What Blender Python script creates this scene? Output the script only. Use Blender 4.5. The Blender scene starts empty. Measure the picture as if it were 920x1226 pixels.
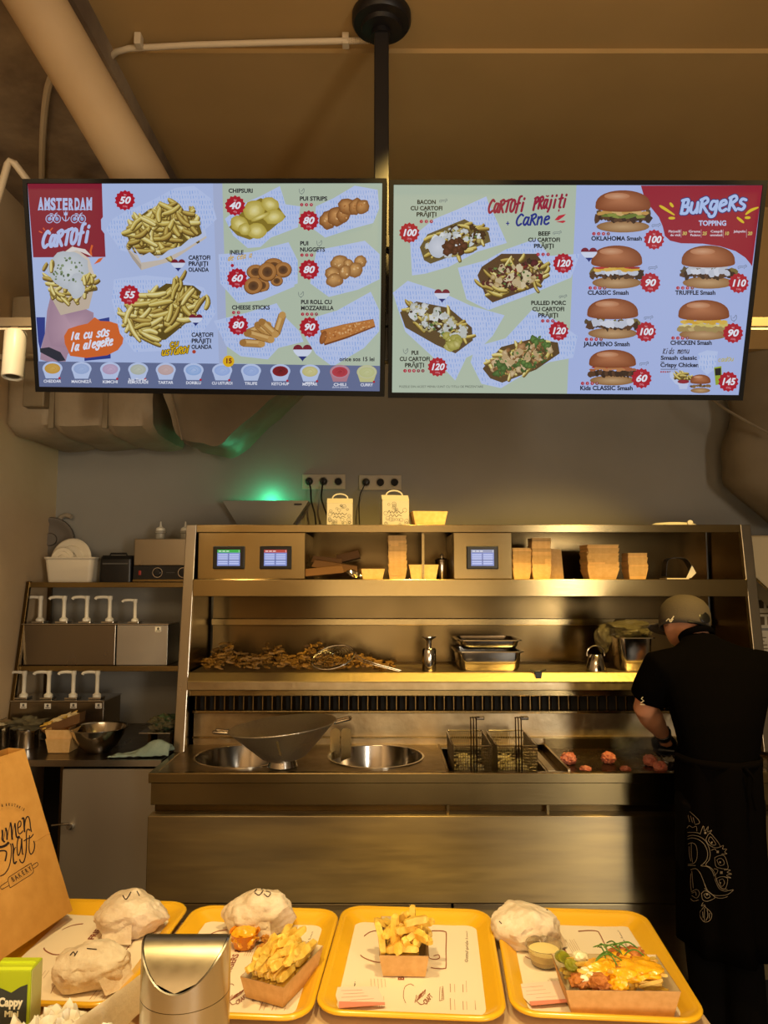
import bpy, bmesh, math, random
import numpy as np
from math import sin, cos, pi, radians, atan2, sqrt
from mathutils import Vector, Matrix, Euler, noise
random.seed(7)
SC = bpy.context.scene
COL = SC.collection

# ---------------------------------------------------------------- camera
CAM_H, PITCH, FPX = 1.65, radians(5.3), 870.0
cd = bpy.data.cameras.new('camera'); cam = bpy.data.objects.new('camera', cd); COL.objects.link(cam)
cd.sensor_fit = 'VERTICAL'; cd.sensor_height = 36.0; cd.lens = 36.0 * FPX / 1226.0
cam.location = (0, 0, CAM_H); cam.rotation_euler = (pi / 2 + PITCH, 0, 0); cd.clip_start = 0.05
SC.camera = cam
# ---------------------------------------------------------------- world, lights, exposure
W = bpy.data.worlds.new('world'); SC.world = W; W.use_nodes = True
W.node_tree.nodes['Background'].inputs[0].default_value = (1.0, 0.86, 0.7, 1); W.node_tree.nodes['Background'].inputs[1].default_value = 0.05
SC.view_settings.view_transform = 'Standard'; SC.view_settings.look = 'None'; SC.view_settings.gamma = 1; SC.view_settings.exposure = 0.0
SC.view_settings.use_curve_mapping = False

def light(kind, name, loc, target, power, col, size=0.1, size_y=None, angle=60, blend=0.6):
    d = bpy.data.lights.new(name, kind); d.energy = power; d.color = col
    if kind == 'AREA':
        d.size = size
        if size_y: d.shape = 'RECTANGLE'; d.size_y = size_y
    else:
        d.shadow_soft_size = size
    if kind == 'SPOT': d.spot_size = radians(angle); d.spot_blend = blend
    o = bpy.data.objects.new(name, d); COL.objects.link(o); o.location = loc
    o.rotation_euler = (Vector(target) - Vector(loc)).to_track_quat('-Z', 'Y').to_euler()
    return o
WARM = (1.0, 0.64, 0.16)
light('SPOT', 'table_lamp_light', (-0.55, 0.95, 3.2), (-0.45, 1.5, 0.87), 122, (1.0, 0.76, 0.36), 0.07, angle=52)
light('SPOT', 'table_lamp_light', (0.45, 0.95, 3.2), (0.35, 1.5, 0.87), 122, (1.0, 0.76, 0.36), 0.07, angle=52)
light('SPOT', 'kitchen_spot_light', (0.22, 1.85, 3.3), (-0.05, 3.3, 1.2), 300, WARM, 0.05, angle=54)
light('SPOT', 'kitchen_spot_light', (1.40, 1.85, 3.3), (0.85, 3.3, 1.2), 300, WARM, 0.05, angle=54)
light('SPOT', 'kitchen_spot_light', (-1.05, 1.85, 3.3), (-1.2, 3.3, 0.9), 95, (1.0, 0.72, 0.36), 0.05, angle=48)
light('SPOT', 'upper_left_fill_light', (-1.34, 1.0, 2.35), (-1.58, 3.3, 2.75), 30, (1.0, 0.80, 0.54), 0.06, angle=62, blend=1)  # unseen spot, added to brighten the upper left wall and ducts
light('AREA', 'room_fill_light', (-0.4, -1.4, 3.3), (-0.3, 2.6, 0.9), 38, (1.0, 0.70, 0.37), 2.2, 1.0)  # unseen soft area lamp, added as general fill from behind the camera
light('AREA', 'left_wall_fill_light', (2.25, -2.2, 1.6), (-1.77, 1.6, 1.1), 64, (1.0, 0.90, 0.76), 0.6, 1.5)  # added fill for the left wall and cabinet door, no window here
light('AREA', 'front_wall_fill_light', (0.3, -1.6, 3.2), (0.3, -3.2, 1.0), 110, (1.0, 0.70, 0.38), 2.6, 0.3)  # added lamp, warms the unseen wall that the steel mirrors
light('AREA', 'ceiling_bounce_light', (0.2, -0.2, 1.2), (0.1, 2.2, 3.5), 19, (1.0, 0.80, 0.54), 1.6, 0.7)

# ---------------------------------------------------------------- pixel helpers used while measuring the place
def ray(px, py):
    a = (px - 460) / FPX; b = (613 - py) / FPX
    return Vector((a, cos(PITCH) - b * sin(PITCH), sin(PITCH) + b * cos(PITCH)))
def at(px, py, Y):
    r = ray(px, py); return r * (Y / r.y) + Vector((0, 0, CAM_H))
def atz(px, py, z):
    r = ray(px, py); return r * ((z - CAM_H) / r.z) + Vector((0, 0, CAM_H))

# ---------------------------------------------------------------- materials
def lin(c):
    if isinstance(c, str):
        c = c.lstrip('#'); c = [int(c[i:i + 2], 16) / 255 for i in (0, 2, 4)]
    return tuple((x / 12.92 if x <= 0.04045 else ((x + 0.055) / 1.055) ** 2.4) for x in c[:3])
MATS = {}
def mat(name, col, rough=0.5, metal=0.0, c2=None, scale=20, bump=0.0, bscale=60, stretch=(1, 1, 1), var=0.0, trans=0.0,
        emit=None, estr=1.0, sheen=0.0, coat=0.0, ior=1.45, alpha=1.0, sss=0.0, attr=None, detail=4, aniso=0.0, rand=0.0):
    if name in MATS: return MATS[name]
    m = bpy.data.materials.new(name); m.use_nodes = True; n = m.node_tree.nodes; l = m.node_tree.links
    b = n['Principled BSDF']; I = b.inputs
    c = lin(col); I['Base Color'].default_value = (*c, 1); I['Roughness'].default_value = rough; I['Metallic'].default_value = metal
    I['IOR'].default_value = ior; I['Alpha'].default_value = alpha
    if trans: I['Transmission Weight'].default_value = trans
    if sheen: I['Sheen Weight'].default_value = sheen
    if coat: I['Coat Weight'].default_value = coat; I['Coat Roughness'].default_value = 0.12
    if sss: I['Subsurface Weight'].default_value = sss; I['Subsurface Radius'].default_value = (0.01, 0.005, 0.003)
    if aniso:   # brushed grain: highlights stretch up and down
        I['Anisotropic'].default_value = aniso; cv = n.new('ShaderNodeCombineXYZ'); cv.inputs[1].default_value = 0.45; cv.inputs[2].default_value = 0.89
        l.new(cv.outputs[0], I['Tangent'])
    if emit: I['Emission Color'].default_value = (*lin(emit), 1); I['Emission Strength'].default_value = estr
    if c2 or bump or var:
        tc = n.new('ShaderNodeTexCoord'); mp = n.new('ShaderNodeMapping'); mp.inputs['Scale'].default_value = stretch
        l.new(tc.outputs['Object'], mp.inputs['Vector'])
    if c2:
        t = n.new('ShaderNodeTexNoise'); t.inputs['Scale'].default_value = scale; t.inputs['Detail'].default_value = detail
        l.new(mp.outputs[0], t.inputs['Vector'])
        r = n.new('ShaderNodeValToRGB'); r.color_ramp.elements[0].position = 0.35; r.color_ramp.elements[1].position = 0.65
        r.color_ramp.elements[0].color = (*c, 1); r.color_ramp.elements[1].color = (*lin(c2), 1)
        l.new(t.outputs[0], r.inputs[0]); l.new(r.outputs[0], I['Base Color'])
    if var:
        t = n.new('ShaderNodeTexNoise'); t.inputs['Scale'].default_value = bscale; t.inputs['Detail'].default_value = 3
        l.new(mp.outputs[0], t.inputs['Vector'])
        mr = n.new('ShaderNodeMapRange'); mr.inputs[3].default_value = max(0.02, rough - var); mr.inputs[4].default_value = rough + var
        l.new(t.outputs[0], mr.inputs[0]); l.new(mr.outputs[0], I['Roughness'])
    if bump:
        t = n.new('ShaderNodeTexNoise'); t.inputs['Scale'].default_value = bscale; t.inputs['Detail'].default_value = 3
        l.new(mp.outputs[0], t.inputs['Vector'])
        bp = n.new('ShaderNodeBump'); bp.inputs['Strength'].default_value = bump; bp.inputs['Distance'].default_value = 0.01
        l.new(t.outputs[0], bp.inputs['Height']); l.new(bp.outputs[0], I['Normal'])
    if attr:
        a = n.new('ShaderNodeAttribute'); a.attribute_name = 'col'
        if attr == 'emit':
            I['Base Color'].default_value = (0.01, 0.01, 0.01, 1)
            l.new(a.outputs['Color'], I['Emission Color']); I['Emission Strength'].default_value = estr
        else:
            l.new(a.outputs['Color'], I['Base Color'])
    if rand:    # every separate piece a little lighter or darker
        oi = n.new('ShaderNodeObjectInfo'); mr = n.new('ShaderNodeMapRange'); mr.inputs[3].default_value = 1 - rand; mr.inputs[4].default_value = 1 + rand * .35
        l.new(oi.outputs['Random'], mr.inputs[0]); hs = n.new('ShaderNodeHueSaturation'); l.new(mr.outputs[0], hs.inputs['Value'])
        if I['Base Color'].is_linked: l.new(I['Base Color'].links[0].from_socket, hs.inputs['Color'])
        else: hs.inputs['Color'].default_value = (*c, 1)
        l.new(hs.outputs[0], I['Base Color'])
    MATS[name] = m
    return m
STEEL = mat('brushed_steel', '#96845c', 0.24, 1.0, var=0.05, bump=0.012, bscale=30, stretch=(0.6, 1, 14), aniso=.8)
STEEL_V = mat('brushed_steel_vertical', '#a8a090', 0.28, 1.0, var=0.015, bscale=6, stretch=(6, 6, 0.6), aniso=.7)
STEEL_D = mat('dull_dark_steel', '#6e5d3e', 0.24, 1.0, var=0.06, bscale=4, c2='#625234', scale=3, aniso=.75)
STEEL_W = mat('worn_countertop_steel', '#b9a888', 0.34, 1.0, var=0.10, bump=0.08, bscale=45, c2='#a08f70', scale=9, aniso=.6)
CHROME = mat('polished_steel', '#c9c5bd', 0.16, 1.0, var=0.05, bscale=12)
HAMMER = mat('hammered_steel', '#cfc7b4', 0.34, .88, bump=0.35, bscale=110)
BLACK = mat('black_plastic', '#0e0e10', 0.35)
DARK = mat('dark_recess', '#120f0c', 0.8)
WHITEP = mat('white_plastic', '#d8d4c6', 0.35)
CREAM = mat('cream_plastic', '#d9cfb8', 0.4)
KRAFT = mat('kraft_board', '#e8c080', 0.75, c2='#dfb470', scale=60, bump=0.05, bscale=200, rand=.28)
KRAFT_IN = mat('pale_board', '#e2cfa6', 0.7)

# ---------------------------------------------------------------- mesh building
def org(o):
    v = Vector((0, 0, 0))
    while o is not None: v += o.location; o = o.parent
    return v
class MB:
    def __init__(s): s.v = []; s.f = []
    def add(s, vs, fs):
        k = len(s.v); s.v += [Vector(v) for v in vs]; s.f += [tuple(i + k for i in f) for f in fs]; return s
    def box(s, x0, x1, y0, y1, z0, z1):
        return s.add([(x0, y0, z0), (x1, y0, z0), (x1, y1, z0), (x0, y1, z0), (x0, y0, z1), (x1, y0, z1), (x1, y1, z1), (x0, y1, z1)],
                     [(0, 3, 2, 1), (4, 5, 6, 7), (0, 1, 5, 4), (1, 2, 6, 5), (2, 3, 7, 6), (3, 0, 4, 7)])
    def hexa(s, p):  # eight points, bottom four then top four
        return s.add(p, [(0, 3, 2, 1), (4, 5, 6, 7), (0, 1, 5, 4), (1, 2, 6, 5), (2, 3, 7, 6), (3, 0, 4, 7)])
    def tube(s, pts, r, n=8, caps=True, closed=False):
        pts = [Vector(p) for p in pts]; m = len(pts)
        rr = r if isinstance(r, (list, tuple)) else [r] * m
        t0 = (pts[1] - pts[0]).normalized(); up = Vector((0, 0, 1)) if abs(t0.z) < 0.9 else Vector((1, 0, 0))
        a = t0.cross(up).normalized(); vs = []; fs = []
        for i in range(m):
            if closed: t = (pts[(i + 1) % m] - pts[i - 1]).normalized()
            else: t = (pts[min(i + 1, m - 1)] - pts[max(i - 1, 0)]).normalized()
            a = (a - t * a.dot(t)).normalized(); b = t.cross(a)
            for k in range(n):
                w = 2 * pi * k / n; vs.append(pts[i] + (a * cos(w) + b * sin(w)) * rr[i])
        for i in range(m if closed else m - 1):
            j = (i + 1) % m
            for k in range(n): fs.append((i * n + k, i * n + (k + 1) % n, j * n + (k + 1) % n, j * n + k))
        if caps and not closed: fs.append(tuple(range(n))[::-1]); fs.append(tuple(range((m - 1) * n, m * n)))
        return s.add(vs, fs)
    def lathe(s, prof, c=(0, 0, 0), n=28, axis=None, caps=True):  # profile of (r, z)
        c = Vector(c); q = Vector((0, 0, 1)).rotation_difference(Vector(axis)) if axis else None
        vs = []; fs = []
        for r, z in prof:
            for k in range(n):
                w = 2 * pi * k / n; p = Vector((r * cos(w), r * sin(w), z))
                if q: p = q @ p
                vs.append(c + p)
        for i in range(len(prof) - 1):
            for k in range(n): fs.append((i * n + k, i * n + (k + 1) % n, (i + 1) * n + (k + 1) % n, (i + 1) * n + k))
        if caps:
            if prof[0][0] > 1e-4: fs.append(tuple(range(n))[::-1])
            if prof[-1][0] > 1e-4: fs.append(tuple(range((len(prof) - 1) * n, len(prof) * n)))
        return s.add(vs, fs)
    def loft(s, rings, cap0=True, cap1=True):
        n = len(rings[0]); vs = [p for r in rings for p in r]; fs = []
        for i in range(len(rings) - 1):
            for k in range(n): fs.append((i * n + k, i * n + (k + 1) % n, (i + 1) * n + (k + 1) % n, (i + 1) * n + k))
        if cap0: fs.append(tuple(range(n))[::-1])
        if cap1: fs.append(tuple(range((len(rings) - 1) * n, len(rings) * n)))
        return s.add(vs, fs)
    def prism(s, poly, d):  # extrude a planar outline along vector d
        n = len(poly); d = Vector(d); vs = [Vector(p) for p in poly] + [Vector(p) + d for p in poly]
        fs = [tuple(range(n))[::-1], tuple(range(n, 2 * n))] + [(k, (k + 1) % n, n + (k + 1) % n, n + k) for k in range(n)]
        return s.add(vs, fs)
    def xf(s, M):
        s.v = [M @ v for v in s.v]; return s
    def build(s, name, m, parent=None, smooth=False, bevel=0, loc=None, sub=0, solid=0, stuff=False, noshift=False, angle=40):
        o0 = org(parent) if parent is not None else Vector(loc or (0, 0, 0))
        me = bpy.data.meshes.new(name)
        me.from_pydata([tuple(v) if noshift else tuple(v - o0) for v in s.v], [], s.f)
        bm = bmesh.new(); bm.from_mesh(me); bmesh.ops.remove_doubles(bm, verts=bm.verts, dist=1e-6)
        bmesh.ops.recalc_face_normals(bm, faces=bm.faces)
        if smooth:
            for f in bm.faces: f.smooth = True
            for e in bm.edges:
                if len(e.link_faces) == 2 and e.calc_face_angle(0) > radians(angle): e.smooth = False
        bm.to_mesh(me); bm.free()
        me.materials.append(m)
        o = bpy.data.objects.new(name, me); COL.objects.link(o)
        if parent is not None: o.parent = parent
        elif loc is not None: o.location = loc
        if solid: d = o.modifiers.new('solid', 'SOLIDIFY'); d.thickness = solid; d.offset = 0
        if bevel: d = o.modifiers.new('bevel', 'BEVEL'); d.width = bevel; d.segments = 2; d.limit_method = 'ANGLE'; d.angle_limit = radians(40)
        if sub: d = o.modifiers.new('sub', 'SUBSURF'); d.levels = sub; d.render_levels = sub
        if stuff: o['kind'] = 'stuff'
        return o
def tag(o, label, cat, group=None, kind=None):
    o['label'] = label; o['category'] = cat
    if group: o['group'] = group
    if kind: o['kind'] = kind
    return o
def thing(name, label, cat, loc=(0, 0, 0), group=None):
    o = bpy.data.objects.new(name, None); o.empty_display_size = 0.05; COL.objects.link(o); o.location = loc
    return tag(o, label, cat, group)
def struct(o):
    o['kind'] = 'structure'; return o
def kids(o): return [c for c in COL.objects if c.parent == o]
def copy_tree(root, loc, rz=None, label=None, group=None, rot=None, scale=None):
    r = root.copy(); COL.objects.link(r); r.location = loc
    if rz is not None: r.rotation_euler = (0, 0, rz)
    if rot is not None: r.rotation_euler = rot
    if scale is not None: r.scale = scale
    if label: r['label'] = label
    if group: r['group'] = group
    for ch in list(root.children):
        c = ch.copy(); COL.objects.link(c); c.parent = r
        for g in list(ch.children):
            d = g.copy(); COL.objects.link(d); d.parent = c
    return r
def rrect(cx, cy, w, d, r, z, n=6):
    pts = []
    for qx, qy, a0 in ((1, 1, 0), (-1, 1, pi / 2), (-1, -1, pi), (1, -1, 3 * pi / 2)):
        for k in range(n + 1):
            a = a0 + pi / 2 * k / n
            pts.append(Vector((cx + qx * (w / 2 - r) + r * cos(a), cy + qy * (d / 2 - r) + r * sin(a), z)))
    return pts
def arc(c, r, a0, a1, n, plane='xz'):
    out = []
    for k in range(n + 1):
        a = a0 + (a1 - a0) * k / n
        u, v = r * cos(a), r * sin(a)
        out.append(Vector(c) + (Vector((u, 0, v)) if plane == 'xz' else Vector((u, v, 0)) if plane == 'xy' else Vector((0, u, v))))
    return out

# ---------------------------------------------------------------- flat printing (menus, paper, labels)
_fc = bpy.data.curves.new('lettering', 'FONT')
_fo = bpy.data.objects.new('lettering', _fc)
_cache = {}
def glyphs(s, bold=0.0, shear=0.0, spacing=1.0):
    key = (s, bold, shear, spacing)
    if key not in _cache:
        _fc.body = s; _fc.size = 1; _fc.offset = bold; _fc.shear = shear; _fc.space_character = spacing; _fc.resolution_u = 3
        COL.objects.link(_fo)
        bpy.context.view_layer.update()
        dg = bpy.context.evaluated_depsgraph_get()
        me = bpy.data.meshes.new_from_object(_fo.evaluated_get(dg))
        COL.objects.unlink(_fo)
        vs = [v.co.copy() for v in me.vertices]; fs = [tuple(p.vertices) for p in me.polygons]
        bpy.data.meshes.remove(me)
        _cache[key] = (vs, fs)
    return _cache[key]
CAPH = max(v.y for v in glyphs('H')[0])
class Art:
    """flat ink: shapes in drawing coordinates (x right, y down) mapped by fn to the sheet's own plane"""
    def __init__(s, fn, dz=4e-6): s.fn = fn; s.v = []; s.f = []; s.c = []; s.z = 0.0; s.dz = dz; s.cur = None
    def _add(s, pts, faces, cols):
        s.z += s.dz; k = len(s.v)
        for p in pts:
            q = s.fn(p[0], p[1]); s.v.append((q[0], q[1], s.z))
        for f in faces:
            s.f.append(tuple(i + k for i in f)); s.c.append([cols[i] for i in f])
    def poly(s, pts, col):
        c = lin(col); s._add(pts, [tuple(range(len(pts)))], [c] * len(pts))
    def fan(s, pts, cen, cc, ce):
        n = len(pts); a = lin(cc); b = lin(ce)
        s._add(list(pts) + [cen], [(i, (i + 1) % n, n) for i in range(n)], [b] * n + [a])
    def ell(s, x, y, rx, ry, col, rim=None, rot=0, n=18, wob=0.0, cen=(0, 0)):
        pts = []
        for k in range(n):
            a = 2 * pi * k / n; w = 1 + random.uniform(-wob, wob)
            u, v = rx * w * cos(a), ry * w * sin(a)
            pts.append((x + u * cos(rot) - v * sin(rot), y + u * sin(rot) + v * cos(rot)))
        s.fan(pts, (x + cen[0] * rx, y + cen[1] * ry), col, rim or col)
    def stroke(s, pts, w, col, taper=False, closed=False):
        n = len(pts)
        if closed: pts = list(pts) + [pts[0]]; n += 1
        L = []; R = []
        for i in range(n):
            a = pts[max(i - 1, 0)]; b = pts[min(i + 1, n - 1)]
            dx, dy = b[0] - a[0], b[1] - a[1]; d = sqrt(dx * dx + dy * dy) or 1
            ww = (w[i] if isinstance(w, (list, tuple)) else w) / 2
            if taper: ww *= 0.25 + 0.75 * sin(pi * (i + 0.5) / n)
            L.append((pts[i][0] - dy / d * ww, pts[i][1] + dx / d * ww)); R.append((pts[i][0] + dy / d * ww, pts[i][1] - dx / d * ww))
        s._add(L + R, [(i, i + 1, n + i + 1, n + i) for i in range(n - 1)], [lin(col)] * (2 * n))
    def text(s, t, x, y, h, col, bold=0.0, shear=0.0, align='l', rot=0.0, sx=1.0, width=None, spacing=1.0, outline=None):
        vs, fs = glyphs(t, bold, shear, spacing)
        if not vs: return
        k = h / CAPH; w = (max(v.x for v in vs)) * k * sx
        if width: sx *= width / w; w = width
        ox = {'l': 0, 'c': -w / 2, 'r': -w}[align]
        P = []
        for v in vs:
            u = ox + v.x * k * sx; q = -v.y * k
            P.append((x + u * cos(rot) - q * sin(rot), y + u * sin(rot) + q * cos(rot)))
        if outline: s.text(t, x + outline[0], y + outline[0] * 0.5, h, outline[1], bold + outline[2], shear, align, rot, sx if not width else 1.0, width)
        s._add(P, fs, [lin(col)] * len(P))
    def curve(s, ctrl, w, col, n=8, closed=False, taper=False):
        s.stroke(spline(ctrl, n, closed), w, col, taper, closed)
    def build(s, name, m, parent, M=None):
        me = bpy.data.meshes.new(name); me.from_pydata(s.v, [], s.f)
        ca = me.color_attributes.new('col', 'FLOAT_COLOR', 'CORNER')
        buf = np.ones((len(me.loops), 4), dtype=np.float32)
        flat = [c for cs in s.c for c in cs]
        buf[:, :3] = np.array(flat, dtype=np.float32)
        ca.data.foreach_set('color', buf.ravel())
        if M is not None: me.transform(M)
        me.materials.append(m)
        o = bpy.data.objects.new(name, me); COL.objects.link(o); o.parent = parent
        return o
def spline(c, n=8, closed=False):
    c = [Vector((*p, 0)[:3]) if len(p) == 2 else Vector(p) for p in c]; m = len(c); out = []
    rng = range(m) if closed else range(m - 1)
    for i in rng:
        p0 = c[i - 1] if (closed or i > 0) else c[0]; p1 = c[i]; p2 = c[(i + 1) % m]; p3 = c[(i + 2) % m] if (closed or i + 2 < m) else c[-1]
        for k in range(n):
            t = k / n
            out.append(0.5 * ((2 * p1) + (p2 - p0) * t + (2 * p0 - 5 * p1 + 4 * p2 - p3) * t * t + (3 * p1 - p0 - 3 * p2 + p3) * t ** 3))
    if not closed: out.append(c[-1])
    return out
# ================================================================ THE ROOM
LX, RX, BY, FY, CZ = -1.77, 2.45, 3.90, -3.2, 3.56
M_WALL = mat('back_wall_paint', '#8b8880', 0.75, c2='#848178', scale=1.5, bump=0.05, bscale=120)
M_LWALL = mat('beige_plaster', '#cbb390', 0.8, c2='#c2a984', scale=2.0, bump=0.12, bscale=25)
M_CEIL = mat('ceiling_paint', '#b3935f', 0.85, c2='#a98a57', scale=1.3, bump=0.08, bscale=14)
M_BEAM = mat('rough_old_plaster', '#a08b6e', 0.9, c2='#6a5846', scale=3.5, bump=0.9, bscale=9, detail=8)
M_FLOOR = mat('dark_floor_tile', '#2a231c', 0.45, c2='#211b15', scale=5, bump=0.05, bscale=40)
def sbox(name, m, b, parent=None, bevel=0):
    o = MB().box(*b)
    if parent is None:
        L = Vector(((b[0] + b[1]) / 2, (b[2] + b[3]) / 2, b[4])); o.v = [v - L for v in o.v]
        r = o.build(name, m, loc=L, bevel=bevel, noshift=True); return struct(r)
    return o.build(name, m, parent, bevel=bevel)
floor_o = sbox('floor', DARK, (LX - .1, RX + .1, FY - .1, BY + .1, -.12, -.008))
# dark floor tiles set with open joints
tme = None
for i in range(11):
    for j in range(9):
        x = LX + 0.02 + i * 0.4; y = 1.35 + j * 0.3
        w = min(0.392, RX - x - .01)
        if w < .05 or y > 3.7: continue
        if tme is None or w < .39:
            t = MB().box(0, w, 0, 0.292, 0, 0.008).build('tile', M_FLOOR, floor_o, noshift=True, bevel=0)
            if tme is None: tme = t.data
        else:
            t = bpy.data.objects.new('tile', tme); COL.objects.link(t); t.parent = floor_o
        t.location = Vector((x, y, -0.008)) - floor_o.location
sbox('floor_slab', M_FLOOR, (LX, RX, FY, 1.34, -.008, 0.0), floor_o)
sbox('wall_back', M_WALL, (LX - .1, RX + .1, BY, BY + .1, 0, CZ))
sbox('wall_left', M_LWALL, (LX - .1, LX, FY, BY, 0, CZ))
sbox('wall_right', M_WALL, (RX, RX + .1, FY, BY, 0, CZ))
sbox('wall_front', mat('front_wall_paint', '#8a7860', 0.8), (LX - .1, RX + .1, FY - .1, FY, 0, CZ))
sbox('ceiling', M_CEIL, (LX - .1, RX + .1, FY - .1, BY + .1, CZ, CZ + .1))
# lower ceiling slab beyond the conduit
sbox('trim_1', M_CEIL, (-.98, RX, 2.46, BY, CZ - .018, CZ))
# rough plaster beam along the left wall
sbox('trim_2', M_BEAM, (LX, -.98, 0.6, BY, 3.47, CZ))
# bulkhead over the right end of the back wall
sbox('trim_3', M_CEIL, (1.55, RX, 3.55, BY, 2.80, CZ - .018))

# ---- services under the ceiling
PIPE = mat('painted_pipe', '#bda27c', 0.65, c2='#ad926c', scale=2.5, bump=0.25, bscale=7)
b = MB(); A = at(27, -25, 1.95); B = at(168, 214, 2.42); C = at(285, 425, 2.95)
b.tube([A.lerp(B, -.5), A, A.lerp(B, .5), B, C], [.084, .084, .086, .092, .10], 28)
def solo(b, name, m, label, cat, loc=None, group=None, **k):
    if loc is None:
        xs = [v.x for v in b.v]; ys = [v.y for v in b.v]; loc = Vector(((min(xs) + max(xs)) / 2, (min(ys) + max(ys)) / 2, min(v.z for v in b.v)))
    loc = Vector(loc); b.v = [v - loc for v in b.v]
    return tag(b.build(name, m, loc=loc, noshift=True, **k), label, cat, group)
solo(b, 'ventilation_pipe', PIPE, 'thick round beige painted pipe running diagonally under the ceiling at upper left', 'pipe', smooth=True)
CONDUIT = mat('white_conduit', '#c9b799', 0.5)
cz = CZ - .03
t = thing('ceiling_conduit', 'thin pale conduit clipped across the ceiling to the black pole mount', 'conduit', atz(285, 52, CZ - .03))
pts = [atz(126, 78, cz), atz(131, 70, cz), atz(140, 62, cz), atz(155, 58, cz), atz(230, 54, cz), atz(330, 51, cz), atz(416, 49, cz)]
MB().tube(pts, .011, 10).build('tube', CONDUIT, t, smooth=True)
p0 = atz(416, 49, cz); p1 = atz(452, 48, cz); f = MB(); n = 34
f.tube([p0.lerp(p1, k / n) for k in range(n + 1)], [.012 if k % 2 else .0095 for k in range(n + 1)], 10).build('flexible_sleeve', CONDUIT, t, smooth=False)
for px in (166, 414):
    q = atz(px, 51, cz); MB().box(q.x - .012, q.x + .012, q.y - .016, q.y + .016, q.z - .014, CZ - .001).build('clip', CONDUIT, t, bevel=.003)
b = MB(); b.tube(spline([atz(76, 74, 3.455), atz(62, 92, 3.455), atz(55, 120, 3.455), atz(51, 170, 3.455), atz(50, 230, 3.455)], 6), .013, 8)
solo(b, 'hanging_cable', CONDUIT, 'pale cable hanging down the rough plaster left of the thick pipe', 'cable', smooth=True)
b = MB(); b.tube([at(-22, 300, 2.5), at(-2, 236, 2.5), at(9, 197, 2.5), at(12, 193, 2.5), at(17, 195, 2.5), at(45, 232, 2.6), at(70, 270, 2.7)], .013, 10)
solo(b, 'bent_conduit', CONDUIT, 'pale conduit bent to a peak beside the top left corner of the left menu screen', 'conduit', smooth=True)

# ---- lighting track with white cylinder spotlight
zt = at(20, 386, 2.6).z
t = thing('lighting_track', 'grey lighting track crossing the room behind both menu screens', 'track', (0.3, 2.6, zt - .02))
TR = mat('track_metal', '#8a7c68', 0.5, 0.3)
MB().box(LX, RX, 2.585, 2.62, zt - .02, zt + .015).build('rail', TR, t, bevel=.003)
MB().box(LX, RX, 2.578, 2.583, zt - .035, zt - .028).build('edge_strip', CREAM, t)
b = MB(); zr = at(35, 428, 2.74).z; b.box(LX, -1.0, 2.73, 2.755, zr - .01, zr + .01)
solo(b, 'support_rail', TR, 'short beige rail right of the white cylinder spotlight', 'rail')
t = thing('track_spotlight', 'white cylinder spotlight hanging from the track left of the menu screens', 'spotlight', at(16, 455, 2.6))
a0 = at(19, 398, 2.6); a1 = at(15, 452, 2.58); ax = (a1 - a0)
L = ax.length; q = MB().lathe([(.0, 0), (.036, 0), (.038, .004), (.038, L - .004), (.036, L), (.031, L), (.030, L - .012), (.0, L - .014)], a0, 28, axis=ax)
q.build('housing', WHITEP, t, smooth=True)
MB().lathe([(.0, L - .010), (.028, L - .010), (.024, L - .005), (0, L - .004)], a0, 24, axis=ax, caps=False).build('lens', mat('spot_lens', '#3a362f', .15, .6), t, smooth=True)
MB().box(a0.x - .014, a0.x + .014, a0.y - .012, a0.y + .012, a0.z - .004, zt - .015).build('adapter', TR, t, bevel=.003)

# ---- insulated ducts
FOIL = mat('insulation_foil', '#a1937c', 0.55, 0.15, c2='#8f8069', scale=4, bump=0.6, bscale=12)
FOIL2 = mat('insulation_foil_dark', '#8d8069', 0.5, 0.25, c2='#7a6d58', scale=3, bump=0.5, bscale=9)
zb = 2.35
t = thing('insulated_duct', 'padded rectangular ventilation duct wrapped in foil under the left menu screen', 'duct', (-1.43, 3.6, zb))
segs = [(LX + .01, -1.55), (-1.55, -1.30), (-1.30, -1.08)]
random.seed(3)
for i, (xa, xb) in enumerate(segs):
    # padded panel: front face and sagging underside
    rings = []; n = 12
    for k in range(n + 1):
        x = xa + (xb - xa) * k / n; w = (0.12 + 0.88 * sin(pi * min(max((k + .02) / (n + .04), 0), 1)) ** .5)
        sag = .024 * w; rr = []
        for (y, z, ny, nz) in ((3.34, 2.98, -1, 0), (3.34, 2.80, -1, 0), (3.34, 2.62, -1, 0), (3.34, 2.48, -1, 0), (3.35, zb + .03, -.7, -.7), (3.42, zb, 0, -1), (3.55, zb, 0, -1), (3.72, zb, 0, -1), (3.87, zb + .01, 0, -1), (3.89, 2.6, 0, 0), (3.89, 2.98, 0, 0)):
            wob = noise.noise(Vector((x * 6, y * 5, z * 6))) * .018
            rr.append(Vector((x, y + ny * (sag + wob), z + nz * (sag + wob))))
        rings.append(rr)
    MB().loft(rings).build('padded_panel', FOIL, t, smooth=True, angle=60)
for xs in (-1.55, -1.30): MB().box(xs - .012, xs + .012, 3.325, 3.34, zb, 2.98).build('tape_strip', FOIL2, t)
q = at(52, 455, 3.27)
MB().box(-1.66, -1.56, 3.27, 3.33, 2.44, 2.66).build('access_box', FOIL2, t, bevel=.006)
MB().tube(spline([(-1.60, 3.26, 2.63), (-1.57, 3.25, 2.645), (-1.55, 3.25, 2.63), (-1.58, 3.25, 2.615)], 5), .005, 6).build('cable_tail', BLACK, t)
t = thing('duct_elbow', 'crumpled silver wrapped duct elbow between the padded duct and the green glow', 'duct', at(260, 530, 3.5))
rings = []; n = 10
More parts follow.
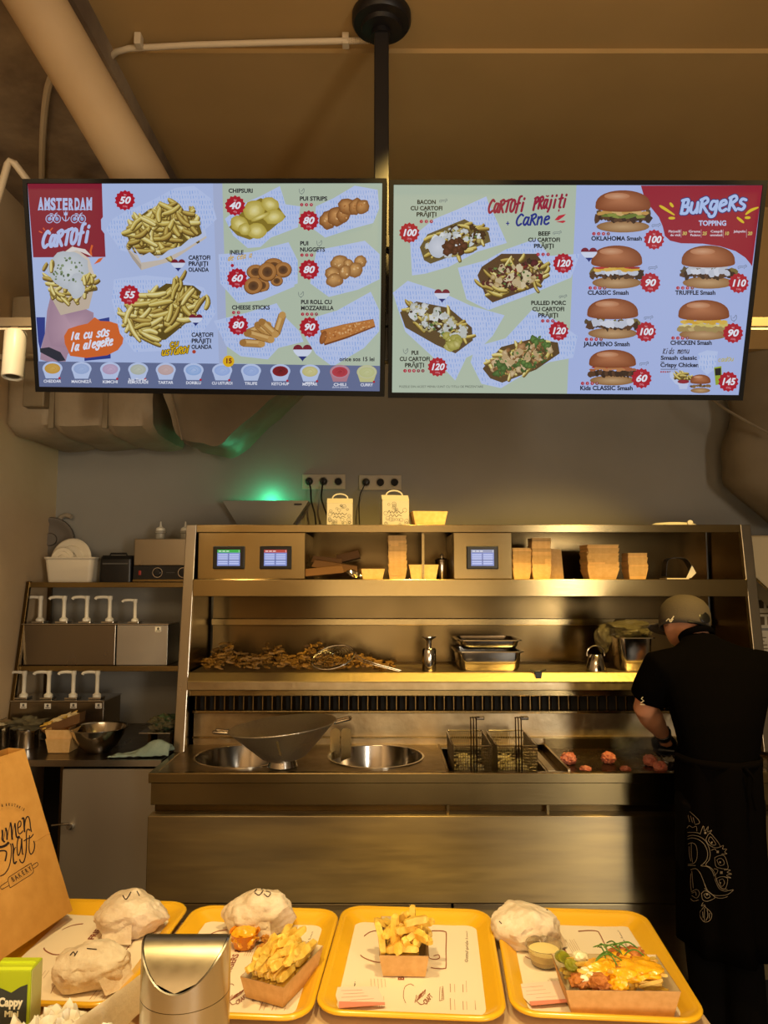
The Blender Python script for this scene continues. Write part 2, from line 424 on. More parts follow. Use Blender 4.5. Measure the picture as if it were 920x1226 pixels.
for k in range(n + 1):
    y = 3.30 + .42 * k / n; rr = []
    f = k / n
    ctrl = spline([(196, 440), (250, 438), (352, 446), (322, 484), (272, 531), (245, 533), (215, 527), (206, 490)], 4, True)
    for c in ctrl:
        p = at(c.x, c.y, 3.35); p.y = y
        p.x += noise.noise(Vector((p.x * 7, y * 9, p.z * 7))) * .03; p.z += noise.noise(Vector((p.z * 9, y * 7, p.x * 8))) * .02 + .02 * f
        rr.append(p)
    rings.append(rr)
MB().loft(rings).build('wrapped_body', FOIL2, t, smooth=True, angle=50)
MB().box(-.80, -.77, 3.45, 3.452, 2.62, CZ - .018).build('hanger_strap', FOIL2, t)
MB().tube(spline([(at(205, 470, 3.29)), (at(212, 500, 3.285)), at(218, 527, 3.29)], 5), .004, 5).build('seam', FOIL, t)
# right hand bulging duct
t = thing('bulging_duct', 'bulging fabric wrapped duct hanging at the right of the back wall', 'duct', at(900, 640, 3.75))
rings = []
for k in range(25):
    f = k / 24; z = 2.98 - f * 1.06
    cx = 2.13 + .02 * sin(f * 5); rx = .34 + .035 * sin(pi * f) - .22 * max(0, f - .78) / .22; ry = .17 - .05 * max(0, f - .8) / .2
    rx *= 1 + .03 * sin(f * 24); rr = []
    for j in range(36):
        a = 2 * pi * j / 36
        w = 1 + .12 * noise.noise(Vector((cos(a) * 1.5, sin(a) * 1.5, z * 3.2)))
        x = cx + rx * w * cos(a); y = 3.70 + ry * w * sin(a)
        rr.append(Vector((min(x, RX - .01), min(y, BY - .01), z)))
    rings.append(rr)
MB().loft(rings).build('wrapped_body', mat('duct_fabric', '#75674f', 0.7, c2='#64563f', scale=3, bump=0.5, bscale=8), t, smooth=True)
MB().tube(spline([at(842, 470, 3.55), at(865, 487, 3.50), at(890, 502, 3.48), at(925, 521, 3.47)], 6), .007, 6).build('seam', FOIL2, t)
t = thing('pale_lower_duct', 'pale sloping sheet metal duct right of the station top corner', 'duct', at(905, 640, 3.7))
P = [at(884, 641, 3.6), at(960, 641, 3.6), at(960, 742, 3.6), at(888, 676, 3.6)]
MB().prism(P, (0, .2, 0)).build('duct_body', mat('pale_duct', '#c6b48c', .5, .2, bump=.2, bscale=10), t, bevel=.01)
MB().tube([at(888, 677, 3.59), at(960, 743, 3.59)], .006, 6).build('edge_bead', STEEL, t)
# notices on the back wall right of the station
INK = mat('ink_print', '#ffffff', .7, attr='base')
PAPER = mat('plain_paper', '#d8cdb2', 0.8)
for i, (pa, pb, z0, z1, lab) in enumerate(((889, 918, 690, 752, 'cream notice sheet of photo rows pinned on the back wall, topmost at the right'),
                                          (893, 925, 755, 822, 'cream notice sheet of text pinned below the photo sheet at the right'))):
    p = at(pa, z1, BY - .004); q = at(pb + 14, z0, BY - .004)
    t = thing('notice_sheet', lab, 'notice', (p.x, BY - .003, p.z), 'notices on the back wall')
    MB().box(p.x, q.x, BY - .004, BY - .001, p.z, q.z).build('sheet', PAPER, t)
    w, h = q.x - p.x, q.z - p.z
    A_ = Art(lambda x, y, w=w, h=h: (x / 100 * w, h - y / 100 * h), 1e-5)
    if i == 0:
        for r in range(3):
            A_.stroke([(6, 8 + r * 32), (90, 8 + r * 32)], 3, '#6b5c40')
            for c in range(3): A_.poly([(8 + c * 29, 14 + r * 32), (30 + c * 29, 14 + r * 32), (30 + c * 29, 30 + r * 32), (8 + c * 29, 30 + r * 32)], ('#5c4a30', '#8a7148', '#473a28')[(r + c) % 3])
    else:
        for r in range(14): A_.stroke([(8, 6 + r * 6.6), (random.uniform(40, 70), 6 + r * 6.6)], 2, '#7a6a4c')
    A_.build('print', INK, t, Matrix(((1, 0, 0, 0), (0, 0, -1, -.0015), (0, 1, 0, 0), (0, 0, 0, 1))))

# ---- sockets with plugs and cords
SOCK = mat('socket_plastic', '#a79d88', .45)
def sockets(px0, px1, py0, py1, plugs, lab):
    p = at(px0, py1, BY); q = at(px1, py0, BY); w = (q.x - p.x) / 3
    t = thing('power_socket', lab, 'socket', (p.x, BY, p.z), 'triple sockets on the back wall')
    MB().box(p.x, q.x, BY - .012, BY, p.z, q.z).build('frame', SOCK, t, bevel=.003)
    for k in range(3):
        cx = p.x + w * (k + .5); czz = (p.z + q.z) / 2
        MB().lathe([(.026, 0), (.026, .004), (.021, .006), (.019, -.004), (0, -.004)], (cx, BY - .012, czz), 20, axis=(0, -1, 0)).build('outlet', SOCK, t, smooth=True)
        MB().lathe([(.018, 0), (.018, .0015), (0, .0015)], (cx, BY - .0145, czz), 16, axis=(0, -1, 0)).build('outlet_well', DARK, t)
    return t, [p.x + w * (k + .5) for k in range(3)], (p.z + q.z) / 2
t, xs, z_ = sockets(362, 414, 568, 586, 2, 'cream triple wall socket with two black plugs, left of the pair')
t2, xs2, z2_ = sockets(430, 481, 569, 587, 1, 'cream triple wall socket with one black plug, right of the pair')
def plug(x, z, pts, lab, r=.0045):
    t = thing('power_cord', lab, 'cord', (x, BY - .02, z), 'cords hanging from the sockets')
    MB().lathe([(.010, 0), (.019, .004), (.019, .022), (.012, .034), (0, .036)], (x, BY - .014, z), 16, axis=(0, -1, 0)).build('plug', BLACK, t, smooth=True)
    MB().tube(spline([Vector((x, BY - .045, z))] + pts, 8), r, 8).build('cable', BLACK, t, smooth=True)
plug(xs[0], z_, [at(372, 585, 3.84), at(373, 600, 3.8), at(377, 615, 3.78), at(379, 634, 3.78)], 'black plug and cord in the left socket, leftmost cord')
plug(xs[1], z_, [at(386, 583, 3.84), at(385, 596, 3.8), at(388, 607, 3.79), at(392, 618, 3.78), at(393, 634, 3.78)], 'black plug and cord passing behind the left printed box')
plug(xs2[0], z2_, [at(436, 582, 3.84), at(431, 594, 3.8), at(430, 610, 3.79), at(431, 634, 3.78)], 'thin black cord hanging from the right socket', .003)

# ---- green glowing trapezoid wall lamp
t = thing('insect_lamp', 'grey trapezoid wall lamp with a green glow above the station', 'lamp', (at(318, 627, 3.8).x, 3.8, 1.9))
a = at(268, 600, 3.80); b_ = at(370, 600, 3.80); c_ = at(348, 627, 3.80); d_ = at(288, 627, 3.80)
zt_, zb_ = a.z, 1.93
dx = (a.x - d_.x) * (zt_ - zb_) / (zt_ - d_.z)
b = MB(); th = .004; yF, yB = 3.78, BY - .002
xl0, xr0, xl1, xr1 = a.x, b_.x, a.x + .075, b_.x - .095
FM = [(xl0, yF, zt_), (xr0, yF, zt_), (xr1, yF + .05, zb_), (xl1, yF + .05, zb_)]
BM = [(xl0, yB, zt_), (xr0, yB, zt_), (xr1, yB, zb_), (xl1, yB, zb_)]
b.add(FM + BM, [(0, 1, 2, 3), (4, 7, 6, 5), (1, 5, 6, 2), (0, 3, 7, 4), (2, 6, 7, 3)])
b.build('shade', mat('lamp_shade_grey', '#8b8a80', .5), t, solid=.004)
MB().tube([(xl0 + .06, 3.85, zt_ - .03), (xr0 - .06, 3.85, zt_ - .03)], .008, 10).build('tube_lamp', mat('green_tube', '#10c080', .4, emit='#14e08c', estr=9), t)
MB().box(xr0 - .075, xr0 - .035, yF + .002, yF + .006, zt_ - .022, zt_ - .014).build('badge', BLACK, t)
light('POINT', 'green_lamp_light', ((xl0 + xr0) / 2 + .01, 3.85, zt_ + .012), (0, 4, 2), 0.85, (.06, 1, .50), .02)
# ================================================================ FRYER STATION
SX0, SX1 = -.915, 1.70           # outer sides
SFD, STD = 3.26, 3.38            # front depth of the slanted side at counter and at top
def sfy(z): return SFD + (STD - SFD) * (z - .9) / 1.0
st = thing('fryer_station', 'long stainless steel fry station with two shelves, round wells and griddle', 'fryer station', (.39, 3.3, 0))
ZT = 1.903
for x0, x1 in ((SX0, SX0 + .03), (SX1 - .03, SX1)):
    poly = [(x0, SFD, .9), (x0, STD, ZT), (x0, 3.75, ZT), (x0, 3.75, .9)]
    MB().prism(poly, (x1 - x0, 0, 0)).build('side_panel', STEEL_D, st)
for x0, x1 in ((SX0 - .004, SX0 + .044), (SX1 - .044, SX1 + .004)):
    MB().hexa([(x0, SFD - .014, .9), (x1, SFD - .014, .9), (x1, SFD + .012, .9), (x0, SFD + .012, .9),
               (x0, STD - .014, ZT), (x1, STD - .014, ZT), (x1, STD + .012, ZT), (x0, STD + .012, ZT)]).build('post', STEEL_V, st, bevel=.003)
ix0, ix1 = SX0 + .044, SX1 - .044
MB().box(SX0, SX1, STD - .01, 3.75, ZT - .004, ZT).build('top_plate', STEEL, st)
MB().box(ix0, ix1, STD - .016, STD - .008, ZT - .036, ZT).build('top_fascia', STEEL, st, bevel=.002)
MB().box(ix0, ix1, 3.735, 3.75, .9, ZT - .004).build('back_panel', STEEL_D, st)
# upper shelf
MB().box(ix0, ix1, 3.33, 3.735, 1.644, 1.650).build('upper_shelf', STEEL, st)
MB().box(ix0, ix1, 3.322, 3.33, 1.572, 1.651).build('upper_shelf_fascia', STEEL, st, bevel=.003)
# display boxes either side of the open pigeonholes
def X(px, d): return (px - 460) / FPX * d
for a, c in ((238, 366), (543, 613)):
    xa, xb = max(X(a, 3.36), ix0), X(c, 3.36)
    MB().box(xa, xb, 3.352, 3.73, 1.651, ZT - .037).build('control_box', STEEL, st, bevel=.003)
MB().box(X(505, 3.42), X(508, 3.42), 3.40, 3.735, 1.651, ZT - .005).build('divider', STEEL, st)
def display(px0, px1, head, seed):
    xa, xb = X(px0, 3.34), X(px1, 3.34); z0, z1 = 1.697, 1.803
    o = MB().box(xa, xb, 3.343, 3.3515, z0, z1).build('display', BLACK, st, bevel=.004)
    w, h = xb - xa, z1 - z0
    A_ = Art(lambda x, y: (x * w, h - y * h), 1e-5)
    A_.poly([(.14, .16), (.86, .16), (.86, .86), (.14, .86)], '#7f8fd0')
    A_.poly([(.14, .16), (.86, .16), (.86, .29), (.14, .29)], head)
    for q in (.38, .47, .56, .67, .76):
        for s in (0, 1): A_.poly([(.17 + s * .35, q - .03), (.47 + s * .35, q - .03), (.47 + s * .35, q + .03), (.17 + s * .35, q + .03)], '#b9c4ee')
    A_.poly([(.495, .29), (.505, .29), (.505, .86), (.495, .86)], '#2b3350'); A_.poly([(.14, .605), (.86, .605), (.86, .62), (.14, .62)], '#2b3350')
    A_.text('1', .80, .27, .09, '#ffffff', sx=h / w)
    for k in range(3): A_.stroke([(.18 + .12 * k, .225), (.27 + .12 * k, .225)], .03, '#ffffff')
    s = A_.build('screen', mat('small_display', '#050505', .3, attr='emit', estr=.9), o, Matrix.Translation((xa - org(st).x, 3.3428 - org(st).y, z0)) @ Matrix(((1, 0, 0, 0), (0, 0, -1, 0), (0, 1, 0, 0), (0, 0, 0, 1))))
display(255, 293, '#2fae4a', 1); display(311, 349, '#b8433c', 2); display(559, 597, '#8f97b8', 3)
# narrow ledge on the back panel
MB().box(ix0, ix1, 3.70, 3.735, 1.42, 1.452).build('back_ledge', STEEL, st, bevel=.002)
# middle shelf
ZM = 1.235
MB().box(ix0, ix1, 3.305, 3.735, ZM - .006, ZM).build('middle_shelf', STEEL_W, st)
MB().box(ix0, ix1, 3.268, 3.31, 1.162, 1.198).build('middle_shelf_fascia', STEEL_W, st, bevel=.003)
MB().hexa([(ix0, 3.262, 1.1985), (ix1, 3.262, 1.1985), (ix1, 3.31, 1.1985), (ix0, 3.31, 1.1985), (ix0, 3.292, ZM + .004), (ix1, 3.292, ZM + .004), (ix1, 3.31, ZM + .004), (ix0, 3.31, ZM + .004)]).build('middle_shelf_lip', mat('bright_lip_steel', '#a8966c', .42, 1, bump=.1, bscale=60), st, bevel=.004)
MB().box(ix0, ix1, 3.30, 3.37, 1.132, 1.160).build('louvre_head', STEEL, st, bevel=.003)
MB().box(ix0, ix1, 3.405, 3.43, 1.05, 1.135).build('louvre_back', DARK, st)
sl = None
n = 58; w_ = (ix1 - ix0) / n
for k in range(n):
    x = ix0 + (k + .5) * w_
    if sl is None:
        so = MB().hexa([(-.011, 0, -.036), (-.007, 0, -.036), (.007, .022, -.036), (.003, .022, -.036), (-.011, 0, .036), (-.007, 0, .036), (.007, .022, .036), (.003, .022, .036)]).build('slat', mat('greasy_slat', '#8c7044', .35, 1.0), st, noshift=True)
        sl = so.data
    else:
        so = bpy.data.objects.new('slat', sl); COL.objects.link(so); so.parent = st
    so.location = Vector((x, 3.378, 1.096)) - org(st)
MB().box(ix0, ix1, 3.355, 3.40, 1.046, 1.058).build('louvre_sill', STEEL, st, bevel=.003)
MB().box(ix0, ix1, 3.40, 3.41, .9, 1.05).build('splash_panel', STEEL_W, st)
MB().box(ix0, ix1, 3.385, 3.40, .93, .937).build('splash_ledge', STEEL, st)
# counter top with round wells, basket bay and griddle
CTX0, CTX1, CY0, CY1 = -.915, 1.75, 2.90, 3.40
def plate_hole(b, x0, x1, y0, y1, c, r, z0, z1, n=48):
    # square plate with a round hole: outer ring of points follows the rectangle
    out = []; inn = []
    for k in range(n):
        a = 2 * pi * k / n + pi / 4
        dx, dy = cos(a), sin(a)
        tx = ((x1 - c[0]) / dx if dx > 1e-9 else (x0 - c[0]) / dx if dx < -1e-9 else 9e9)
        ty = ((y1 - c[1]) / dy if dy > 1e-9 else (y0 - c[1]) / dy if dy < -1e-9 else 9e9)
        tt = min(tx, ty); out.append((c[0] + dx * tt, c[1] + dy * tt)); inn.append((c[0] + dx * r, c[1] + dy * r))
    vs = [(x, y, z1) for x, y in out] + [(x, y, z1) for x, y in inn] + [(x, y, z0) for x, y in inn]
    fs = []
    for k in range(n):
        j = (k + 1) % n; fs += [(k, j, n + j, n + k), (n + k, n + j, 2 * n + j, 2 * n + k)]
    b.add(vs, fs)
b = MB()
W1, W2, RW = (-.60, 3.175), (-.035, 3.175), .200
xa, xm, xb = CTX0 + .03, -.32, .245
plate_hole(b, xa, xm, CY0 + .03, CY1, W1, RW, .86, .90); plate_hole(b, xm, xb, CY0 + .03, CY1, W2, RW, .86, .90)
# corners the ring leaves open
for (x0, x1, c) in ((xa, xm, W1), (xm, xb, W2)):
    for sx, X_ in ((-1, x0), (1, x1)):
        for sy, Y_ in ((-1, CY0 + .03), (1, CY1)):
            dx, dy = X_ - c[0], Y_ - c[1]; pts = []
            n = 48
            for k in range(n):
                a = 2 * pi * k / n + pi / 4; ddx, ddy = cos(a), sin(a)
                tx = ((x1 - c[0]) / ddx if ddx > 1e-9 else (x0 - c[0]) / ddx if ddx < -1e-9 else 9e9); ty = ((CY1 - c[1]) / ddy if ddy > 1e-9 else (CY0 + .03 - c[1]) / ddy if ddy < -1e-9 else 9e9)
                pts.append((c[0] + ddx * min(tx, ty), c[1] + ddy * min(tx, ty)))
            for k in range(n):
                p, q = pts[k], pts[(k + 1) % n]
                onx = lambda u: abs(u[0] - X_) < 1e-6; ony = lambda u: abs(u[1] - Y_) < 1e-6
                if (onx(p) and not ony(p) and ony(q) and not onx(q)) or (ony(p) and not onx(p) and onx(q) and not ony(q)):
                    b.add([(*p, .90), (*q, .90), (X_, Y_, .90)], [(0, 1, 2)])
b.build('well_plate', STEEL_W, st)
for c in (W1, W2):
    MB().lathe([(RW + .006, .9005), (RW + .006, .904), (RW - .002, .904), (RW - .004, .90), (RW - .006, .70), (RW - .03, .66), (0, .65)], (*c, 0), 56, caps=False).build('well', CHROME, st, smooth=True)
# front edge, apron, plinth panels
MB().box(CTX0, CTX1, CY0, CY0 + .032, .863, .902).build('front_edge', STEEL, st, bevel=.003)
MB().box(CTX0, CTX0 + .03, CY0 + .03, SFD, .863, .902).build('side_edge', STEEL, st, bevel=.003)
MB().box(CTX0 + .008, CTX1, CY0 + .012, CY0 + .03, .778, .862).build('apron_strip', STEEL, st, bevel=.002)
MB().box(CTX0 + .012, CTX1, CY0 + .07, CY0 + .09, .735, .80).build('recess', STEEL_D, st)
FPAN = mat('front_panel_steel', '#a8966e', 0.36, 1.0, var=0.05, bump=0.02, bscale=6, stretch=(1, 1, 8), c2='#938467', scale=2, aniso=.9)
MB().box(CTX0, CTX1, CY0 + .008, CY0 + .07, .415, .738).build('front_panel', FPAN, st, bevel=.003)
for xa_, xb_ in ((CTX0, .26), (.266, CTX1)):
    MB().box(xa_, xb_, CY0 + .02, CY0 + .07, .13, .408).build('lower_panel', FPAN, st, bevel=.003)
MB().box(CTX0 + .002, CTX0 + .012, CY0 + .09, 3.75, .13, .86).build('carcass_side', STEEL_D, st)
MB().box(CTX0 + .05, CTX1, CY0 + .1, CY0 + .12, .0, .13).build('plinth', DARK, st)
# basket bay
MB().box(.245, .255, CY0 + .03, CY1, .72, .902).build('bay_side', STEEL, st); MB().box(.635, .645, CY0 + .03, CY1, .72, .902).build('bay_side', STEEL, st)
MB().box(.255, .635, CY0 + .03, CY1, .71, .72).build('bay_floor', STEEL_D, st)
MB().box(.255, .635, CY0 + .035, CY1, .775, .78).build('frying_oil', mat('oil', '#7a4a12', .08, ior=1.47), st)
MB().box(.255, .635, 3.335, CY1, .895, .90).build('bay_back_shelf', STEEL_W, st)
# griddle
MB().box(.645, .735, CY0 + .032, CY1, .872, .876).build('grease_gutter', STEEL_D, st)
MB().hexa([(.645, CY0 + .032, .90), (.672, CY0 + .032, .90), (.672, CY1, .90), (.645, CY1, .90), (.645, CY0 + .032, .904), (.672, CY0 + .032, .904), (.672, CY1, .904), (.645, CY1, .904)]).build('gutter_rim', STEEL_W, st)
MB().box(.722, .732, CY0 + .032, CY1, .875, .908).build('griddle_rim', STEEL_W, st)
GR = mat('seared_griddle', '#2c2017', .28, .6, c2='#3c2a1b', scale=6, var=.1, bscale=18)
MB().box(.732, CTX1, CY0 + .032, CY1, .86, .885).build('griddle_plate', GR, st)
MB().box(.732, CTX1, CY1 - .02, CY1 - .001, .885, .93).build('griddle_back_rim', STEEL_D, st)
MB().box(CTX1 - .012, CTX1, CY0 + .04, 3.75, .13, .90).build('carcass_side', STEEL_D, st)

# ---------------------------------------------------------------- LEFT COUNTER AND SHELVES
t = thing('prep_cabinet', 'steel prep counter with a latched door left of the fry station', 'cabinet', (-1.35, 3.4, 0))
LC1 = SX0 - .012
MB().box(LX + .004, LC1, 3.11, BY - .004, .872, .90).build('worktop', mat('dark_worktop', '#6b6256', .3, 1, var=.1, bscale=10), t, bevel=.003)
MB().box(LX + .004, LC1, 3.104, 3.11, .876, .902).build('worktop_edge', CHROME, t)
d = MB().box(-1.34, -.94, 3.115, 3.135, .12, .862).build('door', mat('blue_grey_steel', '#c4bfb2', .40, .82, var=.02, bscale=3, aniso=.88), t, bevel=.003)
h = at(83, 990, 3.10)
MB().lathe([(.0, 0), (.014, 0), (.015, .004), (.013, .014), (0, .016)], (h.x, 3.114, h.z), 18, axis=(0, -1, 0)).build('latch', CHROME, d, smooth=True)
MB().tube([(h.x - .075, 3.105, h.z + .004), (h.x - .03, 3.10, h.z + .01), (h.x, 3.10, h.z + .012)], .005, 8).build('latch_bar', CHROME, d)
MB().box(LX + .01, LC1 - .01, 3.87, 3.885, .1, .872).build('carcass_back', DARK, t)
MB().box(-1.36, -1.345, 3.14, 3.86, .1, .872).build('carcass_side', STEEL_D, t); MB().box(-.945, LC1 - .003, 3.14, 3.86, .1, .872).build('carcass_side', STEEL_D, t)
MB().box(LX + .01, LC1 - .003, 3.14, 3.87, .10, .115).build('carcass_floor', STEEL_D, t)
MB().box(LX + .03, LC1 - .02, 3.2, 3.85, .0, .10).build('plinth', DARK, t)

t = thing('shelf_unit', 'slanted steel shelf unit with two shelves left of the fry station', 'shelf', (-1.35, 3.6, .902))
zs = (1.636, 1.237)
for z, d0 in ((zs[0], 3.60), (zs[1], 3.535)):
    MB().box(LX + .02, LC1 - .004, d0 + .006, BY - .02, z - .006, z).build('shelf_board', STEEL_D, t)
    MB().box(LX + .02, LC1 - .004, d0, d0 + .006, z - .026, z).build('shelf_edge', STEEL, t, bevel=.002)
for x in (LX + .006, LC1 - .022):
    MB().hexa([(x, 3.46, .902), (x + .018, 3.46, .902), (x + .018, 3.485, .902), (x, 3.485, .902), (x, 3.597, 1.64), (x + .018, 3.597, 1.64), (x + .018, 3.62, 1.64), (x, 3.62, 1.64)]).build('upright', STEEL_D, t, bevel=.002)
    MB().box(x, x + .018, 3.83, 3.85, .902, 1.63).build('upright', STEEL_D, t)
# ================================================================ THINGS ON THE SHELVES
def boat(m, name, w, d, h, taper=.82, th=.0015):   # open board carton, origin at base centre
    b = MB(); a, c = w / 2 * taper, d / 2 * taper
    A_ = w / 2; C_ = d / 2
    o = [(-a, -c, 0), (a, -c, 0), (a, c, 0), (-a, c, 0), (-A_, -C_, h), (A_, -C_, h), (A_, C_, h), (-A_, C_, h)]
    i = [(-a + th, -c + th, th), (a - th, -c + th, th), (a - th, c - th, th), (-a + th, c - th, th), (-A_ + th, -C_ + th, h), (A_ - th, -C_ + th, h), (A_ - th, C_ - th, h), (-A_ + th, C_ - th, h)]
    b.add(o + i, [(0, 3, 2, 1), (0, 1, 5, 4), (1, 2, 6, 5), (2, 3, 7, 6), (3, 0, 4, 7), (8, 9, 10, 11), (8, 12, 13, 9), (9, 13, 14, 10), (10, 14, 15, 11), (11, 15, 12, 8),
                  (4, 5, 13, 12), (5, 6, 14, 13), (6, 7, 15, 14), (7, 4, 12, 15)])
    return b
SHELF = 1.6505
def stack(px0, px1, ytop, depth, dd, n, where, short, group):
    w = (px1 - px0) / FPX * depth; x = ((px0 + px1) / 2 - 460) / FPX * depth
    top = at(px0, ytop, depth).z - SHELF; h = .046; step = (top - h) / max(n - 1, 1)
    first = None
    for k in range(n):
        jx, jy, jr = random.uniform(-.0022, .0022), random.uniform(-.006, .006), random.uniform(-.035, .035)
        lab = ('lowest kraft tray of the %s' % where) if k == 0 else ('top kraft tray of the %s' % where) if k == n - 1 else ('kraft tray nested inside the %s' % where)
        if k == 0 or first is None:
            o = boat(None, '', w, dd, h).build('food_tray', KRAFT, loc=(x, depth + dd / 2, SHELF), noshift=True)
            first = o
        else:
            o = first.copy(); COL.objects.link(o); o.location = (x + jx, depth + dd / 2 + jy, SHELF + step * k); o.rotation_euler = (0, 0, jr)
        tag(o, lab, 'food tray', group)
stack(465, 487, 641, 3.40, .10, 20, 'tall narrow stack left of the divider', '', 'kraft trays stacked left of the divider')
stack(614, 636, 656, 3.41, .10, 14, 'shorter stack against the right display box', '', 'kraft trays stacked beside the right display box')
stack(637, 660, 644, 3.41, .10, 19, 'taller second stack right of the display box', '', 'kraft trays in the tall second stack')
stack(703, 741, 652, 3.40, .13, 15, 'wide stack in the middle of the right cubby', '', 'wide kraft trays in the middle stack')
stack(752, 775, 662, 3.41, .10, 12, 'low rightmost narrow stack', '', 'kraft trays in the low right stack')
# leaning boards
p = at(668, 693, 3.5)
solo(MB().hexa([(p.x - .035, 3.50, SHELF), (p.x + .03, 3.50, SHELF), (p.x + .03, 3.503, SHELF), (p.x - .035, 3.503, SHELF), (p.x - .035, 3.54, 1.80), (p.x + .03, 3.54, 1.795), (p.x + .03, 3.543, 1.795), (p.x - .035, 3.543, 1.80)]), 'cardboard_sheet', KRAFT, 'kraft board leaning upright behind the second tray stack', 'cardboard')
def single(px0, px1, ytop, ybot, Y, dd, name, lab, rz=0, base=None, flip=False, m=None):
    w = (px1 - px0) / FPX * Y * .99; z = base if base is not None else SHELF; h = at(0, ytop, Y).z - z
    x = ((px0 + px1) / 2 - 460) / FPX * Y * .99
    o = boat(None, '', w, dd, h).build(name, m or KRAFT, loc=(x, Y + dd / 2, z), noshift=True); o.rotation_euler = (0, 0, rz)
    return tag(o, lab, 'food tray')
single(490, 526, 676, 693, 3.40, .11, 'food_tray', 'single bright kraft tray right of the divider on the upper shelf')
single(430, 459, 681, 693, 3.40, .09, 'food_tray', 'single low kraft tray left of the tall narrow stack', rz=.2)
single(493, 536, 612, 628, 3.44, .12, 'food_tray', 'open kraft tray standing on top of the station beside the right printed box', rz=.12, base=ZT + .0005)
# dark heap of folded cartons in the left cubby
random.seed(11)
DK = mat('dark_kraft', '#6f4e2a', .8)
hp = [(386, 684, 52, 9, -.10, 'lowest flat brown carton of the heap left in the upper shelf'), (402, 678, 56, 9, .16, 'long brown carton slanting across the heap in the upper shelf'),
      (392, 671, 38, 8, .10, 'brown carton lying in the middle of the heap'), (417, 667, 30, 10, -.25, 'upper right brown carton of the heap'), (407, 686, 40, 7, .05, 'brown carton at the bottom right of the heap')]
zc = SHELF
for i, (px, py, wpx, hpx, r, lab) in enumerate(hp):
    w = wpx / FPX * 3.45; h = hpx / FPX * 3.45
    p = at(px, py, 3.42 + .05 * i)
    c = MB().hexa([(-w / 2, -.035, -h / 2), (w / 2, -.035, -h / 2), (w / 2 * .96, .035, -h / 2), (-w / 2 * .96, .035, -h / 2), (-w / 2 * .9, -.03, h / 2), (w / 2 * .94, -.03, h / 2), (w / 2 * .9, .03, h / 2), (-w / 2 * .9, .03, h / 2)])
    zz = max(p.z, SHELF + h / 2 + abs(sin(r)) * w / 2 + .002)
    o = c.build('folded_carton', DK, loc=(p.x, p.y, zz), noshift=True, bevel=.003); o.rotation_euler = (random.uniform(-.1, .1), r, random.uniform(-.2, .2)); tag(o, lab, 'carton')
b = MB(); p = at(424, 687, 3.38); rr = []
for k in range(9):
    f = k / 8; r_ = .014 * sin(pi * min(max(f, .06), .94)) + .004
    rr.append([Vector((p.x - .035 + .07 * f, p.y + r_ * cos(a) * (1 + .3 * random.random()), p.z + .008 - .02 * f + r_ * sin(a) * (1 + .3 * random.random()))) for a in [2 * pi * j / 8 for j in range(8)]])
b.loft(rr); solo(b, 'foil_scrap', CHROME, 'crumpled silver foil at the front of the carton heap', 'foil')
# steel canisters right in that cubby and a white bent holder at the right
t = thing('steel_canister', 'steel canister with knob lid in shadow left of the right display box', 'canister', (X(530, 3.5), 3.55, SHELF))
MB().lathe([(0, 0), (.03, 0), (.031, .002), (.031, .085), (.034, .088), (.034, .094), (.02, .102), (.006, .104), (.006, .115), (.01, .12), (0, .124)], (X(530, 3.5), 3.55, SHELF), 20).build('body', CHROME, t, smooth=True)
t = thing('label_holder', 'white bent plastic holder lying at the right end of the upper shelf', 'holder', (X(812, 3.45), 3.45, SHELF))
pts = [at(798, 690, 3.5), at(800, 672, 3.5), at(808, 668, 3.5), at(822, 669, 3.48), at(829, 678, 3.46), at(832, 686, 3.44)]
b = MB(); vs = []
for p in spline(pts, 4): vs += [p, p + Vector((0, .06, 0))]
b.add(vs, [(2 * i, 2 * i + 1, 2 * i + 3, 2 * i + 2) for i in range(len(vs) // 2 - 1)]); b.build('bent_sheet', BLACK, t, solid=.002)
MB().hexa([at(822, 692, 3.43), at(828, 692, 3.43), at(828, 692, 3.45), at(822, 692, 3.45), at(829, 677, 3.43), at(834, 686, 3.43), at(834, 686, 3.45), at(829, 677, 3.45)]).build('white_lip', WHITEP, t)
q = at(812, 692, 3.45); MB().box(q.x - .06, q.x + .045, 3.43, 3.52, SHELF, SHELF + .006).build('base_plate', CREAM, t)

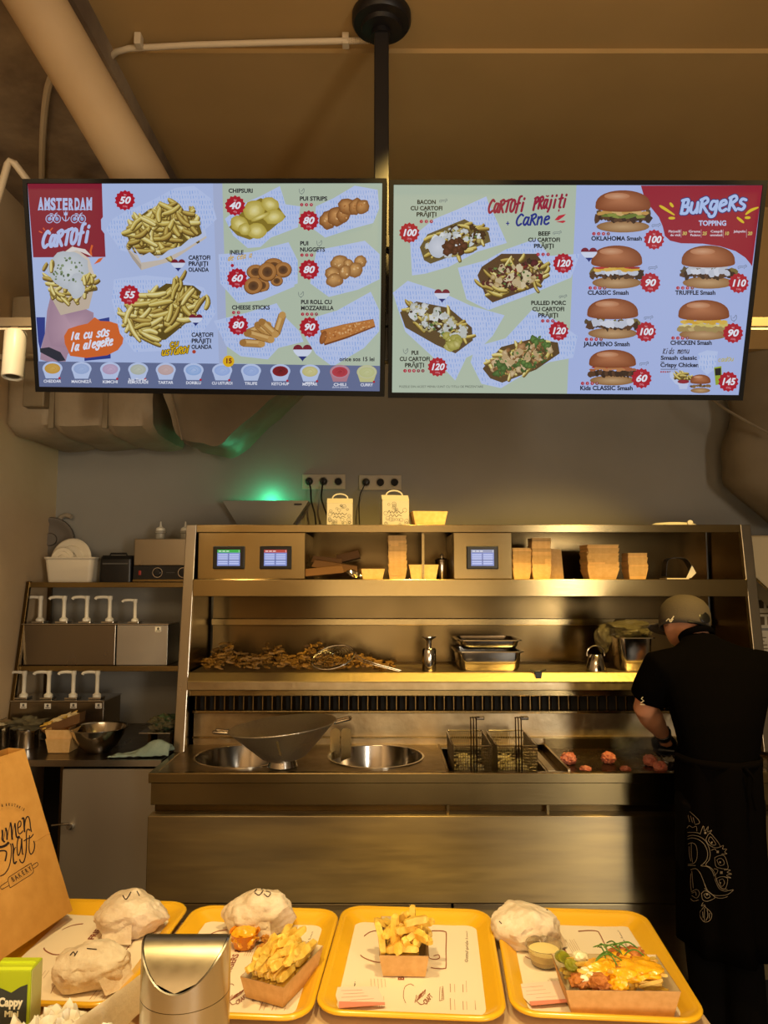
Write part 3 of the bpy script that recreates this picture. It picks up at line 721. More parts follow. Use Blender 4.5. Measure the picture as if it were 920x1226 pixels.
# ---- on top of the station
def printed_box(px0, px1, ytop, ybot, Y, lab, rz):
    x = X((px0 + px1) / 2, Y); w = (px1 - px0) / FPX * Y; z0 = ZT; h = at(0, ytop + 7, Y).z - z0; d = .075
    t = thing('printed_box', lab, 'takeaway box', (x, Y + d / 2, z0))
    m = mat('white_box_board', '#c9c3b4', .7); t.rotation_euler = (0, 0, rz)
    MB().box(-w / 2, w / 2, -d / 2, d / 2, 0, h * .82).build('body', m, t, noshift=True, bevel=.002)
    MB().prism([(-w / 2, -d / 2, h * .82), (-w / 2, d / 2, h * .82), (-w / 2, d * .12, h), (-w / 2, -d * .12, h)], (w, 0, 0)).build('gable', m, t, noshift=True)
    rx = w * .30
    MB().tube([(-rx, 0, h - .004)] + [(rx * cos(a), 0, h + .001 + .022 * sin(a)) for a in [pi - pi * k / 8 for k in range(9)]] + [(rx, 0, h - .004)], .0038, 6).build('handle', WHITEP, t, noshift=True)
    A_ = Art(lambda u, v: (u * w - w / 2, h * .82 * (1 - v)), 1e-5)
    K = '#3b3a38'
    for k in range(26):
        u, v = random.uniform(.1, .9), random.uniform(.1, .92)
        if .38 < v < .66 and .15 < u < .85: continue
        r = random.uniform(.04, .08)
        A_.stroke([(u + r * cos(a), v + r * sin(a)) for a in [2 * pi * j / 9 for j in range(10)]], .012, K)
        if k % 2: A_.stroke([(u - r * .5, v), (u, v + r * .4), (u + r * .5, v)], .012, K)
    A_.curve([(.2, .48), (.26, .40), (.3, .5), (.36, .42), (.42, .5), (.48, .41), (.54, .5), (.6, .42), (.68, .5), (.78, .43)], .022, K, 5); A_.curve([(.25, .62), (.32, .55), (.38, .63), (.45, .55), (.52, .64), (.6, .56), (.72, .61)], .022, K, 5)
    A_.build('print', INK, t, Matrix(((1, 0, 0, 0), (0, 0, -1, -d / 2 - .0003), (0, 1, 0, 0), (0, 0, 0, 1))))
random.seed(5)
printed_box(391, 422, 589, 627, 3.50, 'white doodle printed takeaway box with handle on the station, the left one', .03)
printed_box(456, 489, 585, 627, 3.47, 'white doodle printed takeaway box with handle on the station, the right one', .18)
t = thing('white_lid', 'white flat plastic lid with a round button at the top right end of the station', 'lid', (X(812, 3.5), 3.5, ZT))
b = MB(); vs = []
rings = [[Vector((X(808, 3.5) + .11 * s * cos(a), 3.50 + .05 * s * sin(a), ZT + h)) for a in [2 * pi * k / 24 for k in range(24)]] for s, h in ((1, 0), (1.02, .008), (.8, .018), (.3, .022))]
MB().loft(rings).build('lid_body', WHITEP, t, smooth=True)
MB().lathe([(.013, 0), (.013, .006), (.006, .007), (0, .007)], (X(829, 3.42), 3.435, ZT + .014), 16, axis=(0, -1, 0)).build('button', WHITEP, t)

# ---- middle shelf: fries heap, skimmer, dispenser, pans, bell scraper, tall pan
FRY = mat('fries', '#f2cf62', .45, c2='#e0b040', scale=45, rand=.22, bump=.1, bscale=120, sss=.1)
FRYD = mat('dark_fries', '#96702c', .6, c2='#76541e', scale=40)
def fry_mesh(b, p, d, L, r, bend=0.0):
    d = Vector(d).normalized(); s = d.cross(Vector((.3, .2, 1))).normalized(); u = s.cross(d)
    P = [Vector(p) + d * (L * f) + u * (bend * L * 4 * f * (1 - f)) for f in (0, .08, .5, .92, 1)]
    vs = []
    for q, k in zip(P, (.55, 1, 1.05, .95, .5)):
        for a in (45, 135, 225, 315): vs.append(q + s * (cos(radians(a)) * r * k) + u * (sin(radians(a)) * r * k))
    b.add(vs, [(4 * i + j, 4 * i + (j + 1) % 4, 4 * i + 4 + (j + 1) % 4, 4 * i + 4 + j) for i in range(4) for j in range(4)] + [(3, 2, 1, 0), (16, 17, 18, 19)])
random.seed(21)
b = MB()
for k in range(620):
    px = random.uniform(246, 472); env = (1 - max(0, (px - 385) / 90)) * (1 if px > 262 else (px - 240) / 22)
    y = random.uniform(3.36, 3.66); hh = .105 * max(env, .1) * (.65 + .35 * sin(px * .12)) * sin(pi * min(max((y - 3.30) / .42, 0), 1)) ** .5
    x = X(px, y); z = ZM + .010 + random.uniform(.1, 1) * hh
    a = random.uniform(0, 2 * pi); fry_mesh(b, (x, y, z), (cos(a), sin(a), random.uniform(-.35, .35)), random.uniform(.028, .045), .0062, random.uniform(-.1, .1))
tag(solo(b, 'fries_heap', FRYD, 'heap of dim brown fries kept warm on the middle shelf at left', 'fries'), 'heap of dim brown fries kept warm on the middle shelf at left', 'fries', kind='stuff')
# wire skimmer
t = thing('wire_skimmer', 'wire skimmer with a round spiral basket lying on the middle shelf', 'skimmer', (X(420, 3.3), 3.31, ZM))
c = at(402, 792, 3.32)
e1 = (at(428, 778, 3.33) - at(372, 801, 3.31)); R = .085
ux = Vector((.95, .1, .22)).normalized(); uy = Vector((-.15, .62, .70)).normalized()
c = Vector((X(400, 3.36), 3.36, ZM + .062))
MB().tube([c + ux * (R * 1.15 * cos(a)) + uy * (R * .72 * sin(a)) for a in [2 * pi * k / 36 for k in range(36)]], .0036, 6, closed=True).build('rim', CHROME, t, smooth=True)
dn = ux.cross(uy) * -1
b = MB()
for q in range(1, 8):
    s = q / 8; b.tube([c + dn * (.028 * (1 - s * s)) * -1 + ux * (R * 1.15 * s * cos(a)) + uy * (R * .72 * s * sin(a)) for a in [2 * pi * k / 28 for k in range(28)]], .0011, 4, closed=True)
for a in [pi * k / 4 for k in range(4)]: b.tube([c + dn * (-.028 * (1 - s * s)) + ux * (R * 1.15 * s * cos(a)) + uy * (R * .72 * s * sin(a)) for s in [k / 5 - 1 for k in range(11)]], .0013, 4)
b.build('wire_basket', CHROME, t)
h0 = c + ux * R * 1.1
MB().tube([h0, Vector((X(434, 3.34), 3.345, ZM + .055)), Vector((X(452, 3.34), 3.33, ZM + .034)), Vector((X(480, 3.34), 3.31, ZM + .008))], .0033, 8).build('handle', CHROME, t, smooth=True)
MB().tube([h0 + Vector((0, -.01, -.012)), Vector((X(434, 3.34), 3.335, ZM + .045)), Vector((X(452, 3.34), 3.32, ZM + .028)), Vector((X(478, 3.34), 3.305, ZM + .005))], .0022, 8).build('handle_rod', CHROME, t, smooth=True)
t = thing('salt_shaker', 'steel dispenser bottle with flared cap on the middle shelf', 'dispenser', (X(513.5, 3.34), 3.36, ZM))
px_ = X(513.5, 3.34)
MB().lathe([(0, 0), (.030, 0), (.032, .003), (.032, .094), (.027, .103), (0, .104)], (px_, 3.36, ZM), 24).build('body', CHROME, t, smooth=True)
MB().lathe([(.011, .100), (.011, .128), (.014, .140), (.033, .152), (.033, .156), (0, .158)], (px_, 3.36, ZM), 24).build('cap', CHROME, t, smooth=True)
# gastronorm pans
def gpan(name, x0, x1, y0, y1, z0, h, label, n_rim=.012, m=None, parts=True, z_lip=None):
    t = thing(name, label, 'pan', ((x0 + x1) / 2, (y0 + y1) / 2, z0))
    cx, cy, w, d = (x0 + x1) / 2, (y0 + y1) / 2, x1 - x0, y1 - y0
    O = [rrect(cx, cy, w - .03, d - .03, .03, z0), rrect(cx, cy, w - .012, d - .012, .03, z0 + .015), rrect(cx, cy, w, d, .03, z0 + h)]
    I = [rrect(cx, cy, w - .002, d - .002, .03, z0 + h), rrect(cx, cy, w - .014, d - .014, .03, z0 + .017), rrect(cx, cy, w - .034, d - .034, .03, z0 + .003)]
    MB().loft(O + I).build('pan_body', m or CHROME, t, smooth=True)
    MB().loft([rrect(cx, cy, w - .002, d - .002, .03, z0 + h), rrect(cx, cy, w + .024, d + .024, .035, z0 + h), rrect(cx, cy, w + .026, d + .026, .035, z0 + h - .004)], False, False).build('rim', m or CHROME, t, solid=.0015)
    return t
gpan('steam_pan', X(548, 3.36), X(622, 3.36), 3.345, 3.60, ZM + .001, .088, 'lower steel pan of the stacked pair on the middle shelf')
gpan('steam_pan', X(550, 3.36), X(620, 3.36), 3.347, 3.598, ZM + .098, .042, 'upper shallow steel pan of the stacked pair on the middle shelf')
t = thing('binder_clip', 'small black clip on the middle shelf edge right of the steel pans', 'clip', (X(641, 3.29), 3.29, ZM + .005))
P0 = Vector((X(641, 3.28), 3.2785, ZM))
MB().hexa([P0 + Vector(v) for v in ((-.008, -.006, -.032), (.014, -.006, -.032), (.014, -.002, -.032), (-.008, -.002, -.032), (-.012, -.006, .006), (.018, -.006, .006), (.018, .02, .006), (-.012, .02, .006))]).build('jaw', BLACK, t)
MB().tube([P0 + Vector((-.03, .01, .014)), P0 + Vector((-.01, .0, .008)), P0 + Vector((.01, 0, .008)), P0 + Vector((.04, .012, .014))], .003, 6).build('lever', BLACK, t)
t = thing('bell_scraper', 'small steel bell shaped press with a loop handle on the middle shelf', 'press', (X(710, 3.35), 3.35, ZM))
px_ = X(710, 3.35)
MB().lathe([(.046, 0), (.047, .004), (.029, .072), (.026, .076), (0, .077)], (px_, 3.35, ZM), 28).build('bell', CHROME, t, smooth=True)
MB().tube(arc((px_, 3.35, ZM + .074), .040, radians(-8), radians(188), 16), .0045, 8).build('handle', CHROME, t, smooth=True)
tp = gpan('tall_pan', X(738, 3.36), X(778, 3.36), 3.35, 3.50, ZM + .001, .150, 'tall narrow steel pan holding a plastic bag beside the cook')
t = thing('plastic_bag', 'crumpled clear plastic bag of greens spilling over the tall pan', 'bag', (X(752, 3.38), 3.42, ZM + .15))
def lump(c, r, seed, n=3, amp=.3, fr=2.2, flat=None):
    bm = bmesh.new(); bmesh.ops.create_icosphere(bm, subdivisions=n, radius=1)
    b = MB(); vs = []
    for v in bm.verts:
        p = v.co.copy(); k = 1 + amp * noise.noise(p * fr + Vector((seed, seed * 2, 0))) + amp * .4 * abs(noise.noise(p * fr * 3 + Vector((seed, 0, 0))))
        q = Vector((p.x * r[0] * k, p.y * r[1] * k, p.z * r[2] * k))
        if flat is not None: q.z = max(q.z, flat)
        vs.append(q + Vector(c))
    b.add(vs, [tuple(v.index for v in f.verts) for f in bm.faces]); bm.free(); return b
BAGM = mat('clear_film', '#8c8468', .2, trans=.55, bump=.8, bscale=45, ior=1.25, alpha=.8)
lump((X(751, 3.38), 3.42, ZM + .185), (.115, .085, .040), 3, 4, .4, 2.6).build('bag_body', BAGM, t, smooth=True)
lump((X(721, 3.38), 3.40, ZM + .145), (.035, .04, .055), 8, 3, .4, 2.6).build('bag_tail', BAGM, t, smooth=True)
lump((X(756, 3.38), 3.42, ZM + .175), (.075, .06, .025), 5, 3, .5, 4).build('greens', mat('wilted_greens', '#7a7420', .7, c2='#4c4a14', scale=30), t, smooth=True)

# ---- counter: conical pan, baskets, meat balls
ZC = .904
t = thing('conical_pan', 'wide conical hammered steel pan with two loop handles between the round wells', 'pan', (X(338, 2.93), 3.0, ZC))
c = Vector((X(340, 2.95), 3.0, ZC))
tilt = Matrix.Translation(c) @ Matrix.Rotation(radians(-5.5), 4, 'Y') @ Matrix.Translation(-c)
R = .213; hh = .128
foot = MB().lathe([(.058, .0), (.060, .002), (.052, .030), (.050, .030)], c, 32, caps=False)
foot.build('foot_ring', CHROME, t, smooth=True, solid=.002)
b = MB().lathe([(0, .028), (.075, .030), (.092, .040), (R, hh + .028), (R + .006, hh + .031), (R + .005, hh + .034), (R - .002, hh + .033), (.090, .044), (.070, .034), (0, .032)], c + Vector((.012, 0, 0)), 56, caps=False)
b.xf(tilt); b.build('bowl', HAMMER, t, smooth=True)
for s in (-1, 1):
    x0 = c.x + .012 + s * R
    pts = [Vector((x0 - s * .004, c.y - .022, c.z + hh + .024)), Vector((x0 + s * .050, c.y - .022, c.z + hh + .032)), Vector((x0 + s * .062, c.y - .015, c.z + hh + .033)), Vector((x0 + s * .062, c.y + .015, c.z + hh + .033)), Vector((x0 + s * .050, c.y + .022, c.z + hh + .032)), Vector((x0 - s * .004, c.y + .022, c.z + hh + .024))]
    MB().tube([tilt @ p for p in spline(pts, 4)], .0062, 8).build('handle', CHROME, t, smooth=True)
MB().prism([tilt @ Vector(p) for p in ((c.x + .012, c.y - R * .92, c.z + hh + .01), (c.x + .022, c.y - R * .92, c.z + hh + .01), (c.x + .020, c.y - R * .62, c.z + .07), (c.x + .014, c.y - R * .62, c.z + .07))], (0, .004, 0)).build('seam_strip', CHROME, t)
t = thing('reflection_plate', 'small steel plate guards standing behind the right round well', 'guard', (X(408, 3.2), 3.20, ZC))  # plates built where only a faint reflection shows
x_ = X(408, 3.24)
for dx, col in ((-.02, STEEL), (.028, STEEL)):
    MB().prism([(x_ + dx - .022, 3.25, .86), (x_ + dx + .022, 3.25, .88), (x_ + dx + .022, 3.25, .985)] + [Vector((x_ + dx + .022 * cos(a), 3.25, .985 + .018 * sin(a))) for a in [pi * k / 8 for k in range(1, 8)]] + [(x_ + dx - .022, 3.25, .985)], (0, .003, 0)).build('plate', col, t)
def basket(x0, x1, y0, y1, z0, z1, lab, seed):
    t = thing('fry_basket', lab, 'fry basket', ((x0 + x1) / 2, (y0 + y1) / 2, z0), 'fry baskets')
    k = .008
    def wall(b, A, B, C, D, nu, nv, r=.0011):  # lattice on quad A-B (bottom) D-C (top)
        for i in range(nu + 1):
            f = i / nu; b.tube([Vector(A).lerp(Vector(B), f), Vector(D).lerp(Vector(C), f)], r, 4, False)
        for i in range(nv + 1):
            f = i / nv; b.tube([Vector(A).lerp(Vector(D), f), Vector(B).lerp(Vector(C), f)], r, 4, False)
    q = [(x0 + k, y0 + k, z0), (x1 - k, y0 + k, z0), (x1 - k, y1 - k, z0), (x0 + k, y1 - k, z0)]
    p = [(x0, y0, z1), (x1, y0, z1), (x1, y1, z1), (x0, y1, z1)]
    b = MB()
    for i in range(4):
        j = (i + 1) % 4; wall(b, q[i], q[j], p[j], p[i], 16 if i % 2 == 0 else 26, 16)
    wall(b, q[0], q[1], q[2], q[3], 16, 26)
    o = b.build('wire_mesh', mat('basket_wire', '#a39a86', .3, 1.0), t)
    MB().tube(rrect((x0 + x1) / 2, (y0 + y1) / 2, x1 - x0, y1 - y0, .012, z1), .0032, 6, closed=True).build('rim', CHROME, t, smooth=True)
    xc = (x0 + x1) / 2 + .004; top = 1.10
    for dx in (-.011, 0, .011):
        MB().tube(spline([(xc + dx, y0 - .006, z0 + .03), (xc + dx, y0 - .007, z1), (xc + dx, y0 - .006, top - .01), (xc + dx * .8, y0 + .004, top), (xc + dx * .6 + .03, y0 + .05, top - .008)], 5), .0026, 6).build('handle_wire', STEEL_D, t, smooth=True)
    MB().box(xc + .016, xc + .05, y0 + .035, y0 + .055, top - .016, top - .002).build('handle_clip', CHROME, t, bevel=.003)
    random.seed(seed); b = MB()
    for i in range(170):
        x = random.uniform(x0 + .02, x1 - .06); y = random.uniform(y0 + .018, y1 - .03)
        d = (random.uniform(.2, 1), random.uniform(-.8, .8), random.uniform(-.2, .2)); d = Vector(d).normalized()
        Lf = min(.05, (x1 - .014 - x) / max(d.x, .1), (y1 - .012 - y) / d.y if d.y > .05 else 9, (y - y0 - .012) / -d.y if d.y < -.05 else 9)
        fry_mesh(b, (x, y, random.uniform(z0 + .012, z0 + .098)), d, max(Lf, .012), .0042)
    b.build('raw_fries', mat('raw_fries', '#d8cfa4', .5, c2='#c9bc86', scale=30), t, stuff=True)
basket(.275, .430, 2.965, 3.265, .80, .990, 'wire fry basket with pale raw fries, left one beside the round well', 4)
basket(.450, .612, 2.965, 3.265, .80, .990, 'wire fry basket with pale raw fries, right one beside the griddle', 9)
MEAT = mat('raw_mince', '#d8907a', .45, c2='#bd6450', scale=60, bump=.9, bscale=130, sss=.15)
balls = [(681, 911, .027, 'ball of minced meat at the back left of the griddle'), (703, 922, .020, 'flattened meat ball at the front left of the griddle'), (729, 910, .026, 'ball of minced meat at the back middle of the griddle'),
         (750, 921, .019, 'flattened meat ball at the front middle of the griddle'), (779, 913, .025, 'ball of minced meat near the cook, behind the rightmost'), (792, 921, .023, 'rightmost meat ball beside the scraper')]
for i, (px, py, r, lab) in enumerate(balls):
    p = atz(px, py + 3, .887); p.y = max(p.y, 2.965 + r)
    fl = .62 if 'flattened' in lab else .9
    o = lump((0, 0, r * fl), (r * 1.1, r * 1.1, r * fl), i * 3.1, 4, .28, 3.4, flat=-r * fl * .86 + 0).build('meat_ball', MEAT, loc=(p.x, p.y, .8855 - r * fl * .13), noshift=True, smooth=True)
    tag(o, lab, 'meat ball')

# ================================================================ LEFT SHELVES
T1, T2, T3 = 1.636, 1.237, .902
# white tub with lids
t = thing('plastic_tub', 'cream plastic tub holding round lids on the top left shelf', 'tub', (X(83, 3.66), 3.74, T1))
xa, xb = X(53, 3.64), X(112, 3.64); za, zb_ = T1, at(80, 668, 3.66).z
cx, w = (xa + xb) / 2, xb - xa
MB().loft([rrect(cx, 3.74, w * .88, .17, .02, za), rrect(cx, 3.74, w, .20, .025, zb_), rrect(cx, 3.74, w + .012, .212, .028, zb_ + .003), rrect(cx, 3.74, w + .010, .21, .028, zb_ - .006)], True, False).build('tub_body', CREAM, t, smooth=True, solid=.003)
for i, (px, py, r, yy, lab, sc) in enumerate(((85, 668, .108, 3.72, 'large round cream lid standing in the tub on the top left shelf', 1), (74, 668, .060, 3.66, 'small round cream lid standing at the front of the tub', 1))):
    p = at(px, py, yy); ax = (-.1, -1, .12)
    if i == 0: p.z = T1 + .012 + r * .97
    else: p = Vector((p.x, 3.668, zb_ - .005))
    t = thing('round_cover', lab, 'lid', p)
    MB().lathe([(0, .006), (.03 * r / .1, .006), (.034 * r / .1, .012), (.06 * r / .1, .012), (.066 * r / .1, .004), (r * .93, .006), (r, 0), (r * .99, -.006), (r * .9, -.002), (0, 0)], p, 40, axis=ax, caps=False).build('disc', CREAM, t, smooth=True)
    MB().lathe([(.010, .005), (.012, .02), (.008, .026), (0, .027)], p, 16, axis=ax).build('knob', CREAM, t, smooth=True)
# ghostly dark round thing at the wall: fan
t = thing('corner_fan', 'dark grey round wall fan on a pale bracket in the corner above the tub', 'fan', at(62, 660, 3.84))
c = at(60, 646, 3.83)
MB().lathe([(0, .014), (.03, .014), (.035, .004), (.085, 0), (.10, .01), (.115, .01), (.12, -.01), (.11, -.03), (0, -.04)], c, 36, axis=(.35, -1, 0), caps=False).build('guard_disc', mat('fan_grey', '#5a5146', .6), t, smooth=True)
MB().tube(spline([at(76, 640, 3.86), at(72, 622, 3.88), at(79, 617, 3.87), at(86, 619, 3.86)], 5), .012, 8).build('bracket', mat('fan_bracket', '#9a8f7d', .5), t, smooth=True)
# black appliance
t = thing('black_appliance', 'black countertop appliance between the cream tub and the steel warmer', 'appliance', (X(139, 3.66), 3.74, T1))
xa, xb = X(119, 3.64), X(159, 3.64); zt_ = at(0, 665, 3.66).z
MB().loft([rrect((xa + xb) / 2, 3.74, xb - xa, .2, .02, T1), rrect((xa + xb) / 2, 3.74, xb - xa, .2, .02, zt_ - .02), rrect((xa + xb) / 2, 3.745, (xb - xa) * .93, .18, .02, zt_)]).build('body', BLACK, t, smooth=True, angle=35)
MB().tube([(xa + .04, 3.68, zt_ - .002), (xa + .045, 3.68, zt_ + .010), (xb - .045, 3.68, zt_ + .010), (xb - .04, 3.68, zt_ - .002)], .005, 8).build('handle', BLACK, t)
MB().box(xa + .02, xb - .02, 3.637, 3.641, zt_ - .045, zt_ - .038).build('trim_strip', mat('grey_trim', '#4b4a48', .4), t)
# steel warmer with knobs
t = thing('food_warmer', 'steel countertop warmer with a black control strip beside the station post', 'warmer', (X(195, 3.66), 3.74, T1))
xa, xb = X(160, 3.63), -.945; z1_ = at(0, 645, 3.64).z; zk0, zk1 = T1 + .014, T1 + .082
MB().box(xa, xb, 3.64, 3.85, zk1, z1_).build('housing', STEEL_V, t, bevel=.004)
MB().box(xa, xb, 3.635, 3.85, zk0, zk1).build('control_strip', BLACK, t, bevel=.002)
MB().box(xa, xb, 3.634, 3.85, T1 + .003, zk0).build('base_trim', STEEL, t)
for px, r in ((188.5, .019), (219, .019)):
    q = X(px, 3.62); o = MB().lathe([(r * 1.25, 0), (r * 1.25, .002), (r, .002), (r * .9, .014), (0, .015)], (q, 3.636, (zk0 + zk1) / 2), 20, axis=(0, -1, 0)).build('dial', BLACK, t, smooth=True)
    MB().lathe([(r * 1.32, 0), (r * 1.32, .0015), (r * 1.18, .0015), (r * 1.18, 0)], (q, 3.6345, (zk0 + zk1) / 2), 24, axis=(0, -1, 0)).build('dial_ring', CHROME, o)
q = X(167.5, 3.62); MB().box(q - .006, q + .006, 3.630, 3.636, T1 + .036, T1 + .058).build('power_switch', mat('red_switch', '#a02a1c', .3), t, bevel=.001)
q = X(204, 3.62); MB().box(q - .02, q + .02, 3.633, 3.636, T1 + .046, T1 + .050).build('maker_plate', mat('grey_trim', '#4b4a48', .4), t)
for x_ in (xa + .015, xb - .02): MB().box(x_ - .008, x_ + .008, 3.65, 3.67, T1, T1 + .004).build('foot', BLACK, t)
for px, lab in ((189, 'clear squeeze bottle on the steel warmer, left one'), (219, 'clear squeeze bottle on the steel warmer, right one by the post')):
    x_ = X(px, 3.68); t = thing('squeeze_bottle', lab, 'bottle', (x_, 3.72, z1_), 'squeeze bottles on the warmer')
    MB().lathe([(0, 0), (.022, 0), (.024, .003), (.024, .030), (.030, .033), (.030, .040), (.022, .046)], (x_, 3.72, z1_), 20).build('bottle_body', mat('cloudy_plastic', '#b7b2a4', .25, trans=.35, alpha=.85), t, smooth=True)
    MB().lathe([(.024, .044), (.022, .058), (.010, .064), (.006, .068), (.003, .092), (0, .093)], (x_, 3.72, z1_), 16).build('nozzle', WHITEP, t, smooth=True)
# pump stations
LBL = mat('white_label', '#d5d0c4', .6)
def pump_head(x, y, z, s, lab, side=-1):
    t = thing('sauce_pump', lab, 'sauce pump', (x, y, z))
    MB().box(x - .030 * s, x + .030 * s, y - .030 * s, y + .030 * s, z, z + .009 * s).build('cover_plate', CHROME, t, bevel=.002)
    MB().lathe([(.020 * s, .008 * s), (.020 * s, .02 * s), (.012 * s, .026 * s), (.0095 * s, .03 * s), (.0095 * s, .110 * s), (.012 * s, .116 * s), (.012 * s, .132 * s), (0, .134 * s)], (x, y, z), 18).build('pump_shaft', WHITEP, t, smooth=True)
    MB().tube(spline([(x, y, z + .124 * s), (x + side * .035 * s, y - .004, z + .127 * s), (x + side * .062 * s, y - .008, z + .124 * s), (x + side * .070 * s, y - .01, z + .116 * s)], 4), [.0075 * s] * 13, 8).build('spout', WHITEP, t, smooth=True)
def station(name, xa, xb, yf, yb, z0, z1, m, lab, labels=()):
    t = thing(name, lab, 'sauce station', ((xa + xb) / 2, (yf + yb) / 2, z0))
    MB().box(xa, xb, yf, yb, z0, z1).build('housing', m, t, bevel=.003)
    MB().box(xa - .004, xb + .004, yf - .004, yb, z1, z1 + .005).build('top_flange', CHROME, t, bevel=.001)
    for px, py in labels:
        q = at(px, py, yf - .002); s = .015
        o = MB().box(q.x - s, q.x + s, yf - .0025, yf - .001, q.z - s * .8, q.z + s * .8).build('label', LBL, t)
        A_ = Art(lambda u, v: (q.x - org(t).x - s + 2 * s * u, q.z - org(t).z + s * .8 - 1.6 * s * v), 1e-5)
        A_.ell(.5, .38, .2, .26, '#4a4844', n=10); A_.stroke([(.15, .78), (.85, .78)], .16, '#4a4844')
        A_.build('label_print', INK, o, Matrix(((1, 0, 0, 0), (0, 0, -1, yf - .0027 - org(t).y), (0, 1, 0, 0), (0, 0, 0, 1))))
    return t
yf = 3.56
za = at(0, 748, yf).z; DS = mat('mirror_brown_steel', '#8f8577', .25, 1, var=.08, bscale=4)
station('sauce_station', X(31, yf), X(142, yf), yf, yf + .2, T2, za, DS, 'long dark steel sauce station on the middle left shelf')
station('sauce_station', X(143.5, yf), X(204, yf), yf, yf + .2, T2, za, mat('pale_steel', '#c2c3c2', .35, 1, var=.1, bscale=5), 'pale steel sauce station right on the middle left shelf', [(189.5, 753.5)])
for i, (px, lab) in enumerate(((54, 'leftmost white sauce pump on the middle left shelf'), (82, 'second white sauce pump from the left on the middle shelf'), (109, 'third white sauce pump from the left on the middle shelf'), (136, 'fourth white sauce pump from the left on the middle shelf'))):
    pump_head(X(px, 3.64), yf + .06, za + .0055, 1.0, lab)
pump_head(X(166, 3.64), yf + .06, za + .0055, .88, 'shorter white sauce pump on the pale steel station', -1)
yf = 3.47; za = at(0, 840, yf).z
station('sauce_station', LX + .02, X(131, yf), yf, yf + .22, T3 + .0, za, DS, 'labelled steel sauce station standing on the prep counter', [(28, 845), (57, 845.5), (88, 845), (118, 845)])
for px, lab in ((37, 'leftmost white sauce pump on the labelled station'), (66, 'second white sauce pump on the labelled station'), (95, 'third white sauce pump on the labelled station'), (123, 'rightmost white sauce pump on the labelled station')):
    pump_head(X(px, 3.53), yf + .055, za + .0055, .98, lab)
# bowls and tubs on the prep counter
def bowl(x, y, z, R, h, rb, label, name, m=CHROME):
    t = thing(name, label, 'bowl', (x, y, z))
    MB().lathe([(0, 0), (rb, 0), (rb + (R - rb) * .45, h * .28), (rb + (R - rb) * .8, h * .65), (R * .97, h * .97), (R * 1.04, h), (R * 1.04, h - .003), (R * .95, h * .93), (rb + (R - rb) * .75, h * .64), (rb + (R - rb) * .4, h * .30), (rb, .004), (0, .004)], (x, y, z), 44, caps=False).build('bowl_body', m, t, smooth=True)
    return t
p = atz(120, 904, T3)
bowl(X(120, 3.2), 3.26, T3, .118, .105, .05, 'wide shiny steel mixing bowl on the prep counter', 'mixing_bowl')
def pot(px, y, R, h, lab, fill, fl):
    x = X(px, y); t = thing('round_pan', lab, 'pan', (x, y, T3))
    MB().lathe([(0, 0), (R * .96, 0), (R * .97, h * .82), (R * 1.0, h * .86), (R * 1.0, h), (R * 1.06, h + .001), (R * .98, h - .002), (R * .95, h * .8), (R * .94, .004), (0, .004)], (x, y, T3), 36, caps=False).build('pan_body', CHROME, t, smooth=True)
    lump((x, y, T3 + h * .78), (R * .86, R * .86, h * .22), px, 4, .35, 4).build('contents', fill, t, smooth=True)
    MB().tube([(x - R * .1, y - R * .6, T3 + h * .95), (x + R * .9, y - R * .1, T3 + h + .03)], .004, 6).build('spoon', CHROME, t)
pot(-5, 3.30, .100, .11, 'round steel pan of white sauce at the left end of the prep counter', mat('white_sauce', '#c9c2ac', .5, bump=.4, bscale=60), 1)
pot(43, 3.34, .052, .082, 'smaller round steel pan covered in cling film beside the leftmost pan', mat('grey_filling', '#6e6250', .5, bump=.6, bscale=70), 1)
t = thing('cling_film', 'crumpled clear film rising from the smaller round pan', 'film', (X(42, 3.34), 3.34, T3 + .09))
lump((X(42, 3.34), 3.34, T3 + .102), (.062, .05, .026), 12, 4, .9, 3.2).build('film_sheet', BAGM, t, smooth=True)
# cartons with loaded fries on the prep counter
single(60, 90, 885, 898, 3.22, .11, 'food_tray', 'lower kraft tray of the pair left of the mixing bowl', base=T3)
single(59, 92, 874, 890, 3.225, .115, 'food_tray', 'upper kraft tray of the pair left of the mixing bowl', base=T3 + .034)
t = thing('loaded_tray', 'tilted kraft tray loaded with fries and sauce on the prep counter', 'food tray', (X(84, 3.3), 3.32, T3 + .09))
M_ = Matrix.Translation((X(84, 3.3), 3.33, T3 + .088)) @ Matrix.Rotation(radians(-20), 4, 'Y') @ Matrix.Rotation(.1, 4, 'Z')
boat(None, '', .18, .09, .038).xf(M_).build('tray', DK, t)
b = MB(); random.seed(31)
for k in range(60):
    a = random.uniform(0, 2 * pi); fry_mesh(b, (random.uniform(-.075, .05), random.uniform(-.03, .03), random.uniform(.02, .048)), (cos(a) * 1.6, sin(a), random.uniform(-.1, .3)), random.uniform(.03, .05), .004)
b.xf(M_).build('fries_filling', FRY, t, stuff=True)
lump((0, 0, .042), (.06, .028, .014), 4, 3, .5, 3).xf(M_).build('sauce', mat('pale_sauce', '#d9c79a', .35), t, smooth=True)
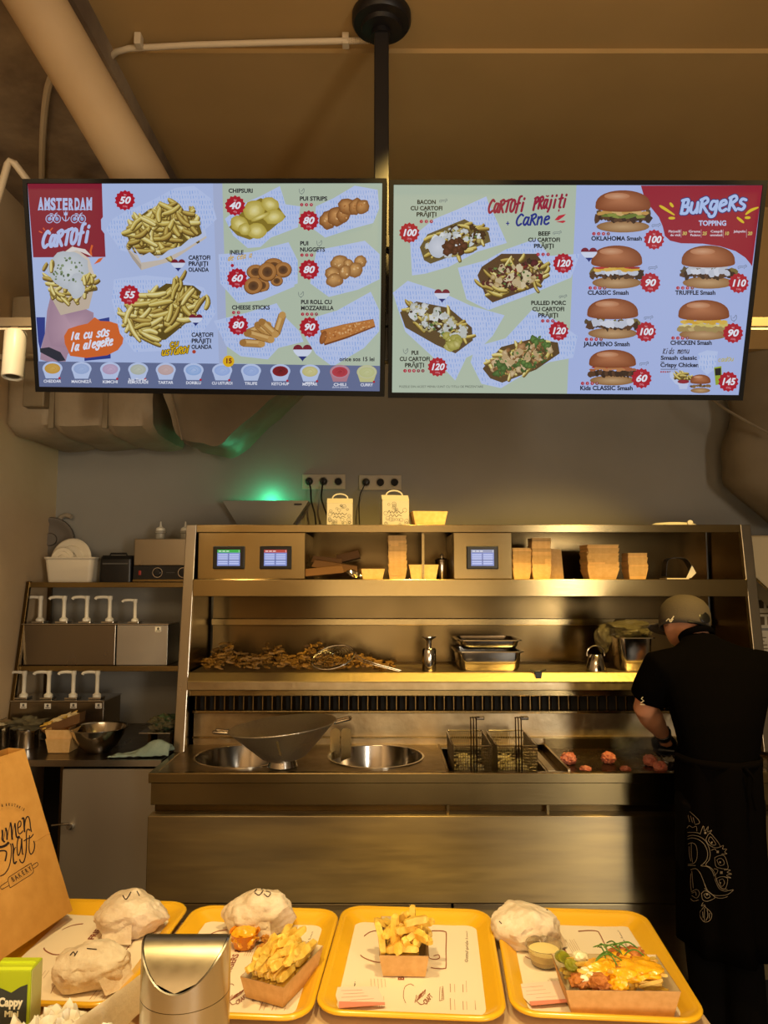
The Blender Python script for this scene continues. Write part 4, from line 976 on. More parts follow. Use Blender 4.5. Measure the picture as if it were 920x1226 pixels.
# oven tray with leafy film and the cloth
t = thing('baking_tray', 'thin steel tray with wrapped greens at the right end of the prep counter', 'tray', (X(198, 3.3), 3.36, T3 + .075))
xa, xb = X(177, 3.3), -.935
b = MB(); b.box(xa, xb, 3.25, 3.45, T3 + .075, T3 + .080); b.build('tray_sheet', CHROME, t, bevel=.002)
for x_ in (xa + .02, xb - .02):
    MB().box(x_ - .006, x_ + .006, 3.34, 3.44, T3, T3 + .075).build('leg', STEEL_D, t)
t = thing('wrapped_greens', 'bunch of dark greens in clear film on the thin steel tray', 'greens', (X(203, 3.3), 3.34, T3 + .08))
lump((X(201, 3.3), 3.36, T3 + .108), (.052, .05, .030), 2, 4, .6, 3.5).build('leaves', mat('dark_leaves', '#3d5236', .6, c2='#2a3a24', scale=40), t, smooth=True)
lump((X(199, 3.3), 3.355, T3 + .106), (.064, .057, .028), 6, 4, .5, 3.5).build('film', BAGM, t, smooth=True)
# green cloth draped
b = MB(); n, m_ = 30, 12; vs = []
for i in range(n + 1):
    f = i / n; px = 140 + 68 * f
    for j in range(m_ + 1):
        g = j / m_; y = 3.125 + g * .10 * (.35 + .65 * f) + .03 * f
        z = T3 + .004 + .075 * sin(pi * min(g * 1.02, 1)) * (f ** 1.1) * (.75 + .35 * sin(f * 9 + g * 3)) + .010 * abs(noise.noise(Vector((f * 7, g * 6, 2))))
        vs.append((X(px, 3.15), y, z))
b.add(vs, [(i * (m_ + 1) + j, (i + 1) * (m_ + 1) + j, (i + 1) * (m_ + 1) + j + 1, i * (m_ + 1) + j + 1) for i in range(n) for j in range(m_)])
o = solo(b, 'cleaning_cloth', mat('mint_cloth', '#a9bfae', .9, c2='#94ad9e', scale=25, bump=.2, bscale=300), 'pale mint green cloth crumpled on the prep counter edge', 'cloth', smooth=True, solid=.002, loc=(X(175, 3.15), 3.17, T3))
# ================================================================ MENU SCREENS
def homog(px):   # photograph quadrilateral (TL,TR,BR,BL) -> unit rectangle, y down
    A = []
    for (x, y), (X_, Y_) in zip(px, ((0, 0), (1, 0), (1, 1), (0, 1))):
        A.append([x, y, 1, 0, 0, 0, -X_ * x, -X_ * y, -X_]); A.append([0, 0, 0, x, y, 1, -Y_ * x, -Y_ * y, -Y_])
    return np.linalg.svd(np.array(A, dtype=float))[2][-1].reshape(3, 3)
MENU = mat('menu_display', '#020202', 0.3, ior=1.15, attr='emit', estr=0.76)
BEZ = mat('screen_bezel', '#0c0c0e', 0.5, ior=1.2)
SW, SH = 1.107, 0.6227
BL_, SAGE, LAV = '#b4c6f2', '#b9c8b4', '#a9bdf0'
RED, DRED = '#b4122c', '#86152f'
def screen(TL, a, bdir, quad, lab):
    a = Vector(a).normalized(); bd = Vector(bdir); bd = (bd - a * bd.dot(a)).normalized(); nrm = a.cross(-bd)  # faces the room
    C_ = Vector(TL) + a * SW / 2 + bd * SH / 2
    t = thing('menu_screen', lab, 'screen', C_, 'menu screens')
    M = Matrix((( a.x, -bd.x, nrm.x, 0), (a.y, -bd.y, nrm.y, 0), (a.z, -bd.z, nrm.z, 0), (0, 0, 0, 1)))
    t.rotation_euler = M.to_euler()
    g = .013
    MB().box(-SW / 2 - g, SW / 2 + g, -SH / 2 - g - .004, SH / 2 + g, -.045, -.002).build('casing', BEZ, t, noshift=True, bevel=.003)
    MB().loft([[Vector((sx * (SW / 2 + o), sy * (SH / 2 + o) - (.004 if sy < 0 and o else 0), z)) for sx, sy in ((-1, -1), (1, -1), (1, 1), (-1, 1))] for o, z in ((0, -.002), (0, .006), (g, .006), (g, -.006))], False, False).build('bezel', BEZ, t, noshift=True)
    MB().box(-.3, .3, -.2, .2, -.075, -.045).build('back_box', BEZ, t, noshift=True, bevel=.01)
    H = homog(quad)
    def fn(x, y):
        v = H @ np.array([x, y, 1.0]); return ((v[0] / v[2] - .5) * SW, (.5 - v[1] / v[2]) * SH)
    art = Art(fn, 1e-6)
    return t, art
def crop(art, ox, oy, k):
    f0 = art.base if hasattr(art, 'base') else art.fn; art.base = f0
    art.fn = lambda x, y: f0(ox + x / k, oy + y / k)
def badge(A, x, y, r, txt, sub='350g'):
    pts = []
    for k in range(28):
        a = 2 * pi * k / 28; q = r * (1.0 if k % 2 else .86); pts.append((x + q * cos(a), y + q * sin(a)))
    A.poly(pts, RED)
    A.text(txt, x, y + r * .30, r * .62, '#eef2ff', bold=.035, shear=.25, align='c', width=r * (.62 * len(txt) - .1 if len(txt) < 3 else 1.45))
    A.text('lei', x, y - r * .45, r * .18, '#f0c8d0', align='c'); A.text(sub, x, y + r * .66, r * .17, '#f0a0b0', align='c')
def dots(A, x, y, n, r=8, gap=23, t='1397'):
    for k in range(n):
        A.ell(x + k * gap, y, r, r, '#b5203a' if k < 3 else '#8c4a4a', n=12); A.text(t[k % 4], x + k * gap, y + r * .5, r, '#e8d0dc', align='c')
def paper_(A, pts, seed=0, stripe='#8fb0ee', base='#bccdf6', ang=.12):
    A.fan(pts, (sum(p[0] for p in pts) / len(pts), sum(p[1] for p in pts) / len(pts)), '#c6d4f8', base)
    rnd = random.Random(seed); xs = [p[0] for p in pts]; ys = [p[1] for p in pts]
    def inside(x, y):
        c = False; n = len(pts)
        for i in range(n):
            x1, y1 = pts[i]; x2, y2 = pts[i - 1]
            if (y1 > y) != (y2 > y) and x < (x2 - x1) * (y - y1) / (y2 - y1) + x1: c = not c
        return c
    y = min(ys)
    while y < max(ys):
        x = min(xs) + rnd.uniform(0, 14)
        while x < max(xs):
            L = rnd.uniform(8, 20)
            if inside(x, y) and inside(x + ang * L, y + L) and inside(x + 3, y): A.stroke([(x, y), (x + ang * L, y + L)], rnd.uniform(2, 4), stripe)
            x += 13
        y += 24
def fries_(A, cx, cy, w, h, rot, n, pal, L=70, wd=17, seed=1, spread=.6):
    rnd = random.Random(seed)
    for k in range(n):
        u, v = rnd.uniform(-1, 1), rnd.uniform(-1, 1)
        if u * u + v * v > 1.05: continue
        x = cx + (u * w * cos(rot) - v * h * sin(rot)); y = cy + (u * w * sin(rot) + v * h * cos(rot))
        a = rot + rnd.gauss(0, spread); l = L * rnd.uniform(.6, 1.1) / 2; b_ = wd * rnd.uniform(.8, 1.1)
        c = rnd.choice(pal); ca, sa = cos(a), sin(a); bd = rnd.uniform(-.12, .12) * L
        b_ *= .86; P = [(x - l * ca, y - l * sa), (x - bd * sa * .8, y + bd * ca * .8), (x + l * ca, y + l * sa)]
        P = [(p.x, p.y) for p in spline(P, 3)]
        W_ = [b_ * q for q in (.45, .85, 1, 1.05, 1, .85, .5)]; A.stroke([(p[0] + 2.5, p[1] + 4) for p in P], [q + 4 for q in W_], c[0]); A.stroke(P, W_, c[3]); A.stroke([(p[0] - .5, p[1] - 1.5) for p in P], [q * .7 for q in W_], c[1]); A.stroke([(p[0] - 1, p[1] - 3) for p in P], [q * .3 for q in W_], c[2])
YEL = [('#6a5622', '#d0ba60', '#e4d68c', '#ac9244'), ('#5e4a1a', '#c0a850', '#d8c674', '#987c34'), ('#745e28', '#dccb78', '#eee4a8', '#b8a054'), ('#56421a', '#b09444', '#ccb664', '#86682c')]
TAN = [('#5a3a1c', '#b98a52', '#d2a870'), ('#4c3016', '#a8763c', '#c89a60'), ('#6a4420', '#c4965c', '#dcb884')]
def boatbox(A, p, col='#cdbfa8', edge='#ab9c86'):
    A.poly(p, col); A.stroke(list(p) + [p[0]], 2, edge)
def blobs(A, cx, cy, w, h, rot, n, cols, r, seed, wob=.2):
    rnd = random.Random(seed); st_ = random.getstate(); random.seed(seed)
    for k in range(n):
        u, v = rnd.uniform(-1, 1), rnd.uniform(-1, 1)
        if u * u + v * v > 1: continue
        x = cx + u * w * cos(rot) - v * h * sin(rot); y = cy + u * w * sin(rot) + v * h * cos(rot)
        q = r * rnd.uniform(.5, 1.2); c = rnd.choice(cols)
        if isinstance(c, tuple): A.ell(x, y, q, q * rnd.uniform(.6, 1), c[0], c[1], rnd.uniform(0, 3), 11, wob)
        else: A.ell(x, y, q, q * rnd.uniform(.5, 1), c, c, rnd.uniform(0, 3), 9, wob)
    random.setstate(st_)
def heart(A, x, y, r):
    def pt(t): return (x + r * .062 * 16 * sin(t) ** 3, y - r * .062 * (13 * cos(t) - 5 * cos(2 * t) - 2 * cos(3 * t) - cos(4 * t)))
    P = [pt(2 * pi * k / 28) for k in range(28)]
    A.poly(P, '#d8e2fa')
    top = [p for p in P if p[1] < y - r * .22]; bot = [p for p in P if p[1] > y + r * .28]
    yy = y - r * .22
    for sx in (-1, 1):
        q = [p for p in top if (p[0] - x) * sx >= -.5]; q.sort(key=lambda p: atan2(p[1] - yy, (p[0] - x - sx * r * .4)))
        xs = [p[0] for p in q]; A.poly([(min(xs), yy)] + q + [(max(xs), yy)] if q else [], '#7c1c34') if len(q) > 2 else None
    bot.sort(key=lambda p: p[0]); A.poly(bot, '#20307c')
def bun(A, cx, cy, w, h, seed, fill):
    rnd = random.Random(seed); st_ = random.getstate(); random.seed(seed)
    # bottom bun
    A.ell(cx, cy + h * .36, w * .45, h * .14, '#c9a478', '#94683c', n=22)
    fill(A, cx, cy, w, h)
    P = [(cx + w * .47 * cos(a), cy - h * .10 - h * .40 * abs(sin(a)) ** .75 * (1 if sin(a) > 0 else -.28)) for a in [2 * pi * k / 30 for k in range(30)]]
    A.fan(P, (cx - w * .05, cy - h * .28), '#c07c54', '#84421f')
    A.ell(cx - w * .10, cy - h * .36, w * .22, h * .08, '#d8a480', '#bd7c56', n=16)
    random.setstate(st_)
def lay(col1, col2, y, ww, hh, n=12, wob=.3):
    def f(A, cx, cy, w, h):
        for k in range(n):
            x = cx + w * ww * (-1 + 2 * (k + .5) / n)
            A.ell(x, cy + h * y + random.uniform(-.02, .03) * h, w * ww / n * 1.7, h * hh * random.uniform(.7, 1.2), random.choice((col1, col2)), n=9, wob=wob)
    return f
def flist(*fs):
    def f(A, cx, cy, w, h):
        for q in fs: q(A, cx, cy, w, h)
    return f
meat = lay('#3a2418', '#5a3a24', .16, .47, .10, 14); cheese = lay('#d8a838', '#e0b850', .04, .40, .05, 8, .15); onion = lay('#8c6a48', '#5c4830', .05, .45, .10, 14, .5)
whites = lay('#d8dcea', '#c6ccdc', .10, .36, .09, 9, .3); green = lay('#6a7a30', '#8a9440', .10, .34, .05, 7, .3); tom = lay('#a02a28', '#c03a34', .0, .38, .03, 7); lettuce = lay('#5a4a30', '#7a6a34', .10, .48, .09, 12, .5)
egg = lay('#d8c46a', '#e6da9a', .16, .42, .09, 8, .2)
def animal(A, x, y, s, kind='cow'):
    K = '#55606e'
    if kind == 'cow': A.curve([(x - s, y + s * .5), (x - s, y - s * .2), (x + s * .5, y - s * .3), (x + s, y - s * .6), (x + s * 1.2, y - s * .1), (x + s * .7, y + s * .05), (x + s * .6, y + s * .5)], 1.8, K); A.stroke([(x - s * .7, y + s * .1), (x - s * .7, y + s * .5)], 1.8, K); A.stroke([(x + s * .4, y + s * .1), (x - s * .7, y + s * .1)], 1.8, K)
    else: A.curve([(x - s * .8, y - s * .8), (x - s * .6, y + s * .4), (x + s * .1, y + s * .7), (x + s * .7, y), (x + s * .6, y - s * .9), (x + s * .1, y - s * .2), (x - s * .3, y - s * .1)], 1.8, K); A.stroke([(x, y + s * .6), (x, y + s)], 1.8, K)

# ------------------------------------------------ left screen
t, A = screen((-1.11036, 2.15826, 2.87655), (.99846, -.04879, -.02653), (-.00672, .25015, -.96818), [(33, 220), (458, 219.5), (456.5, 469.5), (49.5, 464)],
              'left menu screen of fries with a dark red title corner')
crop(A, 20, 200, 4.0)
def sx(q): return q   # crop 1: x as seen; crop 2 is 880 further right
A.poly([(52, 80), (1752, 76), (1746, 1080), (118, 1056)], '#b2c4f0')
A.poly([(985, 78), (1752, 76), (1746, 960), (1015, 944)], SAGE)
A.poly([(940, 78), (985, 78), (1015, 944), (975, 944)], '#aebbe0')
# title corner
A.poly([(52, 80), (408, 79), (414, 240), (405, 252), (407, 300), (422, 320), (428, 432), (82, 434)], '#8c1a34')
import itertools
def arch(A, s, x0, x1, y, h, col, bow):
    n = len(s)
    for k, ch in enumerate(s):
        f = (k + .5) / n; e = (2 * f - 1)
        A.text(ch, x0 + (x1 - x0) * f, y + bow * e * e, h * (1 - .08 * (1 - e * e)), col, bold=.05, align='c', width=(x1 - x0) / n * .88 * (1 if ch != 'M' else 1.1))
arch(A, 'AMSTERDAM', 103, 362, 204, 56, '#b9c8f4', 0)
for k in range(9):  # slab serifs
    x = 103 + 259 * (k + .5) / 9; A.stroke([(x - 12, 203), (x + 12, 203)], 5, '#b9c8f4')
for cx in (176, 296):
    for s in (-1, 1):
        P = [(cx + s * 18 + 16 * cos(a) * 1.05, 249 + 19 * sin(a)) for a in [2 * pi * k / 16 for k in range(16)]]
        A.stroke(P, 4, '#b9c8f4', closed=True); A.ell(cx + s * 18, 249, 9, 10, '#8ca4d8')
    A.stroke([(cx - 18, 249), (cx - 8, 230), (cx + 10, 230), (cx + 18, 249)], 4, '#b9c8f4'); A.stroke([(cx - 18, 249), (cx + 2, 250), (cx + 12, 224), (cx + 20, 220)], 4, '#b9c8f4'); A.stroke([(cx - 16, 224), (cx - 2, 224)], 4, '#b9c8f4')
A.poly([(226, 212), (231, 222), (236, 210), (241, 222), (246, 212), (244, 232), (228, 232)], '#b9c8f4'); A.stroke([(236, 232), (236, 262)], 4, '#b9c8f4'); A.curve([(218, 240), (226, 254), (236, 258), (246, 254), (254, 240)], 4, '#b9c8f4')
def brush(A, s, x, y, h, col, slant=.18, rise=-.08, wdt=None, w=.24, gap=.18, outline=None):
    """brush lettering: every letter drawn as fat rounded strokes"""
    G = {'C': ([(.9, .12), (.55, -.02), (.15, .3), (.08, .7), (.4, 1.0), (.85, .85)],), 'a': ([(.75, .35), (.3, .3), (.1, .75), (.4, 1), (.75, .6)], [(.8, .3), (.72, .8), (.95, 1)]),
         'R': ([(.15, 1), (.2, .1)], [(.05, .15), (.6, .02), (.8, .28), (.25, .55)], [(.35, .55), (.9, 1.02)]), 'T': ([(.45, 1), (.55, .05)], [(.05, .15), (1.1, .0)]),
         'o': ([(.5, .05), (.12, .3), (.15, .85), (.5, 1), (.85, .7), (.8, .2), (.5, .05)],), 'f': ([(.85, -.2), (.5, -.1), (.4, .4), (.3, 1.1)], [(.1, .42), (.75, .34)]),
         'i': ([(.35, .32), (.3, 1)], [(.42, -.02), (.40, .06)]), 'j': ([(.5, .32), (.45, .9), (.2, 1.3)], [(.55, -.02), (.53, .06)]), 'P': ([(.2, 1.1), (.25, .1)], [(.08, .15), (.65, .05), (.8, .35), (.3, .6)]),
         'r': ([(.2, .3), (.2, 1)], [(.22, .55), (.5, .3), (.75, .38)]), 't': ([(.5, -.05), (.4, .9), (.7, 1)], [(.1, .3), (.85, .24)]), 'n': ([(.15, .3), (.15, 1)], [(.18, .5), (.55, .28), (.72, .5), (.75, 1)]),
         'e': ([(.15, .65), (.75, .5), (.6, .28), (.2, .4), (.15, .85), (.5, 1.02), (.85, .9)],), 'N': ([(.12, 1), (.2, .1), (.72, .95), (.8, .05)],), 'E': ([(.8, .08), (.2, .12), (.15, .95), (.85, .92)], [(.18, .52), (.7, .48)]),
         'B': ([(.2, 1), (.25, .08)], [(.1, .1), (.7, .05), (.7, .42), (.3, .5), (.85, .6), (.75, .98), (.18, .98)]), 'u': ([(.15, .3), (.15, .85), (.5, 1), (.78, .7), (.8, .3)], [(.8, .3), (.82, 1)]),
         'g': ([(.75, .35), (.3, .3), (.15, .7), (.5, .85), (.8, .5)], [(.8, .3), (.75, 1.2), (.3, 1.35), (.1, 1.15)]), 's': ([(.8, .35), (.4, .28), (.25, .5), (.75, .75), (.55, 1.0), (.1, .92)],), 'S': ([(.85, .12), (.35, .02), (.2, .35), (.8, .65), (.6, 1), (.08, .9)],),
         '+': ([(.5, .35), (.5, .95)], [(.15, .65), (.85, .65)]), 'I': ([(.4, .05), (.35, 1)],), 'l': ([(.45, -.05), (.35, 1)],), 'c': ([(.8, .42), (.45, .28), (.15, .6), (.35, 1), (.8, .9)],), 'd': ([(.7, .45), (.3, .35), (.15, .8), (.5, 1), (.75, .6)], [(.85, -.1), (.75, 1)]),
         'K': ([(.2, 0), (.15, 1)], [(.85, .05), (.25, .55), (.9, 1)]), 'm': ([(.1, .3), (.1, 1)], [(.12, .5), (.4, .3), (.5, 1)], [(.5, .5), (.8, .3), (.9, 1)]), 'A': ([(.05, 1), (.45, .02), (.85, 1)], [(.2, .65), (.75, .62)]), 'U': ([(.15, .05), (.15, .8), (.5, 1), (.8, .75), (.85, .05)],), ' ': ()}
    n = len(s); adv = 1 + gap; k = (wdt / (n * adv) if wdt else h * .62)
    for ps in ((outline,) if outline else ()) + (None,):
        for i, ch in enumerate(s):
            base = {'ă': 'a', 'ț': 't', 'Ă': 'A'}.get(ch, ch)
            for st_ in G.get(base, ()):
                P = []
                for p in spline(st_, 6): u = i * adv * k + p.x * k + (1 - p.y) * slant * h; v = -h * (1 - p.y); P.append((x + u, y + v + rise * u))
                ww = h * w + (ps[1] if ps else 0)
                c = ps[0] if ps else col
                A.stroke(P, ww, c)
                for q in (P[0], P[-1]): A.ell(q[0], q[1], ww / 2, ww / 2, c, n=8)
            if ch == 'ă': u = i * adv * k + .5 * k + 1.1 * slant * h; A.curve([(x + u - k * .3, y - h * 1.05 + rise * u), (x + u, y - h * .95 + rise * u), (x + u + k * .3, y - h * 1.05 + rise * u)], h * w * .6, ps[0] if ps else col)
            if ch == 'ț': u = i * adv * k + .4 * k; A.stroke([(x + u, y + h * .15 + rise * u), (x + u - k * .1, y + h * .35 + rise * u)], h * w * .6, ps[0] if ps else col)
brush(A, 'CaRTofi', 122, 388, 74, '#b9c8f4', .14, -.13, 236, .20, .08)
for p in ([(108, 308), (124, 316)], [(128, 292), (136, 304)], [(160, 308), (174, 292)]): A.stroke(p, 6, '#e0603a')
# hand with the cone of fries
A.poly([(98, 722), (140, 722), (140, 800), (118, 880), (108, 840)], '#243a90'); A.poly([(330, 745), (448, 722), (456, 920), (330, 932)], '#243a90')
A.poly([(150, 935), (118, 925), (122, 870), (140, 800), (150, 690), (165, 625), (205, 640), (215, 700), (330, 680), (372, 700), (375, 760), (330, 840), (250, 900), (240, 935)], '#a98aa0')
A.fan([(150, 780), (170, 640), (205, 650), (225, 705), (340, 690), (370, 712), (355, 800), (250, 870), (170, 860)], (270, 770), '#c2a0b2', '#a5869c')
A.poly([(116, 872), (160, 866), (215, 890), (240, 930), (205, 935), (118, 890)], '#232a3c')
A.poly([(148, 560), (176, 640), (215, 712), (350, 680), (382, 540), (350, 440), (270, 380), (215, 420)], '#d8cbbd'); A.poly([(176, 640), (215, 712), (350, 680), (372, 590), (260, 622)], '#c9b8a6')
A.poly([(215, 420), (272, 384), (330, 395), (366, 432), (340, 420), (290, 400)], '#e4ddda')
fries_(A, 255, 545, 120, 85, .35, 46, YEL, 62, 20, 5, .8)
A.ell(252, 495, 102, 90, '#d6dce2', '#bcc4ce', n=24, wob=.08); A.ell(290, 570, 40, 60, '#ccd3dc', '#bfc6d0', n=16, wob=.1)
blobs(A, 250, 500, 78, 66, 0, 40, ['#6d8560', '#8a9c7c', '#57704c'], 7, 8)
fries_(A, 150, 480, 26, 26, -1.2, 5, YEL, 52, 18, 2, .5); fries_(A, 350, 550, 18, 50, -1.3, 8, YEL, 50, 18, 3, .4); fries_(A, 200, 615, 50, 20, .5, 12, YEL, 50, 18, 4, .5)
for q in ([(356, 405), (364, 375)], [(360, 425), (356, 402)]): A.stroke(q, 9, '#e2662c', taper=False)
A.poly([(372, 468), (395, 440), (418, 434), (402, 456)], '#e2662c')
A.poly([(236, 850), (232, 812), (252, 778), (300, 762), (345, 752), (378, 722), (405, 740), (450, 742), (500, 758), (520, 800), (512, 850), (490, 880), (440, 905), (340, 918), (262, 908), (250, 880)], '#d9682c')
brush(A, 'Ia cu sos', 262, 830, 36, '#e6ecff', .2, -.10, 186, .22, .05); brush(A, 'la alegeRe', 262, 886, 36, '#e6ecff', .2, -.16, 204, .22, .05)
# the two big fries portions
paper_(A, [(460, 250), (520, 215), (640, 165), (760, 100), (850, 90), (930, 150), (960, 250), (905, 300), (880, 330), (760, 400), (620, 430), (500, 400), (430, 300)], 3)
A.poly([(520, 375), (570, 420), (740, 430), (905, 310), (912, 340), (745, 452), (600, 496), (560, 440)], '#cfc4b8'); A.poly([(520, 375), (600, 470), (600, 496), (556, 440)], '#b3a79c')
A.poly([(530, 330), (545, 270), (640, 200), (760, 190), (870, 250), (890, 320), (800, 380), (640, 430), (560, 400)], '#6d5a22')
fries_(A, 700, 305, 165, 105, -.35, 150, YEL, 100, 27, 12, .9)
for q in ([(560, 380), (600, 430), (640, 410), (680, 440), (730, 400), (790, 380), (830, 345), (880, 330), (905, 300), (912, 330), (800, 400), (700, 445), (600, 460)],): A.poly(q, '#c0cef0')
badge(A, 520, 160, 50, '50')
for i, s in enumerate(('CARTOFI', 'PRĂJIȚI', 'OLANDA')): A.text(s, 826, 445 + 29 * i, 19, '#141828', bold=.035, width=(104, 94, 98)[i])
heart(A, 777, 468, 34)
paper_(A, [(470, 540), (620, 520), (760, 535), (900, 580), (960, 700), (900, 790), (800, 880), (570, 890), (500, 800), (460, 640)], 4)
A.poly([(520, 700), (600, 640), (720, 560), (850, 570), (890, 600), (830, 740), (720, 830), (640, 840), (530, 770)], '#5f4d1c')
fries_(A, 690, 690, 175, 92, -.25, 130, YEL, 115, 26, 31, .8)
fries_(A, 850, 630, 26, 70, -1.2, 9, YEL, 110, 24, 7, .3); fries_(A, 775, 560, 40, 24, -1.4, 6, YEL, 80, 20, 9, .3); fries_(A, 620, 800, 70, 22, .45, 7, YEL, 120, 26, 13, .2)
badge(A, 545, 615, 50, '55')
for i, s in enumerate(('CARTOFI', 'PRĂJIȚI', 'OLANDA')): A.text(s, 843, 816 + 29 * i, 19, '#141828', bold=.035, width=(104, 94, 98)[i])
heart(A, 863, 732, 33); A.ell(856, 888, 9, 9, '#b5402c')
brush(A, 'cu', 738, 864, 28, '#e0b41c', .2, -.1, 44, .2, .1, ('#3a3010', 5)); brush(A, 'usTuRoi', 700, 906, 32, '#e0b41c', .2, -.1, 136, .2, .05, ('#3a3010', 5))
# right half of the left screen (crop 2 coordinates + 880)
O = 880
def T(s, x, y, w, h=19): A.text(s, O + x, y, h, '#141828', bold=.035, width=w)
paper_(A, [(O + 120, 250), (O + 200, 180), (O + 290, 140), (O + 382, 92), (O + 410, 180), (O + 480, 190), (O + 470, 290), (O + 340, 340), (O + 290, 385), (O + 230, 390), (O + 160, 330)], 6)
A.poly([(O + 140, 290), (O + 230, 180), (O + 290, 150), (O + 360, 170), (O + 412, 240), (O + 330, 310), (O + 240, 350), (O + 180, 330)], '#8c7828')
for (x, y, rx, ry, r) in ((190, 275, 45, 38, .6), (260, 210, 50, 52, .9), (335, 180, 42, 34, .3), (355, 240, 50, 36, -.2), (272, 308, 48, 38, .1), (290, 240, 50, 12, -.4), (215, 300, 30, 30, 1)):
    A.ell(O + x, y, rx, ry, '#e2d88a', '#b8a440', r, 16, .08); A.ell(O + x, y, rx * .5, ry * .5, '#ece4a8', '#dacb74', r, 12, .1)
T('CHIPSURI', 136, 124, 116); badge(A, O + 168, 186, 50, '40', '40g')
paper_(A, [(O + 555, 190), (O + 640, 150), (O + 740, 90), (O + 850, 110), (O + 858, 200), (O + 830, 270), (O + 720, 300), (O + 600, 340), (O + 545, 300)], 7)
for (x, y, rx, ry, r) in ((615, 255, 42, 46, .3), (655, 238, 46, 46, .5), (690, 225, 34, 46, .4), (705, 190, 48, 40, .3), (745, 190, 32, 42, .3), (778, 192, 34, 36, .2)):
    A.ell(O + x, y, rx, ry, '#d49a5c', '#7e4a20', r, 18, .1, (-.2, -.25)); blobs(A, O + x, y, rx * .6, ry * .6, 0, 10, ['#b87840', '#e0b078', '#a86a34'], 6, int(x))
T('PUI STRIPS', 477, 162, 132); animal(A, O + 487, 118, 16, 'hen'); dots(A, O + 487, 182, 3); badge(A, O + 521, 258, 50, '80')
paper_(A, [(O + 90, 420), (O + 240, 410), (O + 425, 362), (O + 470, 450), (O + 470, 560), (O + 330, 610), (O + 180, 650), (O + 100, 560)], 8)
def ring(x, y, rx, ry, r=0):
    A.ell(O + x, y, rx, ry, '#9a6a34', '#6e431c', r, 24); A.ell(O + x, y - 2, rx * .93, ry * .92, '#c8945a', '#a87038', r, 24)
    A.ell(O + x, y, rx * .55, ry * .55, '#8a5a30', '#7a4c24', r, 20); A.ell(O + x, y, rx * .44, ry * .45, '#4c3020', '#6a482c', r, 20)
for q in ((270, 505, 45, 36), (355, 480, 52, 42), (400, 495, 42, 38), (300, 570, 36, 34), (370, 548, 30, 26), (258, 572, 46, 42, -.2), (325, 505, 46, 46)): ring(*q)
A.poly([(O + 240, 618), (O + 340, 590), (O + 450, 545), (O + 455, 575), (O + 300, 640), (O + 180, 655)], '#bccdf6')
T('INELE', 144, 420, 66); brush(A, 'de ceapa', O + 134, 452, 24, '#d8b040', .2, -.15, 116, .16, .05); A.ell(O + 157, 474, 8, 8, '#b5203a'); badge(A, O + 180, 535, 50, '60')
paper_(A, [(O + 560, 400), (O + 640, 385), (O + 790, 355), (O + 862, 420), (O + 862, 540), (O + 760, 590), (O + 620, 625), (O + 530, 560)], 9)
for (x, y, rx, ry, r) in ((670, 460, 44, 34, -.2), (712, 465, 24, 22, 0), (640, 515, 42, 34, .2), (770, 455, 30, 30, .4), (648, 545, 42, 32, -.2), (745, 495, 34, 38, .5), (696, 506, 28, 36, .1)):
    A.ell(O + x, y, rx, ry, '#dcab6c', '#8c5a2c', r, 18, .07, (-.2, -.3)); blobs(A, O + x, y, rx * .6, ry * .6, 0, 8, ['#c89050', '#e8c08a'], 5, int(x))
T('PUI', 480, 377, 40); T('NUGGETS', 480, 407, 120); animal(A, O + 573, 368, 16, 'hen'); dots(A, O + 490, 424, 3); badge(A, O + 524, 494, 50, '80')
paper_(A, [(O + 70, 740), (O + 230, 700), (O + 370, 655), (O + 410, 720), (O + 480, 790), (O + 500, 840), (O + 380, 870), (O + 330, 925), (O + 200, 910), (O + 130, 860)], 10)
def stick(x0, y0, x1, y1, w=34):
    A.stroke([(O + x0, y0), (O + x1, y1)], w + 4, '#6e431c'); A.stroke([(O + x0, y0), (O + x1, y1)], w, '#b98a4a'); A.stroke([(O + x0 - 2, y0 - 6), (O + x1 - 2, y1 - 6)], w * .4, '#d8b070'); A.ell(O + x0, y0, w / 2, w / 2, '#a8783c'); A.ell(O + x1, y1, w / 2, w / 2, '#c89a58')
for q in ((210, 845, 300, 850), (230, 800, 330, 760), (280, 760, 330, 800), (370, 800, 398, 712), (300, 745, 365, 805), (235, 798, 345, 830)): stick(*q)
T('CHEESE STICKS', 156, 685, 182); dots(A, O + 165, 700, 2); badge(A, O + 187, 760, 50, '80')
paper_(A, [(O + 560, 720), (O + 660, 690), (O + 820, 600), (O + 862, 690), (O + 862, 790), (O + 790, 870), (O + 640, 960), (O + 560, 900), (O + 510, 820)], 11)
A.stroke([(O + 590, 822), (O + 700, 790), (O + 838, 750)], [76, 70, 40], '#7e4420'); A.stroke([(O + 592, 818), (O + 700, 786), (O + 838, 748)], [66, 60, 32], '#c07c40'); A.ell(O + 594, 820, 16, 34, '#b06a34', '#8a4e24', .3)
blobs(A, O + 715, 783, 120, 24, -.28, 120, ['#d89a5c', '#a05c2a', '#e0b078', '#b87038'], 5, 77)
T('PUI ROLL CU', 486, 659, 148); T('MOZZARELLA', 486, 688, 158); animal(A, O + 487, 614, 16, 'hen'); dots(A, O + 495, 708, 4, gap=22); badge(A, O + 528, 770, 50, '90')
heart(A, O + 496, 888, 46); A.text('orice sos 15 lei', O + 672, 933, 19, '#1c2030', bold=.025, width=168)
